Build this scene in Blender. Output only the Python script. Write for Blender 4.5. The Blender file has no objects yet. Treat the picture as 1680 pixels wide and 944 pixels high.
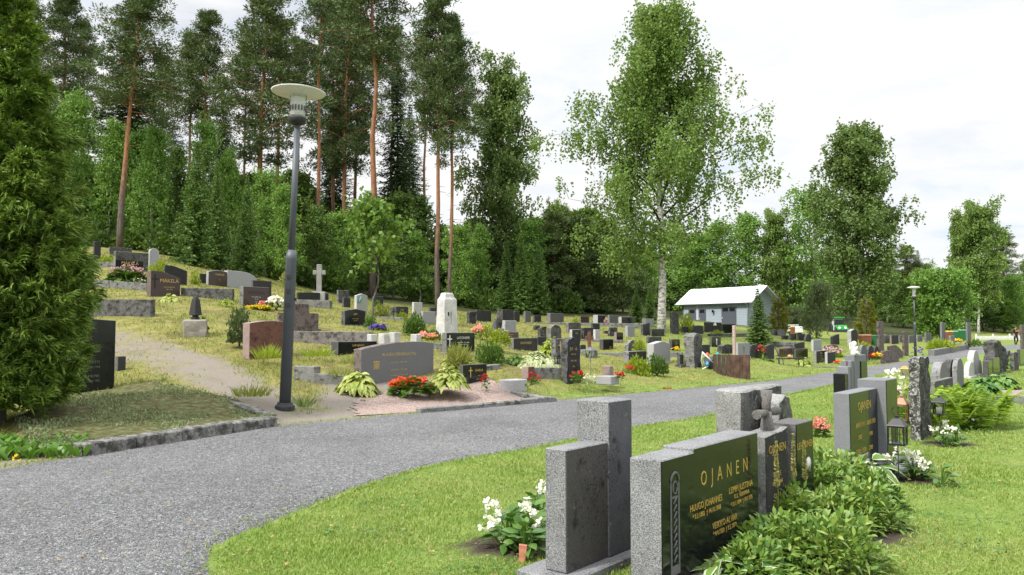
import bpy, bmesh, math, random
import numpy as np
from mathutils import Vector, Matrix

SC = bpy.context.scene
COL = SC.collection
R = math.radians
F, HC, HOR = 1290.0, 1.45, 540.0          # focal length in photo pixels, eye height, horizon row
PIT = math.atan((HOR - 472.0) / F)
rng = np.random.default_rng(7)
random.seed(7)

# ------------------------------------------------------------------ camera
cam_d = bpy.data.cameras.new('camera')
cam_d.sensor_width = 36.0
cam_d.lens = F / 1680.0 * 36.0
cam_d.clip_start = 0.1
cam_d.clip_end = 3000.0
cam = bpy.data.objects.new('camera', cam_d)
cam.location = (0, 0, HC)
cam.rotation_euler = (R(90) + PIT, 0, 0)
COL.objects.link(cam)
SC.camera = cam

def ray(px, py):
    u, v = (px - 840.0) / F, -(py - 472.0) / F
    return np.array([u, math.cos(PIT) - v * math.sin(PIT), math.sin(PIT) + v * math.cos(PIT)])
def at(px, py, d):
    """point seen at photo pixel px,py at distance d along +Y"""
    r = ray(px, py); r = r * (d / r[1])
    return np.array([r[0], d, HC + r[2]])
def on0(px, py, z=0.0):
    r = ray(px, py); t = (z - HC) / r[2]
    return np.array([r[0] * t, r[1] * t, z])

# ------------------------------------------------------------------ object helpers
def tag(o, label=None, cat=None, group=None, kind=None):
    if label: o['label'] = label
    if cat: o['category'] = cat
    if group: o['group'] = group
    if kind: o['kind'] = kind
    return o
def link(name, me, parent=None, loc=None, rotz=None):
    o = bpy.data.objects.new(name, me)
    COL.objects.link(o)
    if parent is not None: o.parent = parent
    if loc is not None: o.location = [float(c) for c in loc]
    if rotz is not None: o.rotation_euler = (0, 0, rotz)
    return o
def empty(name, loc, rotz=0.0):
    o = link(name, None, None, loc, rotz)
    o.empty_display_size = 0.2
    return o
def copy_tree(o, parent=None):
    c = o.copy(); COL.objects.link(c)
    if parent is not None: c.parent = parent
    for ch in list(o.children): copy_tree(ch, c)
    return c

def np_mesh(name, V, Fa, mats, mi=None, smooth=False):
    V = np.asarray(V, dtype=np.float32).reshape(-1, 3)
    Fa = np.asarray(Fa, dtype=np.int32)
    m, k = Fa.shape
    me = bpy.data.meshes.new(name)
    me.vertices.add(len(V)); me.vertices.foreach_set('co', V.ravel())
    me.loops.add(m * k); me.loops.foreach_set('vertex_index', Fa.ravel())
    me.polygons.add(m); me.polygons.foreach_set('loop_start', np.arange(0, m * k, k, dtype=np.int32))
    try: me.polygons.foreach_set('loop_total', np.full(m, k, dtype=np.int32))
    except Exception: pass
    for x in (mats if isinstance(mats, (list, tuple)) else [mats]): me.materials.append(x)
    if mi is not None: me.polygons.foreach_set('material_index', np.asarray(mi, dtype=np.int32))
    if smooth: me.polygons.foreach_set('use_smooth', np.ones(m, dtype=bool))
    me.update(calc_edges=True); me.validate()
    return me

class MB:
    """collects shapes and links them as ONE mesh"""
    def __init__(s): s.v = []; s.f = []; s.m = []; s.sm = []
    def add(s, vs, fs, mi=0, smooth=False):
        b = len(s.v); s.v += [tuple(float(c) for c in p) for p in vs]
        for f in fs: s.f.append(tuple(b + i for i in f)); s.m.append(mi); s.sm.append(smooth)
    def box(s, x0, x1, y0, y1, z0, z1, mi=0, taper=0.0):
        t = taper
        vs = [(x0, y0, z0), (x1, y0, z0), (x1, y1, z0), (x0, y1, z0),
              (x0 + t, y0 + t, z1), (x1 - t, y0 + t, z1), (x1 - t, y1 - t, z1), (x0 + t, y1 - t, z1)]
        s.add(vs, [(0, 3, 2, 1), (4, 5, 6, 7), (0, 1, 5, 4), (1, 2, 6, 5), (2, 3, 7, 6), (3, 0, 4, 7)], mi)
    def tube(s, pts, rad, n=8, mi=0, cap=True, smooth=True):
        pts = [Vector(p) for p in pts]
        if not hasattr(rad, '__len__'): rad = [rad] * len(pts)
        vs = []; fs = []
        for i, p in enumerate(pts):
            t = (pts[min(i + 1, len(pts) - 1)] - pts[max(i - 1, 0)])
            if t.length < 1e-9: t = Vector((0, 0, 1))
            t.normalize()
            a = Vector((1, 0, 0)) if abs(t.x) < 0.8 else Vector((0, 1, 0))
            u = t.cross(a).normalized(); w = t.cross(u)
            for k in range(n):
                an = 2 * math.pi * k / n
                vs.append(p + (u * math.cos(an) + w * math.sin(an)) * rad[i])
        for i in range(len(pts) - 1):
            for k in range(n):
                k2 = (k + 1) % n
                fs.append((i * n + k, i * n + k2, (i + 1) * n + k2, (i + 1) * n + k))
        s.add(vs, fs, mi, smooth)
        if cap:
            b = len(s.v) - len(vs)
            s.f.append(tuple(b + k for k in range(n))[::-1]); s.m.append(mi); s.sm.append(False)
            s.f.append(tuple(b + (len(pts) - 1) * n + k for k in range(n))); s.m.append(mi); s.sm.append(False)
    def lathe(s, prof, n=16, c=(0, 0, 0), mi=0, smooth=True, sq=None):
        """prof: (radius, z) from bottom to top, about the z axis"""
        vs = []; fs = []
        for r_, z in prof:
            for k in range(n):
                an = 2 * math.pi * (k + (0.5 if sq else 0)) / n
                vs.append((c[0] + r_ * math.cos(an), c[1] + r_ * math.sin(an), c[2] + z))
        for i in range(len(prof) - 1):
            for k in range(n):
                k2 = (k + 1) % n
                fs.append((i * n + k, i * n + k2, (i + 1) * n + k2, (i + 1) * n + k))
        fs.append(tuple(range(n))[::-1]); fs.append(tuple((len(prof) - 1) * n + k for k in range(n)))
        s.add(vs, fs, mi, smooth)
    def prism(s, outline, y0, y1, mi_front=0, mi_side=0):
        """outline in x-z, counter-clockwise seen from -y (front)"""
        n = len(outline)
        vs = [(x, y0, z) for x, z in outline] + [(x, y1, z) for x, z in outline]
        s.add(vs, [tuple(range(n))], mi_front)
        b = len(s.v) - 2 * n
        s.f.append(tuple(b + n + i for i in range(n))[::-1]); s.m.append(mi_side); s.sm.append(False)
        for i in range(n):
            j = (i + 1) % n
            s.f.append((b + i, b + n + i, b + n + j, b + j)); s.m.append(mi_side); s.sm.append(False)
    def build(s, name, mats, parent=None, loc=None, rotz=None, bevel=0.0):
        me = bpy.data.meshes.new(name)
        me.from_pydata(s.v, [], s.f)
        for x in (mats if isinstance(mats, (list, tuple)) else [mats]): me.materials.append(x)
        me.polygons.foreach_set('material_index', s.m)
        me.polygons.foreach_set('use_smooth', s.sm)
        if bevel > 0:
            bm = bmesh.new(); bm.from_mesh(me)
            es = [e for e in bm.edges if len(e.link_faces) == 2 and e.calc_face_angle(0) > R(25)]
            bmesh.ops.bevel(bm, geom=es, offset=bevel, segments=1, affect='EDGES', clamp_overlap=True, material=-1)
            bm.to_mesh(me); bm.free()
        me.update()
        return link(name, me, parent, loc, rotz)

# ------------------------------------------------------------------ materials
MATS = {}
def mat(name):
    m = bpy.data.materials.new(name); m.use_nodes = True
    nt = m.node_tree; nt.nodes.clear()
    out = nt.nodes.new('ShaderNodeOutputMaterial')
    MATS[name] = m
    return m, nt, out
def N(nt, typ, **kw):
    n = nt.nodes.new(typ)
    for k, v in kw.items():
        if k.startswith('i_'):
            key = k[2:].replace('_', ' ')
            n.inputs[key].default_value = v
        else: setattr(n, k, v)
    return n
def ramp(nt, fac, stops, interp='LINEAR'):
    n = nt.nodes.new('ShaderNodeValToRGB'); cr = n.color_ramp; cr.interpolation = interp
    while len(cr.elements) > 1: cr.elements.remove(cr.elements[-1])
    cr.elements[0].position = stops[0][0]; cr.elements[0].color = c4(stops[0][1])
    for p, c in stops[1:]:
        e = cr.elements.new(p); e.color = c4(c)
    nt.links.new(fac, n.inputs['Fac'])
    return n.outputs['Color']
def c4(c):
    if not hasattr(c, '__len__'): c = (c, c, c)
    return (c[0], c[1], c[2], 1.0)
def mix(nt, fac, a, b, typ='MIX'):
    n = nt.nodes.new('ShaderNodeMix'); n.data_type = 'RGBA'; n.blend_type = typ
    for sock, val in ((n.inputs[0], fac), (n.inputs[6], a), (n.inputs[7], b)):
        if hasattr(val, 'links'): nt.links.new(val, sock)
        elif sock == n.inputs[0]: sock.default_value = val
        else: sock.default_value = c4(val)
    return n.outputs[2]
def noise(nt, scale, detail=4.0, rough=0.55, vec=None, dist=0.0):
    n = N(nt, 'ShaderNodeTexNoise', i_Scale=scale, i_Detail=detail, i_Roughness=rough, i_Distortion=dist)
    if vec is None: vec = nt.nodes.new('ShaderNodeNewGeometry').outputs['Position']
    nt.links.new(vec, n.inputs['Vector'])
    return n.outputs['Fac']
def bump(nt, h, strength=0.3, dist=0.01):
    b = N(nt, 'ShaderNodeBump', i_Strength=strength, i_Distance=dist)
    nt.links.new(h, b.inputs['Height'])
    return b.outputs['Normal']
def principled(nt, out, col, rough=0.6, spec=0.4, metal=0.0, normal=None):
    p = N(nt, 'ShaderNodeBsdfPrincipled', i_Roughness=rough, i_Metallic=metal)
    p.inputs['Specular IOR Level'].default_value = spec
    if hasattr(col, 'links'): nt.links.new(col, p.inputs['Base Color'])
    else: p.inputs['Base Color'].default_value = c4(col)
    if hasattr(rough, 'links'): nt.links.new(rough, p.inputs['Roughness'])
    if normal is not None: nt.links.new(normal, p.inputs['Normal'])
    nt.links.new(p.outputs[0], out.inputs['Surface'])
    return p

def plain(name, col, rough=0.55, spec=0.4, metal=0.0, var=0.25, scale=18.0, bmp=0.0):
    if name in MATS: return MATS[name]
    m, nt, out = mat(name)
    n = noise(nt, scale, 5)
    c = np.array(col)
    cc = ramp(nt, n, [(0.3, tuple(c * (1 - var))), (0.7, tuple(np.minimum(c * (1 + var), 0.95)))])
    principled(nt, out, cc, rough, spec, metal, bump(nt, n, bmp, 0.01) if bmp else None)
    return m

def leafmat(name, cols, trans=0.35, rough=0.5, patch=0.35, island=0.5, spec=0.3):
    """leaf: per-leaf colour picked between cols, slow patches, some light through the blade"""
    if name in MATS: return MATS[name]
    m, nt, out = mat(name)
    g = nt.nodes.new('ShaderNodeNewGeometry')
    oi = nt.nodes.new('ShaderNodeObjectInfo')
    st = [(i / (len(cols) - 1), c) for i, c in enumerate(cols)]
    n = noise(nt, 0.9, 3)
    a = N(nt, 'ShaderNodeMath', operation='MULTIPLY'); nt.links.new(g.outputs['Random Per Island'], a.inputs[0]); a.inputs[1].default_value = island
    b = N(nt, 'ShaderNodeMath', operation='MULTIPLY_ADD'); nt.links.new(n, b.inputs[0]); b.inputs[1].default_value = patch; nt.links.new(a.outputs[0], b.inputs[2])
    b2 = N(nt, 'ShaderNodeMath', operation='MULTIPLY_ADD'); nt.links.new(oi.outputs['Random'], b2.inputs[0]); b2.inputs[1].default_value = 0.22; nt.links.new(b.outputs[0], b2.inputs[2])
    col = ramp(nt, b2.outputs[0], st)
    p = N(nt, 'ShaderNodeBsdfPrincipled', i_Roughness=rough)
    p.inputs['Specular IOR Level'].default_value = spec
    nt.links.new(col, p.inputs['Base Color'])
    t = nt.nodes.new('ShaderNodeBsdfTranslucent')
    tc = mix(nt, 1.0, col, (1.0, 1.0, 0.55), 'MULTIPLY'); nt.links.new(tc, t.inputs['Color'])
    ms = nt.nodes.new('ShaderNodeMixShader'); ms.inputs[0].default_value = trans
    nt.links.new(p.outputs[0], ms.inputs[1]); nt.links.new(t.outputs[0], ms.inputs[2])
    nt.links.new(ms.outputs[0], out.inputs['Surface'])
    return m

def granite(name, col, polished=False, speck=0.35, lichen=0.0, lichcol=(0.30, 0.30, 0.27), rough=None, dark=0.0, scale=160.0):
    if name in MATS: return MATS[name]
    m, nt, out = mat(name)
    oi = nt.nodes.new('ShaderNodeObjectInfo')
    c = np.array(col)
    n1 = noise(nt, scale, 2, 0.6)
    cc = ramp(nt, n1, [(0.36, tuple(c * (1 - speck))), (0.5, tuple(c)), (0.64, tuple(np.minimum(c * (1 + speck), 0.9)))])
    # a little tone of its own for every stone
    hs = N(nt, 'ShaderNodeMapRange'); nt.links.new(oi.outputs['Random'], hs.inputs[0]); hs.inputs[3].default_value = 0.82; hs.inputs[4].default_value = 1.18
    hv = nt.nodes.new('ShaderNodeHueSaturation'); nt.links.new(cc, hv.inputs['Color']); nt.links.new(hs.outputs[0], hv.inputs['Value'])
    cc = hv.outputs['Color']
    n2 = noise(nt, 7.0, 5, 0.65)
    if polished:
        nr = ramp(nt, noise(nt, 11.0, 4), [(0.35, 0.06), (0.75, 0.22)])
        p = principled(nt, out, cc, 0.1, 0.36)
        nt.links.new(nr, p.inputs['Roughness'])
        return m
    if dark > 0:        # dark weather crust in patches
        f = ramp(nt, n2, [(0.62 - dark * 0.35, 0.0), (0.72 - dark * 0.25, 1.0)])
        cc = mix(nt, f, cc, tuple(c * 0.28))
    if lichen > 0:      # pale lichen rosettes
        n3 = noise(nt, 26.0, 4, 0.7, dist=0.8)
        f = ramp(nt, n3, [(0.66 - lichen * 0.2, 0.0), (0.70 - lichen * 0.2, 1.0)])
        cc = mix(nt, f, cc, lichcol)
        n4 = noise(nt, 60.0, 3, 0.6, dist=0.5); n5 = noise(nt, 3.1, 3, 0.6)
        q4 = N(nt, 'ShaderNodeMath', operation='MULTIPLY_ADD'); nt.links.new(n5, q4.inputs[0]); q4.inputs[1].default_value = 0.55; nt.links.new(n4, q4.inputs[2])
        f2 = ramp(nt, q4.outputs[0], [(0.90, 0.0), (0.95, 0.85)])
        cc = mix(nt, f2, cc, tuple(c * 0.30))
        wash = ramp(nt, noise(nt, 4.5, 5, 0.65), [(0.3, 0.78), (0.7, 1.12)])
        cc = mix(nt, 1.0, cc, wash, 'MULTIPLY')
    nb = N(nt, 'ShaderNodeMath', operation='MULTIPLY_ADD'); nt.links.new(n2, nb.inputs[0]); nb.inputs[1].default_value = 2.0; nt.links.new(n1, nb.inputs[2])
    principled(nt, out, cc, rough or 0.8, 0.3, 0.0, bump(nt, nb.outputs[0], 0.5, 0.012))
    return m

# stone sorts: (front face, other faces)
def stone_sorts():
    S = {}
    g = granite
    S['grey']   = (g('grey granite', (0.135, 0.135, 0.14)), g('grey granite rough', (0.20, 0.20, 0.203), lichen=0.25, dark=0.15))
    S['lgrey']  = (g('pale grey granite', (0.26, 0.265, 0.28)), g('pale grey granite rough', (0.36, 0.36, 0.37)))
    S['white']  = (g('white granite', (0.36, 0.36, 0.35), speck=0.25), g('white granite rough', (0.47, 0.47, 0.455), speck=0.2, lichen=0.1, lichcol=(0.3, 0.3, 0.27)))
    S['dgrey']  = (g('dark grey granite', (0.034, 0.034, 0.035), lichen=0.16, lichcol=(0.11, 0.11, 0.10)), g('dark grey granite rough', (0.10, 0.10, 0.10), lichen=0.35, lichcol=(0.22, 0.22, 0.20), dark=0.5))
    S['black']  = (g('polished black granite', (0.011, 0.012, 0.012), True), g('black granite rough', (0.085, 0.085, 0.085), lichen=0.2, lichcol=(0.2, 0.2, 0.19)))
    S['blackg'] = (g('polished black granite', (0.011, 0.012, 0.012), True), g('bright sawn granite', (0.30, 0.30, 0.31), speck=0.3))
    S['brown']  = (g('polished brown granite', (0.062, 0.042, 0.036), True, speck=0.4), g('brown granite rough', (0.19, 0.14, 0.125), lichen=0.2))
    S['red']    = (g('weathered red granite', (0.135, 0.062, 0.046), lichen=0.02, dark=0.25, scale=90), g('red granite rough', (0.27, 0.20, 0.185), lichen=0.15))
    S['pink']   = (g('pinkish weathered granite', (0.17, 0.135, 0.125), lichen=0.2, dark=0.4), g('pinkish weathered granite', (0.17, 0.135, 0.125)))
    S['lichen'] = (g('lichened granite dark', (0.09, 0.09, 0.085), lichen=0.35, lichcol=(0.24, 0.24, 0.22), dark=0.35), g('lichened granite', (0.19, 0.19, 0.18), lichen=0.4, lichcol=(0.32, 0.32, 0.295), dark=0.35))
    S['rock']   = (g('rough dark rock', (0.055, 0.054, 0.052), lichen=0.45, lichcol=(0.24, 0.24, 0.22), dark=0.45), g('rough dark rock side', (0.11, 0.108, 0.103), lichen=0.3, lichcol=(0.23, 0.23, 0.215), dark=0.45))
    S['lichrock'] = (S['rock'][0], g('lichened rock side', (0.095, 0.093, 0.088), lichen=0.7, lichcol=(0.38, 0.38, 0.355), dark=0.45))
    return S
# ------------------------------------------------------------------ headstone table (photo pixels, distance in metres)
# left edge, near corner, right edge, top, base, distance, outline, sort, label, options
STONES = [
 # ---- slope on the left
 (110,117,191,521,657,13.5,'skew','black','tall black headstone half hidden by the big thuja',dict(txt=[('SALO',.6,.055),('MATTI',.45,.04),('1881 1949',.39,.03),('HILMA',.28,.04),('1886 1962',.22,.03)],tc='grey')),
 (191,193,209,585,613,15.5,'flat','dgrey','low grey stone post just right of the tall black headstone by the thuja',{}),
 (152,154,163,396,430,32,'flat','dgrey','narrow dark headstone at the tip of the thuja branches, high on the slope',{}),
 (131,133,146,454,484,24,'flat','dgrey','dark stone peeping out of the thuja edge above the long grey kerb',{}),
 (176,180,214,405,421,35,'flat','lichen','weathered dark slab standing at the foot of the tall red pine',{}),
 (184,189,242,412,446,30,'flat','lichen','grey headstone with black plate reading MÄKELÄ behind pink flowers',dict(plate=(0.0,0.82,0.0,0.58),txt=[('MÄKELÄ',.44,.17)],tc='gold')),
 (242,245,259,408,434,32,'round','lgrey','pale round-topped headstone between the spruce and the MÄKELÄ plate stone',{}),
 (240,247,295,444,491,25,'slope','brown','brown headstone with sloping right top reading MÄKELÄ in gold',dict(txt=[('MÄKELÄ',.66,.16),('ELSA JOHANNA',.44,.05),('1897 1971',.36,.05)],tc='gold',tx=.62,cross=(.13,.5,'dark'))),
 (268,270,306,435,468,29,'slope','dgrey','dark grey headstone behind the brown MÄKELÄ stone',{}),
 (326,328,338,449,465,31,'flat','dgrey','little dark stone left of the TAIPALE headstone',{}),
 (337,342,374,444,468,31,'arch','brown','dark brown headstone lettered TAIPALE in gold with a pale end',dict(txt=[('TAIPALE',.72,.15),('EINO',.42,.05),('AILI',.3,.05)],tc='gold',tx=.55,side='lgrey')),
 (366,373,421,444,474,31.6,'fall','lgrey','long grey headstone with a curved top falling to the right of TAIPALE',{}),
 (413,415,445,460,482,29,'flat','dgrey','dark headstone seen above the red-brown stone with yellow flowers',{}),
 (392,399,441,470,504,25,'flat','brown','red-brown headstone with yellow flowers at its foot, name worn dark',dict(txt=[('KOIVULA',.72,.17)],tc='dark',txt2=[('ANNA MARIA KOIVULA',.5,.05),('1890 1968',.4,.05),('EERO',.27,.05)],side='lichen')),
 (399,409,480,526,586,17,'lowarch','red','wide rusty red headstone standing just behind the lamp post',{}),
 (455,458,523,498,542,20.5,'shoulder','pink','stepped pinkish headstone on the mossy terrace behind the lamp post',{}),
 (486,489,539,479,493,31,'lowarch','dgrey','low dark slab with an arched top below the stone cross',{}),
 (552,555,573,476,497,33,'flat','lichen','grey square headstone right of the stone cross',{}),
 (562,564,575,489,503,30,'flat','dgrey','small dark stone between the grey square stone and the white gabled one',{}),
 (581,585,603,482,510,28,'gable','white','white gabled headstone with a green bird figure on its face',dict(bird=1)),
 (560,566,600,507,535,23,'gable','black','black gabled headstone lettered in gold beside blue pansies',dict(txt=[('APP',.68,.14),('KALLE HILJA',.42,.07),('1889 1893',.3,.06)],tc='gold',side='dgrey')),
 (611,613,629,486,503,34,'flat','dgrey','dark square headstone behind the young maple trunk',{}),
 (645,649,670,503,521,29,'flat','black','black headstone lettered UUSI with a grey crossed block on its left',dict(txt=[('UUSI',.7,.15),('VÄINÖ LYYLI',.42,.06),('1901 1905',.28,.06)],tc='gold',block=1)),
 (676,679,693,496,517,30,'flat','white','pale grey upright headstone rising behind the round shrub',{}),
 (692,694,715,511,532,27,'flat','lgrey','plain blue-grey headstone right behind the round shrub',{}),
 (703,706,719,505,518,32,'flat','dgrey','dark stone mostly hidden behind the white obelisk',{}),
 (725,733,779,546,581,19,'flat','black','black headstone reading LATONIEMI in white with a thin white cross',dict(txt=[('LATONIEMI',.74,.15),('JUHO LATONIEMI   AINO LATONIEMI',.52,.045),('1882 1950   1887 1968',.43,.045)],tc='white',tx=.58,cross=(.1,.55,'white'),side='grey')),
 (544,555,619,561,589,18.3,'flat','black','long black headstone reading SARVIJÄRVI in gold',dict(txt=[('SARVIJÄRVI',.76,.14),('HEIKKI SARVIJÄRVI',.5,.07),('1880 1946',.32,.07)],tc='gold')),
 (581,592,712,561,642,15.7,'whale','grey','wide grey family headstone with gold lettering behind orange begonias',dict(txt=[('ALASEN PERHEHAUTA',.73,.085)],txt2=[('Eino Ilmari  1901 1964',.56,.05),('Helmi Maria  1905 1982',.40,.05),('Toivo Alanen  1930 1999',.28,.05)],tc='dullgold',emblem=1,side='pink')),
 (757,760,799,599,636,16.5,'flat','black','small dark headstone reading SAVELA with a gold cross',dict(txt=[('SAVELA',.72,.14),('1902',.48,.07),('ANNA 1980',.32,.06)],tc='gold',tx=.66,cross=(.3,.45,'gold'))),
 (856,867,877,602,620,17.5,'flat','red','little reddish block on the kerb left of the tall grey stone',{}),
 (920,931,951,554,621,18,'rough','dgrey','tall rough grey headstone with a dark lettered panel, on the lawn edge',dict(txt=[('JUNEL',.72,.1),('1877 1941',.58,.05),('IDA 1880',.42,.05),('1963',.28,.05)],tc='dullgold')),
 (904,912,924,556,592,20,'flat','lichen','weathered headstone with a gold cross behind the tall rough grey one',dict(cross=(.6,.55,'gold'))),
 (834,843,882,555,580,22,'flat','dgrey','dark headstone with gold KAVONEN above the white-edged hostas',dict(txt=[('KAVONEN',.66,.2)],tc='gold',side='lichen')),
 (820,822,851,545,564,24,'flat','brown','brown headstone with four gold lines in front of a blue-grey one',dict(txt=[('ERKKI KALLIO',.75,.1),('1890 1950',.57,.1),('HANNA KALLIO',.38,.1),('1893 1970',.2,.1)],tc='gold')),
 (824,829,847,526,547,28,'flat','lgrey','plain blue-grey headstone behind the brown four-lined stone',{}),
 (810,814,823,521,545,29,'rough','rock','jagged black stone left of the plain blue-grey headstone',{}),
 (811,825,843,508,529,34,'flat','dgrey','tall dark double block rising behind the jagged black stone',{}),
 (842,844,853,511,523,36,'flat','dgrey','dark slab end right of the tall dark double block',{}),
 (766,770,781,511,533,31,'rough','dgrey','black rough-edged headstone right of the white obelisk',{}),
 (778,782,806,509,530,33.5,'flat','dgrey','long blackened headstone before the dark thicket',{}),
 (860,862,871,511,528,38,'flat','grey','narrow grey headstone in front of the dark young spruces',{}),
 (875,877,888,517,528,39,'flat','dgrey','small black stone right of the narrow grey one by the spruces',{}),
 (897,903,925,514,530,40,'flat','grey','wide grey headstone with a pale end by the dark thicket',{}),
 (951,953,967,519,532,40,'flat','brown','brown square headstone above the long back kerb',{}),
 (973,981,993,517,532,40,'flat','dgrey','dark headstone with a tall pale left block above the back kerb',dict(side='lgrey')),
 (997,1000,1014,517,532,40,'flat','grey','grey square headstone with pink flowers on its left',{}),
 (1015,1020,1041,520,534,39,'flat','black','long dark polished headstone with a pale end above the back kerb',dict(side='lgrey')),
 (1053,1060,1073,523,533,43,'flat','lgrey','pale low headstone just left of the big birch trunk',{}),
 (1051,1055,1066,530,549,35,'slopeup','dgrey','dark leaning-topped headstone left of the birch trunk',{}),
 (1025,1030,1041,535,552,34,'flat','lgrey','light grey square headstone alone on the grass left of the birch',{}),
 (998,1001,1013,537,554,34,'lowarch','rock','dark rounded headstone left of the light grey square one',{}),
 (992,993,1000,543,552,35,'flat','dgrey','tiny dark stone leaning against the dark rounded headstone',{}),
 (1007,1012,1022,545,561,31,'skew','black','black headstone with a reddish end and lantern on top',dict(side='red')),
 (983,990,1006,557,579,28,'flat','black','black headstone with gold lettering low on its right half',dict(txt=[('LEMPI',.42,.1),('HUGO',.28,.1)],tc='gold',tx=.7)),
 (1024,1031,1048,558,579,28,'round','lichen','dark headstone with a bowed top next to a leafy green bush',{}),
 (1022,1032,1060,577,604,25,'flat','dgrey','dark headstone with a broad grey end behind bright green bushes',dict(side='grey')),
 (1061,1073,1099,560,596,25,'gable','lgrey','clean pale grey headstone with a low gable on the lawn',{}),
 (975,977,984,541,560,31,'flat','white','narrow white stone beside the dark blue-grey headstone',{}),
 (953,958,976,538,558,31.5,'flat','dgrey','blue-grey lettered headstone left of the narrow white stone',dict(txt=[('NIEMI',.7,.16),('1890 1955',.45,.09)],tc='grey')),
 (934,939,953,541,556,31,'flat','dgrey','small dark headstone with bright end behind the tall rough grey one',dict(side='white',txt=[('AHO',.6,.16)],tc='dullgold')),
 (928,933,953,529,547,34,'lowarch','lichen','grey lichened headstone above the small bright-ended one',{}),
 (897,904,921,533,562,27,'round','lichen','pale lichened headstone with a rounded top and a pink bloom',{}),
 (882,887,897,536,554,29,'slopeup','rock','black jagged stone left of the pale round-topped headstone',{}),
 (876,878,886,534,543,33,'flat','rock','little dark stone at the end of the back kerb',{}),
 (881,883,897,553,569,25,'flat','dgrey','dark low headstone with a pale top edge left of the rounded one',{}),
 (951,953,961,566,576,26,'flat','dgrey','small dark block behind the lantern on a stick',{}),
 (971,973,984,531,542,36,'flat','dgrey','dark stone right below the back kerb near the brown square one',{}),
 # ---- middle, round the birch and the shed
 (1099,1103,1113,511,550,40,'rough','rock','tall dark standing stone with a rounded tip right of the birch',{}),
 (1137,1139,1154,534,549,42,'lowarch','dgrey','dark arched headstone in front of the shed doors',{}),
 (1155,1158,1183,529,546,44,'flat','dgrey','long dark headstone before the shed with a small white figure above',{}),
 (1183,1186,1206,532,548,44,'flat','black','black headstone below the shed garage door',{}),
 (1119,1121,1129,536,547,42,'flat','dgrey','small dark stone at the foot of the yellow shrub',{}),
 (1067,1070,1090,540,554,35,'flat','black','black low headstone directly at the foot of the birch trunk',{}),
 (1062,1064,1085,553,563,31,'flat','rock','rough low stone in front of the birch trunk',{}),
 (1097,1103,1115,557,577,29,'flat','black','black headstone with bronze lines and yellow pansies below',dict(txt=[('KORPI',.78,.11),('1899 1949',.6,.1),('SIIRI',.42,.1),('1903 1977',.25,.1)],tc='dullgold')),
 (1110,1116,1121,582,600,25,'flat','dgrey','small dark post left of the lichened pillar stone',{}),
 (1163,1168,1182,553,569,33,'flat','black','black square headstone with a white emblem',dict(badge='white')),
 (1149,1152,1164,566,581,29,'flat','dgrey','black stone right behind the lichened pillar stone',{}),
 (1176,1185,1206,566,585,30,'rough','rock','rough dark boulder headstone behind the plank screen',{}),
 (1208,1211,1229,563,584,29,'flat','lgrey','light grey headstone with a small emblem behind the plank screen',dict(badge='grey')),
 (1230,1232,1249,565,585,30,'rough','dgrey','rough grey headstone right of the emblem stone',{}),
 (1254,1257,1269,565,584,31,'slopeup','dgrey','grey upright stone left of the bench',{}),
 (1266,1268,1275,541,551,45,'flat','grey','left one of two grey stones under the golden thuja',{}),
 (1277,1279,1289,541,551,45,'flat','grey','right one of two grey stones under the golden thuja',{}),
 (1283,1285,1293,551,558,42,'flat','dgrey','low dark stone in front of the golden thuja',{}),
 (1297,1298,1306,548,559,42,'flat','dgrey','dark stone before the brown bin with yellow lid',{}),
 (1310,1311,1320,548,559,42.4,'flat','dgrey','dark stone in front of the white trailer',{}),
 (1321,1322,1331,548,560,42,'round','dgrey','dark rounded stone at the left foot of the willow bush',{}),
 (1302,1304,1319,562,575,36,'slopeup','dgrey','dark headstone peeking over the long brown one behind the bench',{}),
 (1276,1279,1304,572,590,33,'flat','brown','long brown headstone behind the bench',{}),
 (1304,1307,1324,573,591,32.6,'flat','black','dark blue-grey polished headstone right behind the bench',{}),
 (1331,1335,1347,558,578,36,'flat','lgrey','light grey block above the lettered stone right of the bench',{}),
 (1333,1340,1354,576,598,32,'flat','black','dark lettered headstone with a pale end right of the bench',dict(txt=[('HEINO',.8,.13),('1895 1960',.6,.09),('SELMA',.42,.09),('1900 1985',.28,.09)],tc='dullgold',side='grey')),
 (1354,1356,1374,567,585,35,'lowarch','dgrey','dark headstone left of the pink perennials',{}),
 (1353,1358,1369,578,596,32,'flat','dgrey','low dark stone with pale end next to the lettered stone by the bench',dict(side='lgrey')),
 (1363,1366,1376,549,568,42,'slopeup','dgrey','dark tapered stone below the green tractor',{}),
 (1389,1397,1406,540,567,42,'gable','dgrey','tall headstone with a bright left side under the golden-brown thuja',dict(side='white')),
 (1409,1413,1421,566,588,33,'round','grey','pale rounded stone right of the angel figure',{}),
 (1423,1425,1432,567,587,34,'round','dgrey','first of two dark round stones beside the green bin',{}),
 (1433,1435,1441,568,587,34.5,'round','dgrey','second of two dark round stones beside the green bin',{}),
 (1446,1449,1477,576,590,33,'swoop','pink','low greyish stone with a swooping edge next to red and yellow flowers',{}),
 (1456,1459,1491,567,582,37,'swoop','pink','second swooping low stone farther back near the far lamp',{}),
 (1448,1450,1459,550,563,48,'flat','grey','grey square stone right of the slim pinkish pillar',{}),
 (1459,1463,1473,550,562,48,'flat','dgrey','dark stone with an orange-brown end behind the swooping stones',dict(side='red')),
 (1474,1476,1482,551,562,50,'flat','grey','small grey stone left of the short pink pillar',{}),
 (1490,1492,1498,551,563,50,'flat','grey','grey stone just left of the far lamp post',{}),
 (1503,1505,1512,550,563,52,'flat','lgrey','pale narrow stone right of the far lamp post',{}),
 (1518,1520,1527,546,562,52,'flat','grey','grey stone before the maple-like round tree',{}),
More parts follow.
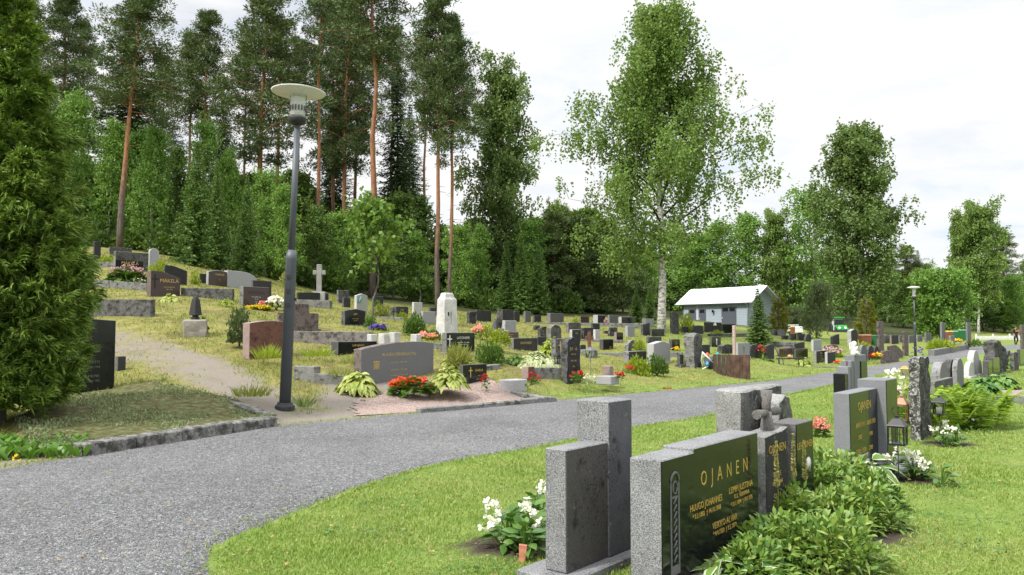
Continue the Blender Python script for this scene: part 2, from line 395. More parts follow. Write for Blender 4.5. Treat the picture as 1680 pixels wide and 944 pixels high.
 (1558,1560,1565,551,562,50,'flat','grey','grey post-like stone right of the tall grey pillar by the bins',{}),
 # ---- row on the right of the path
 (1524,1543,1553,594,642,18.3,'round','grey','grey round-topped headstone first of the row beyond the tall rough stone',{}),
 (1544,1560,1567,590,634,19.6,'round','dgrey','dark round-topped headstone between two grey ones in the row',{}),
 (1564,1571,1578,588,637,19.4,'round','grey','slim grey headstone with an arched face right of the dark round one',{}),
 (1578,1590,1596,594,620,23.0,'round','white','low bright white headstone in the row by the path',{}),
 (1584,1598,1604,575,618,24.0,'round','white','tall white headstone standing behind the low white one',{}),
 (1601,1604,1608,590,616,24.6,'round','lgrey','thin pale stone squeezed right of the tall white headstone',{}),
 (1524,1535,1560,626,662,15.4,'flat','lichen','low brownish headstone behind the fern, in front of the round-topped row',{}),
 (1609,1622,1625,593,618,23.5,'flat','black','low black block in front of the rugged boulder monument',{}),
 (1624,1630,1637,588,616,24.2,'flat','black','upright black slab leaning on the rugged boulder monument',{}),
 (1648,1653,1657,575,594,30,'round','dgrey','dark stone just right of the rugged boulder monument',{}),
 (1656,1664,1668,578,603,27,'rough','lichen','lichened upright stone near the right edge by the path',{}),
 (1670,1674,1692,574,594,31,'flat','black','black headstone cut by the right edge of view',{}),
]
# long low kerbs and terrace walls: pixel + distance of both ends (base line), height, thickness
WALLS = [
 (60,513,21.5,247,515,21,.38,.22,'rock','long dark terrace kerb above the black headstone by the thuja'),
 (120,468,27.5,240,478,26.5,.26,.2,'lichen','stone kerb below the pink flowers of the MÄKELÄ plate stone'),
 (296,486,25.8,381,488,25.8,.27,.2,'rock','dark kerb running right from the brown MÄKELÄ stone'),
 (120,440,31.5,187,441,31.2,.27,.2,'lichen','weathered wall piece behind the thuja tip high on the slope'),
 (468,566,19.6,606,567,19.4,.34,.3,'pink','mossy terrace wall below the stepped pinkish headstone'),
 (449,506,28.6,541,508,28.4,.33,.3,'lichen','grey terrace wall below the low arched slab and the stone cross'),
 (481,625,15.6,516,627,15.5,.29,.26,'lichen','short square kerb block right of the lamp post'),
 (516,627,15.5,585,632,15.6,.17,.2,'lichen','low kerb between the square block and the pale hosta'),
 (610,524,27,662,526,27,.11,.15,'lichen','low kerb under the UUSI headstone'),
 (700,569,19.6,738,571,19.4,.1,.25,'lichen','flat kerb stone left of the LATONIEMI headstone'),
 (876,618,17.8,921,618,18.2,.2,.18,'lichen','rough kerb left of the tall rough grey headstone'),
 (797,609,17.8,822,606,18.2,.12,.18,'lichen','short kerb right behind the SAVELA stone'),
 (850,535,38,1056,537,38.5,.18,.25,'lichen','long back kerb below the far row of headstones'),
 (950,562,30.6,1022,563,30.4,.12,.2,'lichen','kerb in front of the narrow white stone'),
 (951,582,25.2,976,583,25,.16,.3,'lichen','short grey kerb behind the lantern on a stick'),
 (976,583,26.5,1026,584,26.4,.09,.2,'lichen','thin kerb in front of the black gold-lettered headstone'),
 (1086,583,27,1121,584,27,.12,.2,'lichen','kerb with yellow pansies left of the lichened pillar'),
 (1165,553,41,1240,552,42,.16,.25,'rock','dark kerb between the shed and the plank screen'),
 (1246,565,37,1303,567,36,.16,.25,'lichen','grey kerb above the bench, right of the small spruce'),
 (1330,605,30.3,1386,606,30.5,.08,.3,'pink','pinkish kerb along the lawn right of the bench'),
 (1406,603,31,1425,601,32,.07,.5,'lgrey','pale slab lying on the verge by the path'),
 (1533,582,42,1590,571,56,.25,.3,'grey','low stone wall along the left side of the path'),
 (1618,655,15.5,1700,656,15.3,.06,.12,'grey','thin kerb of the sand plot at the right edge'),
]
CTRL = [  # extra ground points: pixel, pixel, distance
 (0,655,13),(60,600,16),(0,560,20),(0,500,26),(0,440,33),(0,400,45),(330,600,16.2),(300,543,19.5),(250,620,14.6),(400,640,14.2),
 (190,405,42),(100,405,44),(300,432,40),(400,452,41),(500,480,42),(620,498,44),(720,505,46),(820,512,50),(900,514,52),(1000,514,56),(1100,518,62),(1240,536,74),(1120,538,80),
 (640,600,17.6),(760,570,20),(800,600,18),(1000,600,23),(1100,622,24),(1180,600,26),(1240,606,27),(1300,606,29.5),(1083,549,40),(1400,552,55),(1300,540,60),(1450,546,60),(1500,556,58),(1383,557,66),(1311,554,57),(1350,556,70),(1450,552,75),
 (860,560,24),(870,545,30),(1040,565,29),
]
FARPTS = [(-80,20,8),(-60,50,12),(-40,70,12),(-20,80,9),(0,90,6),(20,95,4),(40,100,3),(70,110,2.0),(-120,120,18),(-40,150,14),(40,180,6),(120,200,3),(-30,15,3.2),(-40,5,3),(-25,30,6.3)]

def fit_stone_xy():
    pts = []
    for s in STONES: pts.append(at(s[1], s[4], s[5]))
    for w in WALLS: pts.append(at(w[0], w[1], w[2])); pts.append(at(w[3], w[4], w[5]))
    for c in CTRL: pts.append(at(*c))
    for p in FARPTS: pts.append(np.array(p, dtype=float))
    return np.array(pts)

# ------------------------------------------------------------------ the path and the ground
LEFT_E = [(-14, -8), (-9.5, 1.5)] + [tuple(on0(*p)[:2]) for p in [(0,768),(70,757),(145,746),(300,722),(455,697),(560,689),(640,681),(700,677),(800,668),(915,657),(1000,649),(1100,640),(1200,631),(1280,623),(1380,608),(1450,598),(1500,590),(1545,581),(1580,573),(1602,567)]] + [(62, 84), (90, 100)]
RIGHT_E = [(-5, -9), (-1.35, 1.0), (-1.45, 3.6)] + [tuple(on0(*p)[:2]) for p in [(368,944),(357,915),(372,893),(420,872),(480,850),(590,802),(700,768),(790,750),(890,735),(1000,709),(1080,696),(1170,684),(1230,664),(1300,647),(1380,630),(1440,616),(1480,607),(1530,597),(1575,588),(1610,580),(1640,574)]] + [(72, 78), (98, 90)]
LE = np.array(LEFT_E); RE = np.array(RIGHT_E)
ROADPOLY = np.vstack([LE, RE[::-1]])

def seg_sd(P, L):
    """signed distance to polyline L (positive on its left-hand side)"""
    best = np.full(len(P), 1e9); sg = np.zeros(len(P))
    for a, b in zip(L[:-1], L[1:]):
        ab = b - a; t = np.clip(((P - a) @ ab) / (ab @ ab), 0, 1)
        q = P - (a + t[:, None] * ab); d = np.hypot(q[:, 0], q[:, 1])
        cr = ab[0] * (P[:, 1] - a[1]) - ab[1] * (P[:, 0] - a[0])
        u = d < best - 1e-9
        best[u] = d[u]; sg[u] = np.sign(cr[u])
    return best * np.where(sg == 0, 1, sg)
def in_poly(P, poly):
    x, y = P[:, 0], P[:, 1]; c = np.zeros(len(P), bool)
    n = len(poly)
    for i in range(n):
        x0, y0 = poly[i]; x1, y1 = poly[(i + 1) % n]
        if y0 == y1: continue
        k = ((y0 > y) != (y1 > y)) & (x < (x1 - x0) * (y - y0) / (y1 - y0) + x0)
        c ^= k
    return c
def sstep(a, b, x):
    t = np.clip((x - a) / (b - a), 0, 1); return t * t * (3 - 2 * t)

_pts = fit_stone_xy()
_road_pts = np.array([[p[0] - .6, p[1] + .6, 0.02] for p in LE[2:-2]])
_all = np.vstack([_pts, _road_pts])
_scale = np.array([1.0, 0.7])              # stretch so that neighbours in depth count as closer
def _U(d2): return 0.5 * d2 * np.log(d2 + 1e-6)
def _fit(A, lam):
    X = A[:, :2] * _scale; n = len(X)
    d2 = ((X[:, None, :] - X[None]) ** 2).sum(-1)
    K = _U(d2) + lam * np.eye(n)
    Pm = np.hstack([np.ones((n, 1)), X])
    M = np.zeros((n + 3, n + 3)); M[:n, :n] = K; M[:n, n:] = Pm; M[n:, :n] = Pm.T
    w = np.linalg.solve(M, np.concatenate([A[:, 2], np.zeros(3)]))
    return X, w
_TX, _TW = _fit(_all, 6.0)
def height(x, y):
    P = np.stack([np.atleast_1d(np.asarray(x, float)), np.atleast_1d(np.asarray(y, float))], 1)
    out = np.zeros(len(P))
    for i in range(0, len(P), 20000):
        q = P[i:i + 20000] * _scale
        d2 = ((q[:, None, :] - _TX[None]) ** 2).sum(-1)
        out[i:i + 20000] = _U(d2) @ _TW[:len(_TX)] + _TW[-3] + q @ _TW[-2:]
    far = sstep(110, 220, np.hypot(P[:, 0], P[:, 1]))
    out = np.clip(out, -0.05, 20) * (1 - far) + 5.0 * far
    m = sstep(0.0, 1.6, seg_sd(P, LE))
    return out * m
def hz(x, y): return float(height(x, y)[0])

# where bare earth and gravel show on the slope (a real track up the slope), 0..1
TRACK = np.array([on0(505, 690)[:2], at(430,660,13.6)[:2], at(360,620,15.2)[:2], at(290,595,16.6)[:2], at(215,576,17.8)[:2], at(120,560,19.5)[:2], at(0,545,21)[:2]])
def dirt_f(P):
    a = (1 - sstep(0.3, 1.45, np.abs(seg_sd(P, TRACK)))) * (0.86 + 0.14 * np.sin(P[:, 0] * 2.7 + P[:, 1] * 1.9))
    sp = np.array([on0(520, 690)[:2], on0(600, 680)[:2], at(600, 655, 15.5)[:2], at(700, 655, 16)[:2]])
    b = 1 - sstep(0.5, 1.3, np.abs(seg_sd(P, sp)))
    e = 0.75 * (1 - sstep(0.15, 0.7, np.abs(seg_sd(P, LE)))) * sstep(5.0, 0.0, P[:, 0])
    return np.maximum(np.maximum(a, b), e)
PLOT = np.array([on0(60, 752)[:2], on0(145, 742)[:2], on0(455, 694)[:2], at(395, 672, 13.2)[:2], at(250, 652, 14.2)[:2], at(100, 660, 13)[:2], at(20, 690, 11)[:2]])
# ------------------------------------------------------------------ sky and sun
SUN_DIR = Vector((-0.52, -0.42, 0.74)).normalized()       # towards the sun
w = bpy.data.worlds.new('World'); SC.world = w; w.use_nodes = True
nt = w.node_tree; nt.nodes.clear()
wo = nt.nodes.new('ShaderNodeOutputWorld')
sky = nt.nodes.new('ShaderNodeTexSky'); sky.sky_type = 'NISHITA'; sky.sun_disc = False
sky.sun_elevation = math.asin(SUN_DIR.z); sky.sun_rotation = math.atan2(SUN_DIR.x, SUN_DIR.y) % (2 * math.pi)
sky.air_density = 1.0; sky.dust_density = 2.0; sky.ozone_density = 1.0
bg1 = nt.nodes.new('ShaderNodeBackground'); nt.links.new(sky.outputs[0], bg1.inputs['Color']); bg1.inputs['Strength'].default_value = 0.13
tc = nt.nodes.new('ShaderNodeTexCoord')
mp = nt.nodes.new('ShaderNodeMapping'); mp.inputs['Scale'].default_value = (1.6, 1.6, 5.5); mp.inputs['Location'].default_value = (0.35, 0.1, 0.4)
nt.links.new(tc.outputs['Generated'], mp.inputs['Vector'])
n1 = noise(nt, 1.5, 7, 0.6, mp.outputs[0], 0.3)
cover = ramp(nt, n1, [(0.30, 0.55), (0.47, 1.0)])          # thin cloud almost everywhere
n2 = noise(nt, 2.6, 6, 0.6, mp.outputs[0], 0.4)
cloudc = ramp(nt, n2, [(0.33, (0.76, 0.87, 1.0)), (0.43, (0.93, 0.965, 1.0)), (0.52, (1.0, 1.0, 1.0))])
# bright overcast: the vault grows brighter towards the zenith
sx = nt.nodes.new('ShaderNodeSeparateXYZ'); nt.links.new(tc.outputs['Generated'], sx.inputs[0])
mr = N(nt, 'ShaderNodeMapRange'); nt.links.new(sx.outputs['Z'], mr.inputs[0])
mr.inputs[1].default_value = 0.36; mr.inputs[2].default_value = 0.95; mr.inputs[3].default_value = 0.745; mr.inputs[4].default_value = 2.1
bg2 = nt.nodes.new('ShaderNodeBackground'); nt.links.new(cloudc, bg2.inputs['Color']); nt.links.new(mr.outputs[0], bg2.inputs['Strength'])
mx = nt.nodes.new('ShaderNodeMixShader'); nt.links.new(cover, mx.inputs[0])
nt.links.new(bg1.outputs[0], mx.inputs[1]); nt.links.new(bg2.outputs[0], mx.inputs[2]); nt.links.new(mx.outputs[0], wo.inputs['Surface'])

sl = bpy.data.lights.new('sun', 'SUN'); sl.energy = 3.3; sl.angle = R(5); sl.color = (1.0, 0.955, 0.88)
so = bpy.data.objects.new('sun', sl); COL.objects.link(so)
so.rotation_euler = SUN_DIR.to_track_quat('Z', 'Y').to_euler()
so.location = (-20, -20, 40)

vs_ = SC.view_settings
SC.display_settings.display_device = 'sRGB'
vs_.view_transform = 'Standard'; vs_.look = 'None'; vs_.gamma = 1.0; vs_.use_curve_mapping = False; vs_.exposure = 0.45
SC.render.engine = 'CYCLES'
SC.cycles.max_bounces = 8; SC.cycles.diffuse_bounces = 5; SC.cycles.glossy_bounces = 3; SC.cycles.transmission_bounces = 4; SC.cycles.transparent_max_bounces = 8
SC.cycles.use_denoising = True
try: SC.cycles.denoiser = 'OPENIMAGEDENOISE'
except Exception: pass

# ------------------------------------------------------------------ ground sheet
def ground_material():
    m, nt, out = mat('ground')
    at_ = lambda nm: N(nt, 'ShaderNodeAttribute', attribute_name=nm).outputs['Fac']
    pos = nt.nodes.new('ShaderNodeNewGeometry').outputs['Position']
    nb = noise(nt, 0.55, 5, 0.6); nm_ = noise(nt, 3.2, 5, 0.65); nf = noise(nt, 45, 4, 0.7); nff = noise(nt, 160, 2, 0.6)
    lawn = ramp(nt, nm_, [(0.3, (0.11, 0.18, 0.034)), (0.5, (0.165, 0.245, 0.05)), (0.72, (0.24, 0.29, 0.08))])
    dry = ramp(nt, nm_, [(0.28, (0.10, 0.125, 0.03)), (0.42, (0.19, 0.195, 0.05)), (0.58, (0.25, 0.225, 0.075)), (0.75, (0.33, 0.27, 0.13))])
    a = N(nt, 'ShaderNodeMath', operation='MULTIPLY_ADD'); nt.links.new(nb, a.inputs[0]); a.inputs[1].default_value = 0.9; nt.links.new(at_('dry'), a.inputs[2])
    fdry = ramp(nt, a.outputs[0], [(0.55, 0.0), (1.15, 1.0)])
    col = mix(nt, fdry, lawn, dry)
    fs = ramp(nt, nf, [(0.3, 0.55), (0.5, 1.0), (0.7, 1.35)])
    col = mix(nt, 1.0, col, fs, 'MULTIPLY')
    # brown mossy and littered patches of the slope
    pt = N(nt, 'ShaderNodeMath', operation='MULTIPLY'); nt.links.new(ramp(nt, noise(nt, 1.3, 6, 0.7), [(0.50, 0.0), (0.62, 1.0)]), pt.inputs[0]); nt.links.new(at_('dry'), pt.inputs[1])
    col = mix(nt, pt.outputs[0], col, ramp(nt, nf, [(0.3, (0.075, 0.06, 0.03)), (0.7, (0.20, 0.155, 0.085))]))
    # bare gravelly earth
    grav = ramp(nt, nff, [(0.34, (0.13, 0.112, 0.10)), (0.5, (0.25, 0.217, 0.192)), (0.66, (0.38, 0.335, 0.30))])
    b = N(nt, 'ShaderNodeMath', operation='MULTIPLY_ADD'); nt.links.new(noise(nt, 2.3, 6, 0.7), b.inputs[0]); b.inputs[1].default_value = 0.8; nt.links.new(at_('dirt'), b.inputs[2])
    fd = ramp(nt, b.outputs[0], [(0.60, 0.0), (0.86, 0.92)])
    col = mix(nt, fd, col, grav)
    # moss and brown stonecrop on the old grave plot
    moss = ramp(nt, noise(nt, 9, 6, 0.7), [(0.3, (0.06, 0.045, 0.03)), (0.45, (0.10, 0.085, 0.035)), (0.56, (0.13, 0.15, 0.06)), (0.72, (0.26, 0.25, 0.17))])
    col = mix(nt, at_('plot'), col, moss)
    # forest floor
    fl = ramp(nt, nm_, [(0.3, (0.03, 0.035, 0.014)), (0.7, (0.07, 0.085, 0.028))])
    col = mix(nt, at_('forest'), col, fl)
    # dark garden soil in the flower beds
    col = mix(nt, at_('soil'), col, ramp(nt, nf, [(0.3, (0.035, 0.026, 0.02)), (0.7, (0.10, 0.078, 0.06))]))
    h = N(nt, 'ShaderNodeMath', operation='ADD'); nt.links.new(nf, h.inputs[0]); nt.links.new(nff, h.inputs[1])
    principled(nt, out, col, 0.9, 0.15, 0.0, bump(nt, h.outputs[0], 0.6, 0.03))
    return m
BEDS = [  # flower-bed soil: centre x, y, radius x, radius y (metres)
]
def bed_px(px, py, rx, ry): 
    p = on0(px, py); BEDS.append((p[0], p[1], rx, ry))
for b in [(845,898,.42,.30),(1350,850,.62,.95),(1488,786,.34,.3),(1556,728,.42,.34),(1180,938,.5,.2),(60,742,.9,.6)]: bed_px(*b)
def soil_f(P):
    f = np.zeros(len(P))
    for cx, cy, rx, ry in BEDS:
        d = np.hypot((P[:, 0] - cx) / rx, (P[:, 1] - cy) / ry)
        f = np.maximum(f, 1 - sstep(0.75, 1.05, d + 0.12 * np.sin(P[:, 0] * 23) * np.cos(P[:, 1] * 19)))
    return f
def graded(a, b, fine0, fine1, step, grow):
    xs = list(np.arange(fine0, fine1 + 1e-6, step))
    s = step
    while xs[-1] < b: s *= grow; xs.append(xs[-1] + s)
    s = step; pre = []
    x = xs[0]
    while x > a: s *= grow; x -= s; pre.append(x)
    return np.array(pre[::-1] + xs)
gx = graded(-900, 900, -11, 13, 0.14, 1.12); gy = graded(-60, 1500, 2.4, 23, 0.14, 1.045)
GX, GY = np.meshgrid(gx, gy)
GP = np.stack([GX.ravel(), GY.ravel()], 1)
GZ = height(GP[:, 0], GP[:, 1])
sdL = seg_sd(GP, LE); sdR = seg_sd(GP, RE)
inroad = in_poly(GP, ROADPOLY)
edge = np.minimum(np.abs(sdL), np.abs(sdR))
GZ = GZ - np.where(inroad, 0.06 * sstep(0.08, 0.35, edge), 0.0)
inplot = in_poly(GP, PLOT)
GZ = GZ + np.where(inplot, 0.10, 0.0) + 0.012 * np.sin(GP[:, 0] * 1.7 + 1) * np.sin(GP[:, 1] * 1.3) * (~inroad)
nx, ny = len(gx), len(gy)
idx = np.arange(nx * ny).reshape(ny, nx)
GF = np.stack([idx[:-1, :-1].ravel(), idx[:-1, 1:].ravel(), idx[1:, 1:].ravel(), idx[1:, :-1].ravel()], 1)
gme = np_mesh('ground', np.stack([GP[:, 0], GP[:, 1], GZ], 1), GF, ground_material(), smooth=True)
def setattr_f(me, name, val):
    a = me.attributes.new(name, 'FLOAT', 'POINT'); a.data.foreach_set('value', np.asarray(val, dtype=np.float32))
hill = sstep(0.3, 2.5, sdL)
leftness = sstep(6.0, -3.0, GP[:, 0] - 0.04 * GP[:, 1])
def dry_at(P, sd):
    return 0.54 * sstep(0.3, 2.5, sd) * (0.12 + 0.88 * sstep(7.0, -2.0, P[:, 0] - 0.05 * P[:, 1])) + 0.18 * (1 - sstep(0, 0.6, np.abs(sd))) + 0.10 + 0.12 * sstep(0.2, 1.0, sd)
setattr_f(gme, 'dry', dry_at(GP, sdL))
setattr_f(gme, 'dirt', 0.5 * dirt_f(GP) * (sdL > -0.3))
setattr_f(gme, 'plot', inplot.astype(float))
FOREST = lambda P: sstep(0.0, 4.0, P[:, 1] - (43 + 0.55 * np.maximum(P[:, 0], 0) * 1.5 + 0.05 * np.minimum(P[:, 0], 0)))
setattr_f(gme, 'forest', FOREST(GP) * (np.hypot(GP[:, 0], GP[:, 1]) < 250))
setattr_f(gme, 'soil', soil_f(GP))
tag(link('ground', gme), kind='structure')

# ------------------------------------------------------------------ gravel path
def dens(L, step):
    out = [L[0]]
    for a, b in zip(L[:-1], L[1:]):
        n = max(1, int(np.hypot(*(b - a)) / step))
        for i in range(1, n + 1): out.append(a + (b - a) * i / n)
    return np.array(out)
def chaikin(L, n=2):
    for _ in range(n):
        q = [L[0]]
        for a, b in zip(L[:-1], L[1:]): q += [a * .75 + b * .25, a * .25 + b * .75]
        q.append(L[-1]); L = np.array(q)
    return L
def resample(L, n):
    d = np.concatenate([[0], np.cumsum(np.hypot(*np.diff(L, axis=0).T))]); t = np.linspace(0, 1, n) ** 1.6 * d[-1]
    return np.stack([np.interp(t, d, L[:, 0]), np.interp(t, d, L[:, 1])], 1)
cl, cr_ = resample(chaikin(LE), 900), resample(chaikin(RE), 900)
cl = cl + rng.normal(0, 0.018, cl.shape); cr_ = cr_ + rng.normal(0, 0.02, cr_.shape)
K = 26
tt = np.linspace(0, 1, K)[None, :, None]
RV = cl[:, None, :] * (1 - tt) + cr_[:, None, :] * tt
RZ = 0.008 + 0.02 * np.sin(np.pi * tt[..., 0]) + 0 * RV[..., 0]
RZ[:, 0] = -0.02; RZ[:, -1] = -0.02
V = np.concatenate([RV, RZ[..., None]], 2).reshape(-1, 3)
ii = np.arange(900 * K).reshape(900, K)
RF = np.stack([ii[:-1, :-1].ravel(), ii[:-1, 1:].ravel(), ii[1:, 1:].ravel(), ii[1:, :-1].ravel()], 1)
def gravel_material(name, stops, scale, pinkish=False):
    m, nt, out = mat(name)
    pos = nt.nodes.new('ShaderNodeNewGeometry').outputs['Position']
    v = N(nt, 'ShaderNodeTexVoronoi', i_Scale=scale); nt.links.new(pos, v.inputs['Vector'])
    sep = nt.nodes.new('ShaderNodeSeparateColor'); nt.links.new(v.outputs['Color'], sep.inputs[0])
    col = ramp(nt, sep.outputs[0], stops)
    v2 = N(nt, 'ShaderNodeTexVoronoi', i_Scale=scale * 0.37); nt.links.new(pos, v2.inputs['Vector'])
    sep2 = nt.nodes.new('ShaderNodeSeparateColor'); nt.links.new(v2.outputs['Color'], sep2.inputs[0])
    col = mix(nt, 1.0, col, ramp(nt, sep2.outputs[1], [(0, 0.72), (1, 1.2)]), 'MULTIPLY')
    nb = noise(nt, 0.7, 6, 0.65)
    col = mix(nt, 1.0, col, ramp(nt, nb, [(0.3, 0.76), (0.5, 1.0), (0.7, 1.12)]), 'MULTIPLY')
    nd = noise(nt, 2.2, 6, 0.75)
    col = mix(nt, ramp(nt, nd, [(0.60, 0.0), (0.74, 0.35)]), col, (0.17, 0.15, 0.115))
    iv = N(nt, 'ShaderNodeMath', operation='SUBTRACT'); iv.inputs[0].default_value = 1.0; nt.links.new(v.outputs['Distance'], iv.inputs[1])
    principled(nt, out, col, 0.85, 0.25, 0.0, bump(nt, iv.outputs[0], 0.9, 0.012))
    return m
GREY_ST = [(0.0, (0.074, 0.075, 0.077)), (0.3, (0.130, 0.131, 0.135)), (0.7, (0.192, 0.194, 0.199)), (0.95, (0.27, 0.27, 0.275)), (1.0, (0.42, 0.42, 0.415))]
PINK_ST = [(0.0, (0.20, 0.13, 0.11)), (0.4, (0.33, 0.24, 0.21)), (0.8, (0.44, 0.34, 0.30)), (1.0, (0.55, 0.47, 0.42))]
tag(link('gravel_path', np_mesh('gravel_path', V, RF, gravel_material('grey gravel', GREY_ST, 92), smooth=True)), kind='structure')
# loose stones lying on the near part of the path
def loose_stones(name, P, size, stops):
    n = len(P)
    base = np.array([(1, 0, 0), (-.5, .86, 0), (-.5, -.86, 0), (.2, .1, .8), (0, 0, -.5)], float)
    fa = np.array([(0, 1, 3), (1, 2, 3), (2, 0, 3), (1, 0, 4), (2, 1, 4), (0, 2, 4)])
    an = rng.uniform(0, 6.28, n); s = size * rng.lognormal(0, 0.35, n)
    ca, sa = np.cos(an), np.sin(an)
    j = base[None] * rng.uniform(0.6, 1.3, (n, 5, 1)) * s[:, None, None] * np.array([1, .8, .8])
    Vx = P[:, None, 0] + j[..., 0] * ca[:, None] - j[..., 1] * sa[:, None]
    Vy = P[:, None, 1] + j[..., 0] * sa[:, None] + j[..., 1] * ca[:, None]
    Vz = P[:, None, 2] + j[..., 2]
    V = np.stack([Vx, Vy, Vz], 2).reshape(-1, 3)
    Fc = (np.arange(n)[:, None, None] * 5 + fa[None]).reshape(-1, 3)
    m, nt, out = mat(name)
    g = nt.nodes.new('ShaderNodeNewGeometry')
    principled(nt, out, ramp(nt, g.outputs['Random Per Island'], stops), 0.8, 0.3)
    return np_mesh(name, V, Fc, m)
n = 150000
r_ = np.exp(rng.uniform(np.log(3.6), np.log(15), n)); th = rng.uniform(-0.66, 0.3, n)
P = np.stack([r_ * np.sin(th), r_ * np.cos(th)], 1)
keep = in_poly(P, ROADPOLY) & (np.abs(seg_sd(P, RE)) > 0.06) & (np.abs(seg_sd(P, LE)) > 0.05)
P = P[keep]
Wd = seg_sd(P, LE); tq = np.clip(-Wd / (-Wd + np.abs(seg_sd(P, RE))), 0, 1)
P3 = np.stack([P[:, 0], P[:, 1], 0.008 + 0.02 * np.sin(np.pi * tq)], 1)
tag(link('gravel', loose_stones('loose gravel', P3, 0.0062, GREY_ST)), 'loose grey gravel covering the path', 'gravel', kind='stuff')

# pinkish sand plot in front of the grey family headstone
sand_px = [(575,684,13.1),(640,681,13.4),(690,677,13.8),(905,655,16.0),(793,637,17.3),(700,640,15.9),(640,647,15.5),(596,650,15.2),(572,664,14.3)]
def sheet(name, poly, m, lift, sub=0.05):
    poly = np.array(poly); x0, y0 = poly.min(0); x1, y1 = poly.max(0)
    xs = np.arange(x0, x1 + sub, sub); ys = np.arange(y0, y1 + sub, sub)
    X, Y = np.meshgrid(xs, ys); P = np.stack([X.ravel(), Y.ravel()], 1)
    Z = height(P[:, 0], P[:, 1]) + lift
    ins = in_poly(P + rng.normal(0, 1, P.shape) * (0.03 + 0.07 * np.clip(1 - (P[:, :1] - x0) / 0.7, 0, 1)), poly)
    id_ = np.arange(len(P)).reshape(len(ys), len(xs))
    q = np.stack([id_[:-1, :-1].ravel(), id_[:-1, 1:].ravel(), id_[1:, 1:].ravel(), id_[1:, :-1].ravel()], 1)
    q = q[ins[q].all(1)]
    u, inv = np.unique(q, return_inverse=True)
    return np_mesh(name, np.stack([P[u, 0], P[u, 1], Z[u]], 1), inv.reshape(-1, 4), m, smooth=True)
sand = [at(*p)[:2] for p in sand_px]
tag(link('sand_plot', sheet('sand_plot', sand, gravel_material('pink sand', PINK_ST, 110), 0.014)), kind='structure')
sand2 = [on0(1622, 653)[:2], on0(1640, 641)[:2], on0(1720, 640)[:2], on0(1730, 653)[:2]]
tag(link('sand_plot', sheet('sand_plot', sand2, MATS['pink sand'], 0.025, 0.1)), kind='structure')

# ------------------------------------------------------------------ grass blades
def blades(name, P3, L, Wd, m, lean=0.45):
    n = len(P3); an = rng.uniform(0, 6.28, n); le = rng.uniform(0.05, lean, n); tw = rng.uniform(0, 6.28, n)
    D = np.stack([np.cos(an) * le, np.sin(an) * le, np.ones(n)], 1); D /= np.linalg.norm(D, axis=1)[:, None]
    S = np.stack([np.cos(tw), np.sin(tw), np.zeros(n)], 1) * Wd[:, None]
    mid = P3 + D * (L * 0.55)[:, None]; tip = P3 + D * L[:, None] * np.array([1.25, 1.25, 0.85])
    V = np.stack([P3 - S, P3 + S, mid + S * .7, mid - S * .7, tip], 1).reshape(-1, 3)
    b = np.arange(n)[:, None] * 5
    Fq = np.concatenate([b + np.array([0, 1, 2]), b + np.array([0, 2, 3]), b + np.array([3, 2, 4])], 0)
    return np_mesh(name, V, Fq, m)
LAWN = leafmat('lawn grass', [(0.085, 0.18, 0.024), (0.155, 0.275, 0.04), (0.235, 0.335, 0.068), (0.39, 0.39, 0.16)], 0.3, 0.55, 0.75, 0.36)
DRYG = leafmat('dry grass', [(0.07, 0.15, 0.02), (0.145, 0.215, 0.04), (0.24, 0.265, 0.068), (0.38, 0.33, 0.15)], 0.3, 0.6, 0.5, 0.5)
def lawn_points(n, r0, r1, t0, t1):
    r_ = np.exp(rng.uniform(np.log(r0), np.log(r1), n)); th = rng.uniform(t0, t1, n)
    P = np.stack([r_ * np.sin(th), r_ * np.cos(th)], 1)
    return P, r_
P, r_ = lawn_points(430000, 3.3, 34, -0.42, 0.66)
sl_, sr_ = seg_sd(P, LE), seg_sd(P, RE)
lp = np.sin(P[:, 0] * 2.7 + 1.6 * np.sin(P[:, 1] * 1.9)) * np.sin(P[:, 1] * 2.3 + 1.2 * np.sin(P[:, 0] * 1.3)) + .4 * np.sin(P[:, 0] * 7.1) * np.sin(P[:, 1] * 6.3)
k = (sr_ < 0.03 * rng.normal(0, 1, len(P))) & (soil_f(P) < 0.5) & (rng.random(len(P)) < 0.9 - 0.55 * np.clip(lp - .25, 0, 1))
P, r_ = P[k], r_[k]
Pz = np.stack([P[:, 0], P[:, 1], np.full(len(P), -0.004)], 1)
tag(link('lawn_grass', blades('lawn grass', Pz, rng.uniform(0.014, 0.038, len(P)) * (0.8 + 0.4 * np.sin(P[:, 0] * 2.1 + np.sin(P[:, 1] * 1.7)) ** 2) * (1 + 0.02 * r_), 0.0016 + 0.00042 * r_, LAWN, 0.9)), 'short mown green grass of the lawn', 'grass', kind='stuff')
# the slope: longer, paler, patchy
P, r_ = lawn_points(330000, 8, 46, -0.66, 0.6)
sl_ = seg_sd(P, LE)
pn = 0.5 + 0.5 * np.sin(P[:, 0] * 1.9 + 1.3 * np.sin(P[:, 1] * 1.1)) * np.sin(P[:, 1] * 1.6 + np.sin(P[:, 0] * .9))
dr = dirt_f(P)
k = (sl_ > 0.04) & (rng.random(len(P)) < 0.18 + 0.82 * pn) & (rng.random(len(P)) > dr * 1.02) & (~in_poly(P, PLOT)) & (~in_poly(P, np.array(sand))) & (soil_f(P) < 0.5) & (rng.random(len(P)) > FOREST(P))
P, r_, pn = P[k], r_[k], pn[k]
Pz = np.stack([P[:, 0], P[:, 1], height(P[:, 0], P[:, 1]) - 0.01], 1)
lw = (rng.random(len(P)) < 0.15 + 0.8 * sstep(-3.5, 3.0, P[:, 0] - 0.03 * P[:, 1]))
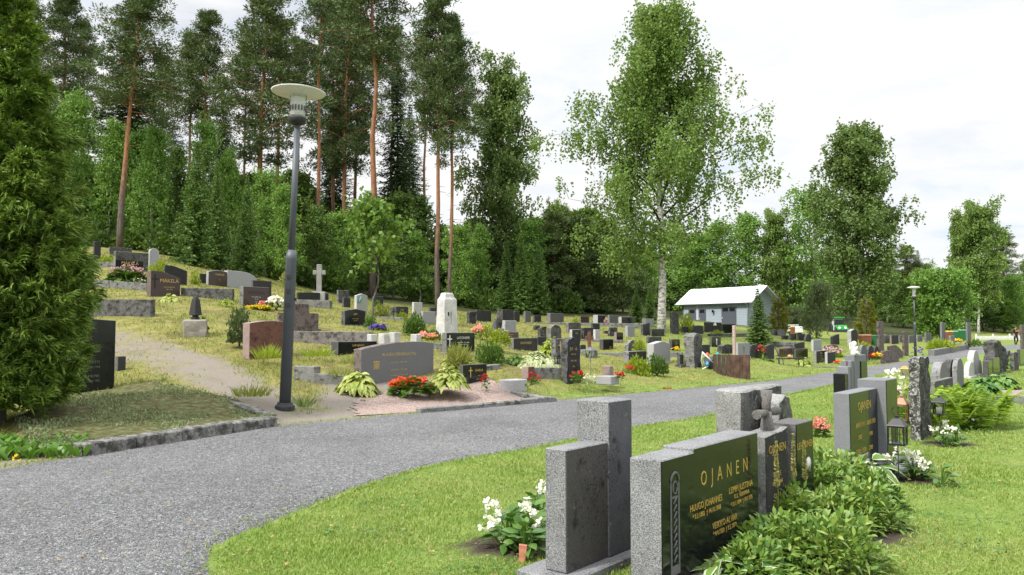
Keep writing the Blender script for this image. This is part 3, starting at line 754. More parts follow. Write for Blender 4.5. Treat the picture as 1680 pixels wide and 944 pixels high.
for nm, kk, mm, lab in (('slope_grass', ~lw, DRYG, 'patchy yellowish grass growing between the graves on the slope'), ('field_grass', lw, LAWN, 'green grass of the burial field between the path and the wood')):
    hgt = rng.uniform(0.03, 0.085, kk.sum()) * (0.7 + 0.5 * pn[kk]) * (1 + 0.012 * r_[kk]) * (1.0 if nm == 'slope_grass' else .72)
    tag(link(nm, blades(nm.replace('_', ' '), Pz[kk], hgt, 0.0016 + 0.0004 * r_[kk], mm, 1.0)), lab, 'grass', kind='stuff')

# grass runners and leaf litter creeping onto the path
def edge_pts(Lx, n, off0, off1, side, rmax):
    L2 = dens(Lx, .05); L2 = L2[(np.hypot(L2[:, 0], L2[:, 1]) < rmax) & (L2[:, 1] > 3.3)]
    i = rng.integers(0, len(L2) - 1, n); t = L2[i + 1] - L2[i]; t = t / np.maximum(np.hypot(t[:, 0], t[:, 1])[:, None], 1e-6)
    nr = np.stack([-t[:, 1], t[:, 0]], 1) * side
    cl_ = np.sin(i * .05) * np.sin(i * .021 + 1)
    return L2[i] + nr * (off0 + (off1 - off0) * rng.random(n)[:, None] ** 2.2 * (0.3 + 0.7 * np.clip(cl_, 0, 1))[:, None])
P = np.vstack([edge_pts(chaikin(RE), 5200, -0.02, 0.34, 1, 26), edge_pts(chaikin(LE), 3600, -0.02, 0.30, -1, 26)])
r_ = np.hypot(P[:, 0], P[:, 1])
Pz = np.stack([P[:, 0], P[:, 1], np.full(len(P), 0.006)], 1)
tag(link('edge_grass', blades('edge grass', Pz, rng.uniform(.015, .05, len(P)), 0.0016 + 0.0004 * r_, LAWN, 1.2)), 'ragged grass creeping in from both edges of the path', 'grass', kind='stuff')

# dead leaves and needles blown over lawn and path
n = 1500; r_ = np.exp(rng.uniform(np.log(3.6), np.log(22), n)); th = rng.uniform(-.62, .62, n)
P = np.stack([r_ * np.sin(th), r_ * np.cos(th)], 1); sd_l = seg_sd(P, LE); P = P[sd_l < 0.2]
onp = in_poly(P, ROADPOLY); Pz = np.stack([P[:, 0], P[:, 1], np.where(onp, .034, .03)], 1)[(rng.random(len(P)) < np.where(onp, .6, 1.0))]
m = len(Pz); an = rng.uniform(0, 6.28, m); L = rng.uniform(.02, .045, m)[:, None]; D = np.stack([np.cos(an), np.sin(an), rng.normal(0, .15, m)], 1); S = np.stack([-np.sin(an), np.cos(an), rng.normal(0, .2, m)], 1)
V = np.stack([Pz, Pz + D * L * .5 + S * L * .28, Pz + D * L, Pz + D * L * .5 - S * L * .28], 1).reshape(-1, 3)
LIT = leafmat('dead leaf', [(.16, .09, .04), (.30, .20, .09), (.42, .36, .16), (.22, .13, .07)], .15, .7, .2, .8)
tag(link('leaf_litter', np_mesh('leaf litter', V, np.arange(m * 4).reshape(m, 4), LIT)), 'small dead leaves scattered over lawn and path', 'litter', kind='stuff')

# clover in the lawn
P, r_ = lawn_points(26000, 3.4, 16, -0.42, 0.66)
cp = np.sin(P[:, 0] * 3.3 + 2 * np.sin(P[:, 1] * 2.1)) * np.sin(P[:, 1] * 3.7 + np.sin(P[:, 0] * 2.2))
k = (seg_sd(P, RE) < -0.05) & (soil_f(P) < 0.4) & (cp > 0.45); P, r_ = P[k], r_[k]; m = len(P)
Pz = np.stack([P[:, 0], P[:, 1], rng.uniform(.012, .032, m)], 1); an = rng.uniform(0, 6.28, m); L = rng.uniform(.012, .022, m)[:, None] * (1 + .04 * r_[:, None])
D = np.stack([np.cos(an), np.sin(an), rng.normal(.1, .25, m)], 1); S = np.stack([-np.sin(an), np.cos(an), rng.normal(0, .25, m)], 1)
V = np.stack([Pz, Pz + D * L * .6 + S * L * .5, Pz + D * L, Pz + D * L * .6 - S * L * .5], 1).reshape(-1, 3)
tag(link('clover', np_mesh('clover', V, np.arange(m * 4).reshape(m, 4), leafmat('clover leaf', [(.05, .13, .03), (.10, .21, .045), (.16, .28, .07)], .25, .5))), 'patches of dark green clover in the lawn', 'ground cover', kind='stuff')
# ------------------------------------------------------------------ headstones
AZ = R(39.4)                                        # all grave rows face the same way
DX, DY = math.sin(AZ), math.cos(AZ)                 # along the front face; the front looks along (DY,-DX)
ROT = R(90) - AZ
SORT = stone_sorts()
INK = {'gold': plain('gold lettering', (0.62, 0.43, 0.11), 0.35, 0.5, 0.35, 0.1), 'dullgold': plain('dull gold lettering', (0.52, 0.39, 0.13), 0.5, 0.4, 0.2, 0.2),
       'white': plain('white lettering', (0.72, 0.72, 0.70), 0.6, 0.3, 0, 0.08), 'grey': plain('grey lettering', (0.20, 0.20, 0.20), 0.7, 0.3, 0, 0.2), 'dark': plain('dark lettering', (0.02, 0.015, 0.012), 0.7, 0.3, 0, 0.2)}
def text_mesh(lines, width, depth=0.0015):
    """lines: (string, x, z, size) on the x-z plane looking along -y; one mesh"""
    V = []; Fc = []
    for s, x, z, size, maxw in lines:
        cu = bpy.data.curves.new('lettering', 'FONT'); cu.body = s; cu.size = size; cu.align_x = 'CENTER'; cu.align_y = 'CENTER'
        cu.extrude = depth; cu.resolution_u = 2; cu.offset = -0.010 * size
        ob = bpy.data.objects.new('lettering', cu); COL.objects.link(ob)
        me = bpy.data.meshes.new_from_object(ob)
        xs = [v.co.x for v in me.vertices]
        k = 1.0
        if xs:
            wd = max(xs) - min(xs)
            if wd > maxw: k = maxw / wd
        b = len(V)
        V += [(x + v.co.x * k, -v.co.z - 0.0018, z + v.co.y) for v in me.vertices]
        Fc += [tuple(b + i for i in p.vertices) for p in me.polygons]
        bpy.data.objects.remove(ob); bpy.data.curves.remove(cu); bpy.data.meshes.remove(me)
    return V, Fc
def letters(parent, lines, ink, off=(0, 0, 0)):
    V, Fc = text_mesh(lines, 1)
    m = MB(); m.add(V, Fc)
    return m.build('lettering', INK[ink], parent, off)
def outline(kind, w, h, seed):
    rr = random.Random(seed); b = -0.35
    L = [(0, b), (w, b)]
    if kind == 'flat': T = [(w, h), (0, h)]
    elif kind == 'skew': T = [(w, h * .965), (0, h)]
    elif kind == 'slope': T = [(w, h * .76), (w * .34, h * 1.0), (0, h * 1.0)]
    elif kind == 'slopeup': T = [(w, h * 1.02), (w * .6, h * .98), (0, h * .82)]
    elif kind == 'gable': T = [(w, h * .88), (w * .52, h), (0, h * .88)]
    elif kind == 'arch': T = [(w * (1 - i / 10), h * (0.88 + 0.12 * math.sin(math.pi * min(1, (1 - i / 10) * 1.0) * .9 + .15))) for i in range(11)]
    elif kind == 'lowarch': T = [(w * (1 - i / 8), h * (0.93 + 0.07 * math.sin(math.pi * (1 - i / 8)))) for i in range(9)]
    elif kind == 'round': T = [(w * (.5 + .5 * math.cos(math.pi * i / 10)), h - w * .34 * (1 - math.sin(math.pi * i / 10))) for i in range(11)]
    elif kind == 'fall': T = [(w, h * .62), (w * .9, h * .78), (w * .75, h * .9), (w * .55, h * .98), (w * .3, h), (0, h)]
    elif kind == 'whale': T = [(w, h * .96), (w * .86, h * .99), (w * .72, h), (w * .45, h * .985), (w * .22, h * .93), (0, h * .855)]
    elif kind == 'shoulder': T = [(w, h * .64), (w * .76, h * .64), (w * .74, h * .97), (w * .5, h), (w * .3, h * .97), (w * .28, h * .64), (0, h * .64)]
    elif kind == 'swoop': T = [(w, h * .15), (w * .9, h * .3), (w * .8, h * .55), (w * .62, h * .85), (w * .45, h), (w * .2, h * .98), (0, h * .92)]
    else:
        n = 9; T = []
        for i in range(n + 1):
            x = w * (1 - i / n)
            T.append((x, h * (1 - 0.05 * rr.random() - 0.06 * abs(2 * i / n - 1) ** 3)))
        L = [(0, b), (w, b), (w * (1 + .02 * rr.random()), h * .5)]
        T.append((-w * .02 * rr.random(), h * .45))
    return L + T
def roughen(o, amp, seed, cut=0.12):
    """break up flat faces of a natural stone"""
    bm = bmesh.new(); bm.from_mesh(o.data)
    bmesh.ops.triangulate(bm, faces=[f for f in bm.faces if len(f.verts) > 4])
    for _ in range(4):
        es = [e for e in bm.edges if e.calc_length() > cut]
        if not es or len(bm.edges) > 9000: break
        bmesh.ops.subdivide_edges(bm, edges=es, cuts=1, use_grid_fill=False)
        bmesh.ops.triangulate(bm, faces=[f for f in bm.faces if len(f.verts) > 4])
    from mathutils import noise as mn
    for v in bm.verts:
        q = v.co * 5.0 + Vector((seed * 3.1, seed * 1.7, 0))
        v.co += Vector((mn.noise(q), mn.noise(q + Vector((9, 3, 1))), mn.noise(q + Vector((4, 8, 2))))) * amp + Vector((mn.noise(q * 4), mn.noise(q * 4 + Vector((5, 1, 7))), mn.noise(q * 4 + Vector((2, 6, 3))))) * amp * .4
    bm.to_mesh(o.data); bm.free()
    o.data.update()

def slab_size(xL, xM, xR, P):
    X, Y = P[0], P[1]
    a = (xL - 840) / F; t = (X - a * Y) / (DY + a * DX)
    b = (xR - 840) / F; w = (b * Y - X) / (DX - b * DY)
    return max(0.05, t), max(0.08, w)
def cross_mesh(cx, h0, size, ink, parent, wd=None):
    m = MB(); t = wd or max(0.008, size * .045)
    m.box(cx - t, cx + t, -0.006, 0.002, h0, h0 + size)
    m.box(cx - size * .27, cx - t, -0.006, 0.002, h0 + size * .62, h0 + size * .62 + 2 * t)
    m.box(cx + t, cx + size * .27, -0.006, 0.002, h0 + size * .62, h0 + size * .62 + 2 * t)
    return m.build('cross_emblem', INK[ink], parent)
def headstone(i, row):
    xL, xM, xR, yt, yb, d, kind, sort, label, op = row
    P = at(xM, yb, d)
    t, w = slab_size(xL, xM, xR, P)
    t = min(max(t, 0.11), 0.34)
    if w > 2.6: w = 2.6
    top = at(xM, yt, d + 0.5 * w * DY if kind in ('round', 'whale', 'shoulder', 'gable', 'arch') else d)
    h = top[2] - P[2]
    fr, sd = SORT[sort]
    if op.get('side'): sd = SORT[op['side']][1]
    m = MB(); m.prism(outline(kind, w, h, i), 0.0, t, 0, 1)
    o = m.build('headstone', [fr, sd], None, P, ROT, bevel=0.008 if kind != 'rough' else 0)
    tag(o, label, 'headstone')
    if kind == 'rough' or sort in ('rock',): roughen(o, 0.03 if h > .3 else 0.015, i, 0.1)
    # a plain low footing under most stones
    if d < 26 and kind not in ('rough',) and sort not in ('rock', 'red'):
        f = MB(); f.box(-.05, w + .05, -.05, t + .05, -.3, .035); f.build('plinth', sd, o, bevel=0.006)
    ink = op.get('tc', 'gold'); tx = op.get('tx', 0.5) * w
    if op.get('plate'):
        a, b, c, e = op['plate']
        q = MB(); q.box(a * w + .004, b * w, -.035, -.001, c * h, e * h); pl = q.build('name_plate', SORT['black'][0], o, bevel=.004)
        letters(pl, [(s, w * .42, z * h, sz * 1.05, w * .7) for s, z, sz in op['txt']], ink, (0, -.035, 0))
    elif op.get('txt'):
        mw = 2 * min(tx, w - tx) * .86
        letters(o, [(s, tx, z * h, sz * max(h, .45) * 1.15, mw) for s, z, sz in op['txt']], ink)
        if op.get('txt2'): letters(o, [(s, tx, z * h, sz * max(h, .5), mw) for s, z, sz in op['txt2']], 'dullgold' if ink == 'dullgold' else 'white')
    if op.get('cross'):
        c = op['cross']; cross_mesh(c[0] * w, h * .88 - c[1] * h, c[1] * h, c[2], o, 0.02 if c[2] == 'dark' else None)
    if op.get('block'):
        q = MB(); q.box(-.26, -.012, -.05, t - .03, -.3, h * .92); bl = q.build('side_block', SORT['grey'][1], o, bevel=.006)
        cm = MB(); cm.box(-.15, -.12, -.058, -.0505, h * .1, h * .85); cm.box(-.22, -.151, -.058, -.0505, h * .52, h * .58); cm.box(-.119, -.05, -.058, -.0505, h * .52, h * .58)
        cm.build('cross_emblem', INK['dark'], bl)
    if op.get('badge'):
        q = MB(); q.lathe([(0.0, 0), (.05, .0), (.055, .012), (.03, .02)], 10, (0, 0, 0)); 
        q.box(-.02, .02, -.2, -.04, 0.0, .015)
        b_ = q.build('emblem', INK[op['badge']], o, (w * .5, -.003, h * .66)); b_.rotation_euler = (R(90), 0, 0)
    if op.get('emblem'):
        q = MB()
        for a in range(6): q.box(.16 * w + a * .026, .16 * w + a * .026 + .012, -.006, .001, h * .42 + .02 * (a % 2), h * .6 - .015 * ((a * 2) % 3))
        q.box(.16 * w - .01, .16 * w + .152, -.0068, .0005, h * .58, h * .6)
        q.build('grain_emblem', INK['dullgold'], o)
    if op.get('bird'):
        q = MB()
        q.tube([(w * .2, -.03, h * .45), (w * .24, -.05, h * .6), (w * .3, -.04, h * .75), (w * .36, -.05, h * .84)], [.02, .045, .035, .015], 8)
        q.tube([(w * .22, -.03, h * .7), (w * .36, -.03, h * .62)], [.008, .03], 6)
        q.build('bird_figure', plain('verdigris bronze', (0.10, 0.30, 0.27), .6), o)
    return o
HS = [headstone(i, r) for i, r in enumerate(STONES)]

# ------------------------------------------------------------------ kerbs and terrace walls
mossy = granite('mossy stone', (0.21, 0.195, 0.185), lichen=0.35, lichcol=(0.16, 0.12, 0.02), dark=0.35)
for i, (x0, y0, d0, x1, y1, d1, hh, th, sort, label) in enumerate(WALLS):
    a, b = at(x0, y0, d0), at(x1, y1, d1)
    L = math.hypot(b[0] - a[0], b[1] - a[1]); rz = math.atan2(b[1] - a[1], b[0] - a[0])
    m = MB(); n = max(1, int(L / 1.3)); rr = random.Random(i)
    for k in range(n):
        u0, u1 = k / n, (k + 1) / n
        z0 = (b[2] - a[2]) * u0; z1 = (b[2] - a[2]) * u1; e = rr.uniform(-.01, .01); g = 0.006 if k < n - 1 else 0
        x_0, x_1 = u0 * L, u1 * L - g
        vs = [(x_0, 0, z0 - .3), (x_1, 0, z1 - .3), (x_1, th, z1 - .3), (x_0, th, z0 - .3), (x_0, e, z0 + hh), (x_1, e, z1 + hh + e), (x_1, th, z1 + hh + e), (x_0, th, z0 + hh)]
        m.add(vs, [(0, 3, 2, 1), (4, 5, 6, 7), (0, 1, 5, 4), (1, 2, 6, 5), (2, 3, 7, 6), (3, 0, 4, 7)], 0)
    o = m.build('stone_kerb', mossy if sort == 'pink' else SORT[sort][1], None, a, rz, bevel=.012)
    tag(o, label, 'kerb')
    if sort in ('rock', 'pink'): roughen(o, .012, i, .2)
# ------------------------------------------------------------------ leaf geometry
def unit(a): return a / np.maximum(np.linalg.norm(a, axis=-1, keepdims=True), 1e-9)
def strips(P, D, L, W, prof, curl=0.3, rg=None, upish=True):
    """flat leaf blades: P base, D direction, L length, W half width, prof = widths from base to tip"""
    rg = rg or rng
    n = len(P); k = len(prof); D = unit(D)
    up = np.tile([0, 0, 1.0], (n, 1)) + rg.normal(0, 0.35 if upish else 1.2, (n, 3))
    S = unit(np.cross(D, up))
    t = np.linspace(0, 1, k)
    L = np.broadcast_to(L, n); W = np.broadcast_to(W, n); curl = np.broadcast_to(curl, n)
    C = P[:, None] + D[:, None] * (L[:, None] * t)[..., None]
    C[..., 2] -= (curl * L)[:, None] * t ** 2
    off = S[:, None] * (W[:, None] * np.asarray(prof)[None])[..., None]
    V = np.stack([C - off, C + off], 2).reshape(-1, 3)
    b = np.arange(n)[:, None, None] * (2 * k) + np.arange(k - 1)[None, :, None] * 2
    Fq = (b + np.array([0, 1, 3, 2])).reshape(-1, 4)
    return V, Fq
def diamonds(P, D, L, W, rg=None, flat=0.8):
    """one quad per leaf (for leaves a few pixels wide)"""
    rg = rg or rng
    n = len(P); D = unit(D); S = unit(np.cross(D, rg.normal(0, 1, (n, 3)) * flat + np.array([0, 0, 1.0])))
    L = np.broadcast_to(L, n)[:, None]; W = np.broadcast_to(W, n)[:, None]
    V = np.stack([P, P + D * L * .45 + S * W, P + D * L, P + D * L * .45 - S * W], 1).reshape(-1, 3)
    return V, np.arange(n * 4).reshape(n, 4)
def join(parts):
    Vs, Fs, Ms, b = [], [], [], 0
    for i, p in enumerate(parts):
        V, Fq = p[0], p[1]
        Vs.append(V); Fs.append(Fq + b); Ms.append(np.full(len(Fq), p[2] if len(p) > 2 else 0)); b += len(V)
    return np.concatenate(Vs), np.concatenate(Fs), np.concatenate(Ms)
def sph(n, rg): return unit(rg.normal(0, 1, (n, 3)))
HEART = [0.08, .75, 1.0, .88, .55, .04]; OVAL = [.1, .8, 1, .7, .05]; BLADE = [.7, 1, .8, .45, .03]

G = {
 'hosta':   leafmat('hosta leaf', [(0.16, 0.24, 0.04), (0.30, 0.38, 0.08), (0.42, 0.46, 0.13), (0.5, 0.52, 0.2)], 0.3, .45, .3, .6),
 'dhosta':  leafmat('green hosta leaf', [(0.035, 0.10, 0.02), (0.07, 0.18, 0.03), (0.13, 0.26, 0.045), (0.20, 0.33, 0.07)], 0.25, .38, .3, .6, .45),
 'lime':    leafmat('lime leaf', [(0.17, 0.25, 0.02), (0.27, 0.35, 0.035), (0.36, 0.42, 0.05)], 0.35, .5),
 'fern':    leafmat('fern frond', [(0.168, 0.297, 0.023), (0.280, 0.419, 0.036), (0.420, 0.540, 0.065)], 0.4, .5),
 'green':   leafmat('garden leaf', [(0.045, 0.10, 0.02), (0.09, 0.17, 0.03), (0.15, 0.24, 0.05)], 0.3, .45),
 'astilbe': leafmat('astilbe leaf', [(0.053, 0.124, 0.024), (0.107, 0.207, 0.039), (0.177, 0.296, 0.054), (0.318, 0.390, 0.097)], 0.25, .42, .3, .65, .45),
 'begonia': leafmat('begonia leaf', [(0.04, 0.11, 0.02), (0.09, 0.19, 0.035), (0.16, 0.27, 0.06)], 0.25, .32, .2, .7, .5),
 'lily':    leafmat('lily of the valley leaf', [(0.05, 0.13, 0.02), (0.10, 0.22, 0.03), (0.17, 0.31, 0.05)], 0.35, .4),
 'variegd': leafmat('white hosta edge', [(0.45, 0.50, 0.32), (0.62, 0.64, 0.5)], 0.25, .5),
 'birch':   leafmat('birch leaf', [(0.091, 0.164, 0.036), (0.145, 0.236, 0.055), (0.204, 0.302, 0.076), (0.276, 0.365, 0.109)], 0.38, .5, .5, .45),
 'birchd':  leafmat('dark birch leaf', [(0.081, 0.135, 0.044), (0.137, 0.209, 0.059), (0.201, 0.284, 0.081)], 0.32, .5, .5, .45),
 'under':   leafmat('young leaf tree', [(0.068, 0.143, 0.030), (0.129, 0.246, 0.050), (0.195, 0.343, 0.068), (0.271, 0.414, 0.089)], 0.38, .5, .55, .4),
 'underd':  leafmat('undergrowth leaf', [(0.059, 0.111, 0.025), (0.110, 0.188, 0.043), (0.181, 0.273, 0.060)], 0.3, .55, .55, .4),
 'maple':   leafmat('maple leaf', [(0.09, 0.18, 0.03), (0.15, 0.26, 0.045), (0.22, 0.34, 0.07)], 0.4, .45),
 'pine':    leafmat('pine needles', [(0.030, 0.054, 0.018), (0.056, 0.096, 0.027), (0.097, 0.141, 0.044), (0.141, 0.179, 0.063)], 0.15, .55, .5, .5),
 'spruce':  leafmat('spruce needles', [(0.023, 0.050, 0.017), (0.047, 0.088, 0.027), (0.088, 0.147, 0.042)], 0.15, .55, .4, .55),
 'sprucel': leafmat('young spruce needles', [(0.043, 0.098, 0.023), (0.094, 0.175, 0.039), (0.189, 0.294, 0.065)], 0.2, .5, .4, .6),
 'thuja':   leafmat('thuja sprays', [(0.040, 0.090, 0.015), (0.085, 0.162, 0.024), (0.154, 0.245, 0.037), (0.259, 0.340, 0.065)], 0.25, .5, .4, .55),
 'gthuja':  leafmat('golden thuja sprays', [(0.105, 0.131, 0.016), (0.225, 0.245, 0.026), (0.360, 0.350, 0.039)], 0.2, .5),
 'cream':   leafmat('cream edged leaf', [(0.14, 0.24, 0.05), (0.36, 0.42, 0.18), (0.58, 0.60, 0.40)], 0.3, .5, .2, .75),
 'willow':  leafmat('willow leaf', [(0.06, 0.09, 0.035), (0.10, 0.14, 0.055), (0.15, 0.19, 0.08)], 0.3, .55),
 'ygrass':  leafmat('yellow green grass', [(0.16, 0.21, 0.04), (0.27, 0.30, 0.07), (0.36, 0.36, 0.13)], 0.35, .55),
 'sedum':   leafmat('stonecrop', [(0.11, 0.15, 0.06), (0.2, 0.25, 0.12), (0.32, 0.34, 0.2)], 0.2, .6),
 'redleaf': leafmat('red sorrel', [(0.16, 0.03, 0.02), (0.25, 0.06, 0.04), (0.18, 0.14, 0.04)], 0.2, .6),
}
def petal(name, c, tr=0.3):
    return leafmat(name, [tuple(np.array(c) * .72), c, tuple(np.minimum(np.array(c) * 1.15, .92))], tr, .5, .2, .7)
B = {'white': petal('white petals', (0.82, 0.81, 0.76)), 'red': petal('red petals', (0.46, 0.018, 0.018)), 'orange': petal('orange red petals', (0.80, 0.085, 0.02)),
     'pink': petal('pink petals', (0.56, 0.34, 0.42)), 'salmon': petal('salmon petals', (0.80, 0.33, 0.29)), 'purple': petal('violet petals', (0.14, 0.10, 0.42)),
     'yellow': petal('yellow petals', (0.80, 0.52, 0.02)), 'rust': petal('rhubarb red', (0.33, 0.07, 0.03)), 'straw': petal('astilbe plume', (0.38, 0.36, 0.14))}
STEM = plain('green stem', (0.09, 0.13, 0.03), .6)
TWIG = plain('brown twig', (0.09, 0.065, 0.05), .8)
BLACKP = plain('black painted metal', (0.018, 0.018, 0.02), .45, .5, .2)

# ------------------------------------------------------------------ small plants (each returns arrays about its own base)
def a_hosta(r, h, n, seed, L=None, curl=.55):
    g = np.random.default_rng(seed); L = L or r * .75
    az = g.uniform(0, 6.28, n); q = np.sqrt(g.uniform(0.0, 1, n)); el = R(72) - q * R(62) + g.normal(0, .12, n)
    out = np.stack([np.cos(az), np.sin(az), np.zeros(n)], 1)
    base = out * (q * r * .55)[:, None]; base[:, 2] = h * (1.0 - .78 * q ** 1.6) * g.uniform(.75, 1.0, n)
    D = out * np.cos(el)[:, None]; D[:, 2] = np.sin(el) * .55
    V, Fq = strips(base, D, L * g.uniform(.75, 1.2, n), L * g.uniform(.24, .34, n), HEART, curl * (1 + .55 * q), g)
    D2 = base - out * .02 * r; D2[:, 2] += .001
    st = strips(out * .02 * r, base, np.linalg.norm(base, axis=1), np.full(n, .006), [1, 1, 1], 0.0, g)
    return [(V, Fq), st]
def a_cloud(rx, rz, n, L, W, seed, z0=0.0, shell=0.45, lump=0.25, prof=None):
    g = np.random.default_rng(seed); d = sph(n, g); d[:, 2] = np.abs(d[:, 2]) * 1.0
    lump_d = sph(26, g); f = np.max(np.clip(d @ lump_d.T, 0, 1) ** 8, axis=1)
    q = (shell + (1 - shell) * g.random(n) ** .6) * (1 - lump + lump * f * 1.3)
    P = d * q[:, None] * np.array([rx, rx, rz]); P[:, 2] += z0
    D = d * .8 + g.normal(0, .45, (n, 3)); D[:, 2] += .25
    if prof: return strips(P, D, L * g.uniform(.7, 1.25, n), W * g.uniform(.7, 1.25, n), prof, .3, g)
    return diamonds(P, D, L * g.uniform(.7, 1.25, n), W * g.uniform(.7, 1.25, n), g)
def a_blades(r, h, n, seed, W=.006, lean=.5):
    g = np.random.default_rng(seed); az = g.uniform(0, 6.28, n); q = np.sqrt(g.random(n))
    P = np.stack([np.cos(az), np.sin(az), np.zeros(n)], 1) * (q * r * .6)[:, None]
    a2 = az + g.normal(0, .8, n); D = np.stack([np.cos(a2) * lean * (.3 + q), np.sin(a2) * lean * (.3 + q), np.ones(n)], 1)
    return strips(P, D, h * g.uniform(.6, 1.1, n), W * g.uniform(.7, 1.2, n), BLADE, .25 * q + .02, g, False)
def a_blooms(P, size, seed, petals=5, tilt=None):
    """flowers with petals at points P"""
    g = np.random.default_rng(seed); n = len(P); out = []
    nrm = unit(g.normal(0, .45, (n, 3)) + (np.array([0, -.35, .8]) if tilt is None else np.array(tilt)))
    a = unit(np.cross(nrm, g.normal(0, 1, (n, 3)))); b = np.cross(nrm, a)
    for k in range(petals):
        an = 2 * math.pi * k / petals
        D = a * math.cos(an) + b * math.sin(an) + nrm * .35
        s = size * g.uniform(.8, 1.2, n)
        V, Fq = strips(P, D, s, s * .42, [.3, .9, 1, .5], .12, g, False)
        out.append((V, Fq))
    return out
def put(name, sets, mats, parent=None, loc=(0, 0, 0), rz=0.0):
    V, Fq, M = join(sets)
    return link(name, np_mesh(name, V, Fq, mats, M), parent, loc, rz)
def spots(r, z, n, seed, zr=.02, sq=1.0):
    g = np.random.default_rng(seed); az = g.uniform(0, 6.28, n); q = np.sqrt(g.random(n))
    return np.stack([np.cos(az) * q * r, np.sin(az) * q * r * sq, z * (1 - .35 * q ** 2) + g.normal(0, zr, n)], 1)
def base_of(px, py, d):
    p = at(px, py, d) if d else on0(px, py); return p

def flower_plant(px, py, d, wpx, hpx, leaf, bloom, label, name='flowering_plant', cat='flower', nl=140, nb=25, bs=None, group=None, sq=1.0, leafLW=None, prof=OVAL):
    p = base_of(px, py, d); s = p[1] / F; r = wpx * s / 2; h = hpx * s
    o = empty(name, p); tag(o, label, cat, group)
    L, W = leafLW or (max(.05, r * .4), max(.02, r * .16))
    sd = int(px * 7 + py)
    V, Fq = a_cloud(1, h * .8, nl, L, W, sd, 0.0, .3, .15, prof)
    V = V.copy(); 
    g = np.random.default_rng(sd)
    # spread over the ellipse footprint
    c = V.reshape(nl, -1, 3); ctr = c[:, :1, :]; new = ctr * np.array([r * .9, r * .9 * sq, 1.0]); V = (c - ctr + new).reshape(-1, 3)
    put('leaves', [(V, Fq)], [G[leaf]], o)
    if nb:
        P = spots(r * .95, h * .95, nb, sd + 1, h * .12, sq)
        put('blooms', a_blooms(P, bs or max(.02, r * .12), sd), [B[bloom]], o)
    return o
def one_mesh_plant(name, px, py, d, sets, m, label, cat='plant', group=None, rz=0.0):
    o = put(name, sets, m, None, base_of(px, py, d), rz); tag(o, label, cat, group); return o

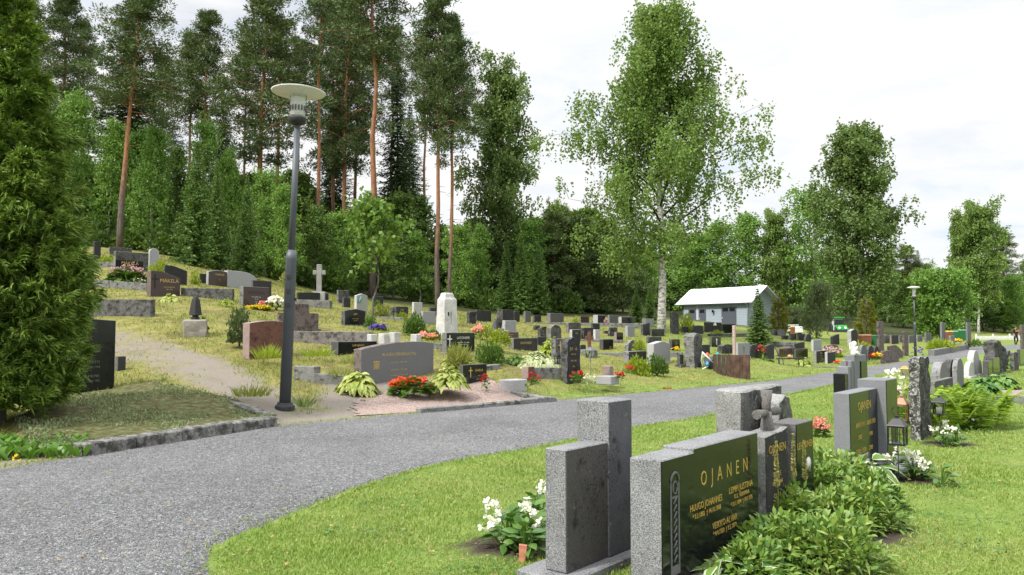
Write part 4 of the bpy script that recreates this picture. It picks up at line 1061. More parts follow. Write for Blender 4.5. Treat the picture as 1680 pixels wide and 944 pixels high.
def near_vegetation():
    # --- white begonias left of the front two-part stone
    def begonia(px, py, r, h, label, seed, nl=70, nb=14):
        p = on0(px, py); o = empty('begonia', p); tag(o, label, 'flower')
        g = np.random.default_rng(seed)
        S = []
        for c in range(5):
            cx, cy = g.normal(0, r * .36, 2)
            hh = a_hosta(r * .5, h * .8, nl // 5, seed + c, .10, .22)
            S += [(v + np.array([cx, cy, 0]), f) for v, f in hh]
        put('leaves', S, [G['begonia']], o)
        P = spots(r * .68, h * .92, nb, seed, .035)
        Q = np.concatenate([P, P + g.normal(0, .022, P.shape), P + g.normal(0, .022, P.shape)])
        put('blooms', a_blooms(Q, .03, seed + 3, 4), [B['white']], o)
        return o
    begonia(838, 896, .34, .29, 'white begonias with broad green leaves left of the stepped grey stone', 11, 130, 13)
    begonia(884, 866, .24, .34, 'taller leafy clump pressed against the left of the stepped grey stone', 12, 90, 4)
    begonia(1480, 786, .30, .27, 'white begonias at the right foot of the OJANEN stone with the lantern', 13, 90, 20)
    begonia(1552, 728, .27, .25, 'white begonias in front of the fern, right of the tall rough stone', 14, 70, 9)
    # --- the large leafy astilbe bed before the long OJANEN stone
    spots_ = [(1225,930,.27,.20),(1296,906,.34,.28),(1365,915,.34,.31),(1282,856,.31,.33),(1348,852,.37,.36),(1415,850,.30,.31),(1330,804,.30,.33),(1390,800,.32,.36),(1430,820,.24,.30),(1352,772,.24,.28)]
    for i, (px, py, r, h) in enumerate(spots_):
        p = on0(px, py + 14)
        V, Fq = a_cloud(1, 1, 1500, .075, .0135, 40 + i, .0, .35, .35, [.2, .9, .9, .45, .02])
        g = np.random.default_rng(i); c = V.reshape(1500, -1, 3); ctr = c[:, :1]
        V = (c - ctr + ctr * np.array([r, r, h])).reshape(-1, 3)
        st = a_blades(r * .8, h * .9, 30, 70 + i, .0035, .4)
        o = put('astilbe', [(V, Fq, 0), (st[0], st[1], 1)], [G['astilbe'], STEM], None, p)
        tag(o, 'dense leafy green astilbe clump in the bed before the long OJANEN stone', 'plant', 'astilbe clumps in the front bed')
    for i, (px, py, hp) in enumerate([(1276, 893, 153), (1304, 874, 147), (1322, 868, 130)]):
        p = on0(px, py); h = hp * p[1] / F + .05
        m = MB(); m.tube([(0, 0, 0), (.01, 0, h * .5), (.0, .01, h)], [.004, .003, .002], 5)
        o = m.build('astilbe_plume', [STEM], None, p); tag(o, ['lone thin pale plume in front of the narrow OJANEN stone', 'middle pale plume rising before the LEHTONEN stone', 'shorter pale plume before the LEHTONEN stone, right of the middle one'][i], 'flower stalk')
        g = np.random.default_rng(90 + i); n = 240; z = h * (.55 + .45 * g.random(n)); rr = .028 * (1.05 - z / h) + .008; az = g.uniform(0, 6.28, n)
        D = np.stack([np.cos(az), np.sin(az), np.full(n, .5)], 1); P = np.zeros((n, 3)); P[:, 2] = z
        V, Fq = diamonds(P, D, rr * 1.3, .007, g); put('plume', [(V, Fq)], [B['straw']], o)
    # --- white-edged hostas
    def vhosta(px, py, r, h, n, label, seed):
        p = on0(px, py); g = np.random.default_rng(seed)
        (V, Fq), st = a_hosta(r, h, n, seed, r * .8)
        k = 6; c = V.reshape(n, k, 2, 3); ctr = c.mean(2, keepdims=True)
        inner = (ctr + (c - ctr) * .62); inner[..., 2] += .0025
        o = empty('variegated_hosta', p); tag(o, label, 'plant')
        put('leaves', [(V, Fq, 0), (inner.reshape(-1, 3), Fq, 1), (st[0], st[1], 1)], [G['variegd'], G['dhosta']], o)
        return o
    vhosta(1180, 955, .19, .14, 26, 'white-edged hosta at the bottom, left end of the leafy bed', 21)
    vhosta(1248, 962, .16, .12, 20, 'white-edged hosta second from the left along the bottom of the bed', 22)
    vhosta(1420, 786, .30, .24, 44, 'white-streaked hosta at the far end of the leafy bed by the lantern', 23)
    vhosta(1360, 782, .22, .27, 26, 'white-streaked hosta before the grey end of the OJANEN stone with two blocks', 24)
    # --- fern
    p = on0(1565, 700); o = empty('fern', p); tag(o, 'big light green fern behind the candle lantern', 'fern')
    S = []; g = np.random.default_rng(31)
    for k in range(62):
        ox, oy = g.normal(0, .34), g.normal(0, .30); az = g.uniform(0, 6.28) if k % 2 else math.atan2(oy, ox) + g.normal(0, .5)
        Lf = g.uniform(.5, .8); n = 34; t = np.linspace(.12, 1, n); lean = g.uniform(.25, .75)
        C = np.stack([ox + np.cos(az) * lean * Lf * t ** 1.5, oy + np.sin(az) * lean * Lf * t ** 1.5, Lf * (t - .33 * t ** 2.6 * lean * 1.2)], 1)
        side = np.array([-np.sin(az), np.cos(az), 0]); fw = np.array([np.cos(az), np.sin(az), .4])
        pl = Lf * .23 * np.sin(np.pi * np.clip(t * .93 + .05, 0, 1)) ** .8
        for s in (-1, 1):
            D = side * s + fw * .35; V, Fq = strips(C, np.tile(D, (n, 1)), pl, .017, [.9, 1, .6, .05], .25, g); S.append((V, Fq))
    put('fronds', S, [G['fern']], o)
    # --- large green hostas further along
    for i, (px, py, r, h) in enumerate([(1610, 652, .50, .40), (1642, 640, .46, .36)]):
        one_mesh_plant('hosta', px, py, 0, a_hosta(r, h, 150, 33 + i, .24), G['dhosta'], ['large dark green hosta between the fern and the white headstones', 'large dark green hosta on the right of its twin, by the sand plot'][i])
    one_mesh_plant('hosta', 1652, 606, 0, a_hosta(.28, .28, 60, 37, .18), G['dhosta'], 'small light hosta between the boulder monument and the right edge stones')
    flower_plant(1595, 706, 0, 50, 26, 'green', 'white', 'little white flowers at the right skirt of the fern', nl=120, nb=26, bs=.028)
    flower_plant(1346, 718, 0, 34, 28, 'green', 'salmon', 'salmon and violet bedding flowers on the lawn left of the two-block OJANEN stone', nl=150, nb=60, bs=.028)
    flower_plant(1470, 690, 0, 34, 78, 'green', 'white', 'tall white-flowering plant behind the copper lantern', nl=260, nb=40, bs=.05, leafLW=(.12, .04))
    flower_plant(1410, 700, 0, 24, 8, 'green', 'white', 'low white bloom on the lawn behind the long OJANEN stone', nl=30, nb=6, bs=.03)
    one_mesh_plant('grass_clump', 1463, 660, 0, [a_blades(.25, .45, 90, 39, .02, .6)], G['lime'], 'bright green blades left of the tall rough stone', 'plant')
    # --- lily of the valley in front of the thuja
    S = []; g = np.random.default_rng(44)
    for k in range(520):
        px = g.uniform(-60, 138); py = 700 + g.uniform(0, 1) * 52 + (138 - px) * .03
        q = on0(px, py); n = 2; an = g.uniform(0, 6.28)
        P = np.tile(q, (n, 1)); D = np.stack([np.cos(an + np.arange(n) * 2.2) * .55, np.sin(an + np.arange(n) * 2.2) * .55, np.ones(n)], 1)
        S.append(strips(P, D, g.uniform(.16, .30, n), g.uniform(.022, .034, n), [.25, .8, 1, .75, .05], .35, g))
    q0 = on0(50, 735); o = put('lily_of_the_valley', [(v - q0, f) for v, f in S], [G['lily']], None, q0)
    tag(o, 'carpet of broad upright lily of the valley leaves under the big thuja', 'ground cover', kind='stuff')
    one_mesh_plant('buttercup', 24, 762, 0, a_blooms(spots(.06, .1, 3, 3), .022, 4), B['yellow'], 'tiny yellow flowers on the soil at the lower left edge', 'flower')
    # stonecrop on the old plot
    n = 26000; P = np.stack([g.uniform(-9, -3, n), g.uniform(8.5, 14.8, n)], 1); P = P[in_poly(P, PLOT)]
    mk = np.sin(P[:, 0] * 2.3 + 1) * np.sin(P[:, 1] * 2.9) + .25 * np.sin(P[:, 0] * 9) > .05 - .25 * (P[:, 0] < -5.3); P = P[mk]
    P3 = np.stack([P[:, 0], P[:, 1], height(P[:, 0], P[:, 1]) + .1], 1); D = g.normal(0, .6, P3.shape); D[:, 2] = 1
    V, Fq = diamonds(P3, D, g.uniform(.025, .06, len(P3)), .010, g); q0 = P3.mean(0)
    o = put('stonecrop', [(V - q0, Fq)], [G['sedum']], None, q0); tag(o, 'grey-green stonecrop and moss covering the old grave plot', 'ground cover', kind='stuff')
    one_mesh_plant('weed_sprouts', 288, 690, 0, [a_blades(.16, .3, 9, 46, .016, .25)], G['lime'], 'few upright light green sprouts on the mossy plot behind the kerb', 'weeds')
    # coarse grass along the path edge
    for i, (px, py, d, r, h, n, m_, lab) in enumerate([(412,650,13.4,.5,.28,170,'ygrass','tuft of long yellowish grass left of the lamp post'),(500,668,13.2,.16,.3,40,'green','small grass tuft at the right foot of the lamp post'),(560,618,15.7,.35,.3,90,'ygrass','wispy grass in front of the low kerb right of the square block'),
            (440,588,16.6,.45,.4,170,'lime','bright green weeds at the foot of the rusty red headstone'),(520,585,17.4,.5,.3,130,'lime','green weeds between the lamp post and the SARVIJÄRVI stone'),(575,595,17.6,.3,.25,60,'ygrass','grass wisps at the left foot of the SARVIJÄRVI stone')]):
        one_mesh_plant('grass_tuft', px, py, d, [a_blades(r, h, n, 200 + i, .008, .6)], G[m_], lab, 'grass tuft')

def hill_vegetation():
    H_ = lambda *a: one_mesh_plant('hosta', a[0], a[1], a[2], a_hosta(a[3], a[4], int(a[5] * 1.5), int(a[0]), a[3] * .44), G[a[6]], a[7])
    H_(585, 643, 15.2, .50, .36, 130, 'hosta', 'yellow-green hosta left of the grey family headstone')
    H_(736, 636, 15.6, .48, .40, 140, 'hosta', 'yellow-green hosta right of the grey family headstone')
    H_(748, 606, 18, .45, .38, 70, 'hosta', 'paler hosta behind, between LATONIEMI and the SAVELA stone')
    H_(845, 602, 19, .40, .3, 70, 'green', 'bluish green hosta left of the white-edged bed')
    one_mesh_plant('hosta', 880, 603, 19, a_hosta(.8, .36, 420, 880, .17), G['cream'], 'cream and green hostas in front of the KAVONEN stone')
    H_(905, 585, 20.5, .4, .5, 70, 'lime', 'tall lime leaves behind the cream hostas')
    H_(278, 497, 24.3, .45, .22, 60, 'hosta', 'pale hosta at the foot of the brown MÄKELÄ stone')
    H_(372, 500, 24, .28, .18, 30, 'lime', 'small lime clump left of the yellow flowers')
    H_(1258, 605, 30, .5, .4, 60, 'green', 'big rhubarb leaves left of the bench')
    H_(1318, 604, 30.8, .5, .34, 60, 'hosta', 'large yellowing leaves behind the bench legs')
    FP = flower_plant
    FP(676, 645, 15.25, 78, 24, 'green', 'orange', 'row of orange-red begonias at the foot of the grey family headstone', nl=200, nb=80, bs=.045, sq=.3)
    FP(796, 636, 16.3, 18, 20, 'green', 'red', 'red flower before the SAVELA stone', nl=60, nb=10, bs=.038)
    FP(875, 634, 16.4, 26, 20, 'green', 'red', 'red geraniums right of the flat grave slab', nl=80, nb=12, bs=.038)
    FP(948, 626, 17.6, 28, 16, 'green', 'red', 'red flowers and grey leaves at the foot of the lantern stick', nl=80, nb=8, bs=.05)
    FP(968, 627, 17.5, 22, 12, 'variegd', 'white', 'silvery white leafed plant right of the lantern stick', nl=70, nb=8, bs=.03)
    FP(1017, 622, 17.9, 14, 11, 'green', 'red', 'small red flower on the lawn beside the pale flat stone', nl=40, nb=8, bs=.045)
    FP(1032, 616, 18.6, 16, 16, 'green', 'red', 'red flower at the left skirt of the bright green bushes', nl=40, nb=7, bs=.045)
    FP(208, 464, 27.5, 64, 26, 'green', 'pink', 'broad mound of pink flowers before the MÄKELÄ plate stone', nl=380, nb=190, bs=.04, sq=.6)
    FP(228, 466, 27.2, 24, 8, 'sedum', 'white', 'silvery edging plants under the pink mound', nl=60, nb=10, bs=.03)
    FP(423, 510, 24.3, 48, 8, 'lime', 'yellow', 'strip of yellow flowers before the red-brown headstone', nl=80, nb=150, bs=.045, sq=.4)
    FP(430, 505, 24.4, 9, 9, 'green', 'salmon', 'pink blossom ball among the yellow flowers', nl=20, nb=22, bs=.06)
    FP(452, 506, 24.8, 27, 17, 'green', 'white', 'white flowers left of the lamp post below the terrace', nl=80, nb=70, bs=.07)
    FP(620, 546, 22.6, 34, 12, 'green', 'purple', 'violet-blue pansies sloping right of the black gabled stone', nl=90, nb=70, bs=.05, sq=.5)
    FP(700, 559, 21.2, 34, 12, 'lime', 'salmon', 'salmon bedding flowers left of the white obelisk', nl=80, nb=60, bs=.05)
    FP(784, 553, 20.5, 20, 18, 'green', 'salmon', 'pale pink lily behind the LATONIEMI stone', nl=60, nb=10, bs=.08)
    FP(1366, 588, 34.5, 34, 18, 'lime', 'pink', 'pink perennials left of the angel figure', nl=120, nb=50, bs=.07)
    FP(1374, 598, 32, 10, 5, 'green', 'orange', 'small orange flowers beside the low dark stone', nl=20, nb=14, bs=.05)
    FP(1440, 590, 32.6, 18, 9, 'green', 'yellow', 'yellow and red bedding flowers before the first swooping stone', nl=30, nb=26, bs=.06)
    FP(1432, 590, 32.7, 8, 9, 'green', 'red', 'small red flowers just left of the yellow ones by the swooping stone', nl=20, nb=12, bs=.06)
    FP(1108, 577, 28.6, 16, 7, 'green', 'yellow', 'yellow pansies in front of the bronze-lined black headstone', nl=30, nb=20, bs=.05)
    FP(994, 532, 39.6, 6, 7, 'green', 'pink', 'tiny pink flowers between two square headstones on the back kerb', nl=20, nb=12, bs=.07)
    FP(1570, 562, 52, 16, 5, 'green', 'yellow', 'yellow flowers by the path below the green bins', nl=40, nb=30, bs=.09)
    FP(1094, 645, 19.2, 28, 8, 'redleaf', 'rust', 'patch of red sorrel at the edge of the path', nl=160, nb=30, bs=.03)
    FP(1245, 590, 30.6, 26, 22, 'green', 'rust', 'rhubarb with reddish seed stalks by the bench', nl=40, nb=30, bs=.08)
    FP(820, 564, 20.4, 44, 30, 'lime', 'purple', 'tall leafy perennials with violet-blue spikes by the LATONIEMI stone', nl=620, nb=12, bs=.03, leafLW=(.10, .02))
    FP(797, 553, 23.5, 36, 24, 'lime', 'purple', 'bushy iris clump with a few blue flowers behind the LATONIEMI stone', nl=500, nb=5, bs=.03, leafLW=(.12, .018))
    q = on0(1512, 704); hh = at(1512, 572, q[1])[2]; o = empty('bellflower', q); tag(o, 'tall thin violet bellflowers rising behind the tall rough stone', 'flower')
    put('stem', [a_blades(.14, hh, 9, 5, .004, .10)], [STEM], o); g = np.random.default_rng(3); P = np.stack([g.normal(.02, .05, 9), g.normal(0, .05, 9), hh * g.uniform(.92, 1.02, 9)], 1); put('blooms', a_blooms(P, .024, 6), [B['purple']], o)
    def bush(px, py, d, wpx, hpx, leaf, label, n=500, name='bush', L=None, W=None):
        p = at(px, py, d); s = d / F; r, h = wpx * s / 2, hpx * s
        L = L or max(.07, r * .2); W = W or L * .3
        V, Fq = a_cloud(r, h * .55, n, L, W, int(px * 3 + py), 0.0, .35, .3); V = V.copy()
        low = a_cloud(r * .8, h * .3, n // 2, L, W, int(px + py), 0.0, .3, .3)
        V[:, 2] = V[:, 2] * 1.75
        o = empty(name, p); tag(o, label, 'bush')
        put('foliage', [(V, Fq), low], [G[leaf]], o)
        m = MB(); g = random.Random(int(px))
        for k in range(5): m.tube([(0, 0, -.1), (g.uniform(-.4, .4) * r, g.uniform(-.4, .4) * r, h * .6)], [.02, .008], 5)
        m.build('stem', TWIG, o)
        return o
    bush(393, 562, 18.2, 44, 62, 'willow', 'grey-green shrub left of the rusty red headstone', 900)
    bush(334, 546, 19.4, 12, 26, 'green', 'small leafy sprout beside the little obelisk', 120)
    bush(318, 546, 19.2, 26, 10, 'lime', 'lime ground plant at the block of the little obelisk', 100)
    bush(681, 547, 22, 36, 34, 'green', 'round leafy shrub in front of the plain blue-grey headstone', 900)
    bush(626, 521, 27.5, 34, 20, 'ygrass', 'straw-coloured grassy bush behind the young maple stem', 500)
    bush(619, 504, 31, 11, 9, 'green', 'small ball-shaped bush beside the dark square headstone', 200)
    bush(658, 524, 27.6, 26, 9, 'lime', 'yellow-green mound before the UUSI headstone', 250)
    bush(608, 540, 23.2, 22, 22, 'green', 'green perennials right of the black gabled stone', 300)
    bush(262, 446, 30.5, 36, 16, 'lime', 'bright yellow-green plants between brown MÄKELÄ and the pale round stone', 400)
    bush(320, 466, 30.4, 16, 20, 'lime', 'yellow-green fern-like clump left of TAIPALE', 250)
    bush(175, 434, 32.2, 30, 15, 'lime', 'bright green plants above the upper wall by the thuja', 350)
    bush(470, 470, 31, 26, 24, 'ygrass', 'yellowish tall grass behind the lamp post high on the slope', 300)
    bush(712, 557, 21.5, 22, 14, 'green', 'green plant at the left foot of the white obelisk', 200)
    bush(752, 602, 17.8, 36, 22, 'ygrass', 'wispy yellow-green plant hiding the foot of LATONIEMI', 420, 'bush', .2, .012)
    bush(806, 596, 18.6, 50, 40, 'green', 'leafy green perennials right of LATONIEMI', 700)
    bush(945, 533, 39, 14, 13, 'lime', 'yellow-green plant left of the brown square headstone', 150)
    bush(1046, 618, 22, 44, 34, 'lime', 'bright green bush at the left of a pair before the broad-ended headstone', 900)
    bush(1078, 613, 22.6, 40, 30, 'green', 'bright green bush at the right of the pair before the pale gabled stone', 800)
    bush(1050, 580, 26.4, 24, 24, 'lime', 'fresh green bush beside the bowed dark headstone', 400)
    bush(1126, 549, 43, 30, 34, 'lime', 'yellow-green shrub left of the shed', 700)
    bush(1118, 551, 43, 26, 14, 'redleaf', 'low reddish shrub below the yellow one by the shed', 250)
    bush(1178, 552, 42.5, 26, 9, 'lime', 'light green plants before the long dark headstone by the shed', 250)
    bush(1420, 572, 40, 26, 10, 'lime', 'lime mound in front of the brown lidded bin', 250)
    bush(1543, 572, 48, 44, 12, 'lime', 'yellow flowering mound on the verge near the far lamp', 400)
    bush(1598, 567, 55, 28, 9, 'green', 'blue-green plants below the tall right pillar', 200)
    bush(1330, 562, 43, 24, 10, 'lime', 'yellow-green mound beside the light grey block', 150)
    bush(1662, 600, 29, 14, 16, 'lime', 'light green plant between the right edge stones', 150)
# ------------------------------------------------------------------ bark
def bark(name, stops, zscale=1.0, sc=9.0, bands=False):
    m, nt, out = mat(name)
    tcn = nt.nodes.new('ShaderNodeTexCoord'); mp = nt.nodes.new('ShaderNodeMapping'); mp.inputs['Scale'].default_value = (1, 1, zscale)
    nt.links.new(tcn.outputs['Object'], mp.inputs['Vector'])
    n = noise(nt, sc, 6, 0.7, mp.outputs[0], 0.4)
    col = ramp(nt, n, stops)
    principled(nt, out, col, 0.85, 0.15, 0.0, bump(nt, n, 0.7, 0.03))
    return m
def pine_bark():
    m, nt, out = mat('pine bark')
    tcn = nt.nodes.new('ShaderNodeTexCoord'); sp = nt.nodes.new('ShaderNodeSeparateXYZ'); nt.links.new(tcn.outputs['Object'], sp.inputs[0])
    mp = nt.nodes.new('ShaderNodeMapping'); mp.inputs['Scale'].default_value = (1, 1, .25); nt.links.new(tcn.outputs['Object'], mp.inputs['Vector'])
    n = noise(nt, 9, 6, .7, mp.outputs[0], .4)
    lo = ramp(nt, n, [(.3, (.05, .04, .035)), (.55, (.14, .11, .095)), (.75, (.22, .17, .15))])
    hi = ramp(nt, n, [(.3, (.16, .07, .035)), (.55, (.33, .16, .085)), (.75, (.42, .25, .15))])
    a = N(nt, 'ShaderNodeMath', operation='MULTIPLY_ADD'); nt.links.new(n, a.inputs[0]); a.inputs[1].default_value = 3.0; nt.links.new(sp.outputs['Z'], a.inputs[2])
    f = N(nt, 'ShaderNodeMapRange'); nt.links.new(a.outputs[0], f.inputs[0]); f.inputs[1].default_value = 4.5; f.inputs[2].default_value = 9.0
    principled(nt, out, mix(nt, f.outputs[0], lo, hi), .85, .15, 0, bump(nt, n, .7, .03))
    return m
BARK = {'pine': pine_bark(), 'spruce': bark('spruce bark', [(.3, (.04, .033, .03)), (.7, (.13, .11, .1))], .4),
        'birch': bark('birch bark', [(.36, (.03, .028, .026)), (.46, (.30, .29, .27)), (.55, (.55, .54, .51)), (.8, (.66, .65, .62))], 2.2, 5.5),
        'grey': bark('grey bark', [(.3, (.06, .055, .05)), (.7, (.19, .18, .165))], .4)}
UPPER = bark('upper birch bark', [(.34, (.03, .027, .025)), (.5, (.13, .12, .11)), (.75, (.30, .29, .27))], 2.0, 5)
LIMB = plain('dark limb bark', (.045, .036, .03), .85, .2)
# ------------------------------------------------------------------ trees
def tree_obj(name, trunk, crown, leaf, barkm, extra=None):
    o = empty(name, (0, 0, 0))
    trunk.build('trunk', barkm if isinstance(barkm, list) else [barkm], o)
    V, Fq, M = join(crown)
    link('crown', np_mesh('crown', V, Fq, leaf if isinstance(leaf, list) else [leaf], M), o)
    return o
def trunk_line(H, g, sway=.15):
    k = 12; z = np.linspace(0, H, k); x = np.cumsum(g.normal(0, sway / 3, k)); y = np.cumsum(g.normal(0, sway / 3, k))
    x -= x[0]; y -= y[0]
    return lambda q: np.array([np.interp(q, z, x), np.interp(q, z, y), q])
def birch(seed, H=17.5, Rc=4.6, cb=.2, nlimb=46, leaf=.11, sub=9, strand=9, per=7, droop=1.1, prof=((0, .55), (.2, 1), (.5, .86), (.75, .6), (.92, .3), (1, .1)), r0=.27, m='birch', bm='birch', el0=R(38), el1=R(66), name='birch', wid=.36, spread=1.0):
    g = np.random.default_rng(seed); tl = trunk_line(H, g, .22)
    T = MB(); zs = np.linspace(-.4, H * .97, 14)
    tp = [tl(max(z, 0)) + np.array([0, 0, min(z, 0)]) for z in zs]; tr_ = [max(.012, r0 * (1 - z / H) ** .85 * (1.25 if z < .3 else 1)) for z in zs]
    ks = 6 if H > 15 else len(zs) - 1
    T.tube(tp[:ks + 1], tr_[:ks + 1], 10)
    if ks < len(zs) - 1: T.tube(tp[ks:], tr_[ks:], 10, 2)
    pu, pv = zip(*prof); PO, PL = [], []
    for i in range(nlimb):
        u = ((i + g.random()) / nlimb) ** .85; z0 = H * (cb + (.95 - cb) * u * .93)
        az = i * 2.4 + g.normal(0, .35); r = Rc * np.interp(u, pu, pv) * g.choice([.62, .78, .9, 1.0, 1.06])
        el = el0 + (el1 - el0) * u + g.normal(0, .1); o3 = np.array([math.cos(az), math.sin(az), 0])
        s = tl(z0); rise = min(r * math.tan(el) * .75, H * 1.0 - z0)
        pts = [s + o3 * r * t + np.array([0, 0, rise * (t * 1.45 - .45 * t * t)]) for t in (0, .25, .5, .75, 1)]
        rb = max(.014, r0 * .36 * (1 - z0 / H) ** .7)
        T.tube(pts, [rb, rb * .75, rb * .5, rb * .3, .006], 5, 1)
        q = np.array(pts)
        for k in range(sub):
            t = g.uniform(.28, 1.02); c = np.array([np.interp(t, (0, .25, .5, .75, 1), q[:, j]) for j in range(3)])
            c2 = c + g.normal(0, 1, 3) * np.array([.2, .2, .12]) * r * spread + np.array([0, 0, .15])
            if k % 2 == 0: T.tube([c, c2], [rb * .2, .005], 4, 1, cap=False)
            n = strand; o = c2 + g.normal(0, 1, (n, 3)) * np.array([.3, .3, .22]) * spread * (Rc / 4.6) ** .5
            PO.append(o); PL.append(g.uniform(.35, 1.0, n) * droop)
    O = np.concatenate(PO); Ls = np.concatenate(PL); n = len(O)
    t = g.random((n, per)); drift = g.normal(0, .16, (n, 1, 3)); drift[..., 2] = 0
    P = O[:, None] + drift * t[..., None] + np.stack([np.zeros_like(t), np.zeros_like(t), -Ls[:, None] * t], 2) + g.normal(0, .055, (n, per, 3))
    P = P.reshape(-1, 3); D = g.normal(0, .6, P.shape); D[:, 2] -= .55
    V, Fq = diamonds(P, D, leaf * g.uniform(.7, 1.3, len(P)), leaf * wid * g.uniform(.7, 1.3, len(P)), g, 1.5)
    return tree_obj(name, T, [(V, Fq)], G[m], [BARK[bm], LIMB, UPPER])
def pine(seed, H=22, cb=.5, Rc=2.7, nb=52, dens=1.0, r0=.24, name='pine', stubs=10):
    g = np.random.default_rng(seed); tl = trunk_line(H, g, .3); T = MB(); zs = np.linspace(-.4, H * .98, 13)
    T.tube([tl(max(z, 0)) + np.array([0, 0, min(z, 0)]) for z in zs], [max(.02, r0 * (1 - .82 * z / H)) for z in zs], 9)
    C, Sz = [], []
    for i in range(nb):
        u = ((i + g.random()) / nb); z0 = H * (cb + (.97 - cb) * u); az = i * 2.4 + g.normal(0, .5)
        r = Rc * (.5 + .75 * math.sin(math.pi * min(1, .14 + .86 * u) ** .8) * (1 - .35 * u)) * g.choice([.55, .8, 1.0, 1.15]) * (1.05 - .55 * u ** 3)
        o3 = np.array([math.cos(az), math.sin(az), 0]); s = tl(z0); dz = r * (g.uniform(-.22, .12) + .55 * u)
        pts = [s + o3 * r * t + np.array([0, 0, dz * t + .12 * r * math.sin(math.pi * t)]) for t in (0, .33, .66, 1)]
        T.tube(pts, [.055 * (1 - .6 * u), .04 * (1 - .6 * u), .025, .01], 5, cap=False)
        q = np.array(pts)
        for k in range(int(5 * dens + 1)):
            t = g.uniform(.4, 1.08); c = np.array([np.interp(t, (0, .33, .66, 1), q[:, j]) for j in range(3)])
            C.append(c + g.normal(0, 1, 3) * np.array([.24, .24, .1]) * r); Sz.append(g.uniform(.34, .68))
    for k in range(stubs):
        z0 = H * g.uniform(.18, cb); az = g.uniform(0, 6.28); l = g.uniform(.3, 1.3); s = tl(z0)
        T.tube([s, s + np.array([math.cos(az) * l, math.sin(az) * l, g.uniform(-.2, .1)])], [.02, .006], 4, cap=False)
    C = np.array(C); Sz = np.array(Sz); n = len(C); per = 70
    d = unit(g.normal(0, 1, (n, per, 3))); P = C[:, None] + d * (Sz[:, None] * g.random((n, per)) ** .45)[..., None] * np.array([1.1, 1.1, .5])
    D = d * np.array([1, 1, .5]) + np.array([0, 0, .3]) + g.normal(0, .25, d.shape)
    V, Fq = diamonds(P.reshape(-1, 3), D.reshape(-1, 3), g.uniform(.2, .34, n * per), g.uniform(.028, .05, n * per), g, 1.5)
    return tree_obj(name, T, [(V, Fq)], G['pine'], BARK['pine'])
def spruce(seed, H=20, Rc=2.6, cb=.05, nw=46, m='spruce', name='spruce', droop=.35, need=.3, r0=None, fuzz=1.0):
    g = np.random.default_rng(seed); tl = trunk_line(H, g, .08); T = MB(); zs = np.linspace(-.3, H * .99, 9); r0 = r0 or H * .011
    T.tube([tl(max(z, 0)) + np.array([0, 0, min(z, 0)]) for z in zs], [max(.008, r0 * (1 - z / H)) for z in zs], 7)
    Pp, Dd, Ll = [], [], []
    for i in range(nw):
        u = i / (nw - 1); z0 = H * (cb + (1 - cb) * u * .985); rr = Rc * (1 - u) ** .85 * (.55 + .45 * min(1, u * 5 + .5)) + .05
        nb = 9 if u < .8 else 6
        for k in range(nb):
            az = 2 * math.pi * k / nb + i * 1.13 + g.normal(0, .25); r = rr * g.uniform(.62, 1.12); o3 = np.array([math.cos(az), math.sin(az), 0]); sd = np.array([-math.sin(az), math.cos(az), 0])
            n = max(5, int(14 * r / Rc + 5)); t = np.linspace(.12, 1, n); s = tl(z0)
            sag = -droop * r * (t - .55 * t ** 3) + .16 * r * u
            c = s + o3 * (r * t)[:, None]; c[:, 2] += sag
            if r > .3: T.tube([s, c[n // 2], c[-1]], [.012 * H / 12, .008 * H / 12, .003], 3, cap=False)
            for s_ in (-1, 0, 1):
                Pp.append(c + g.normal(0, .04 * need / .3, c.shape)); Dd.append(sd * s_ * .9 + o3 * (.55 if s_ else 1) + np.array([0, 0, -.25 if s_ else -.05]) + g.normal(0, .22, (n, 3)))
                Ll.append(need * g.uniform(.7, 1.3, n) * (.6 + .4 * (1 - t)) * (1.0 - .5 * u))
    P, D, L = np.concatenate(Pp), np.concatenate(Dd), np.concatenate(Ll)
    V, Fq = diamonds(P, D, L, L * .2 * fuzz, g, .7)
    return tree_obj(name, T, [(V, Fq)], G[m], BARK['spruce'])
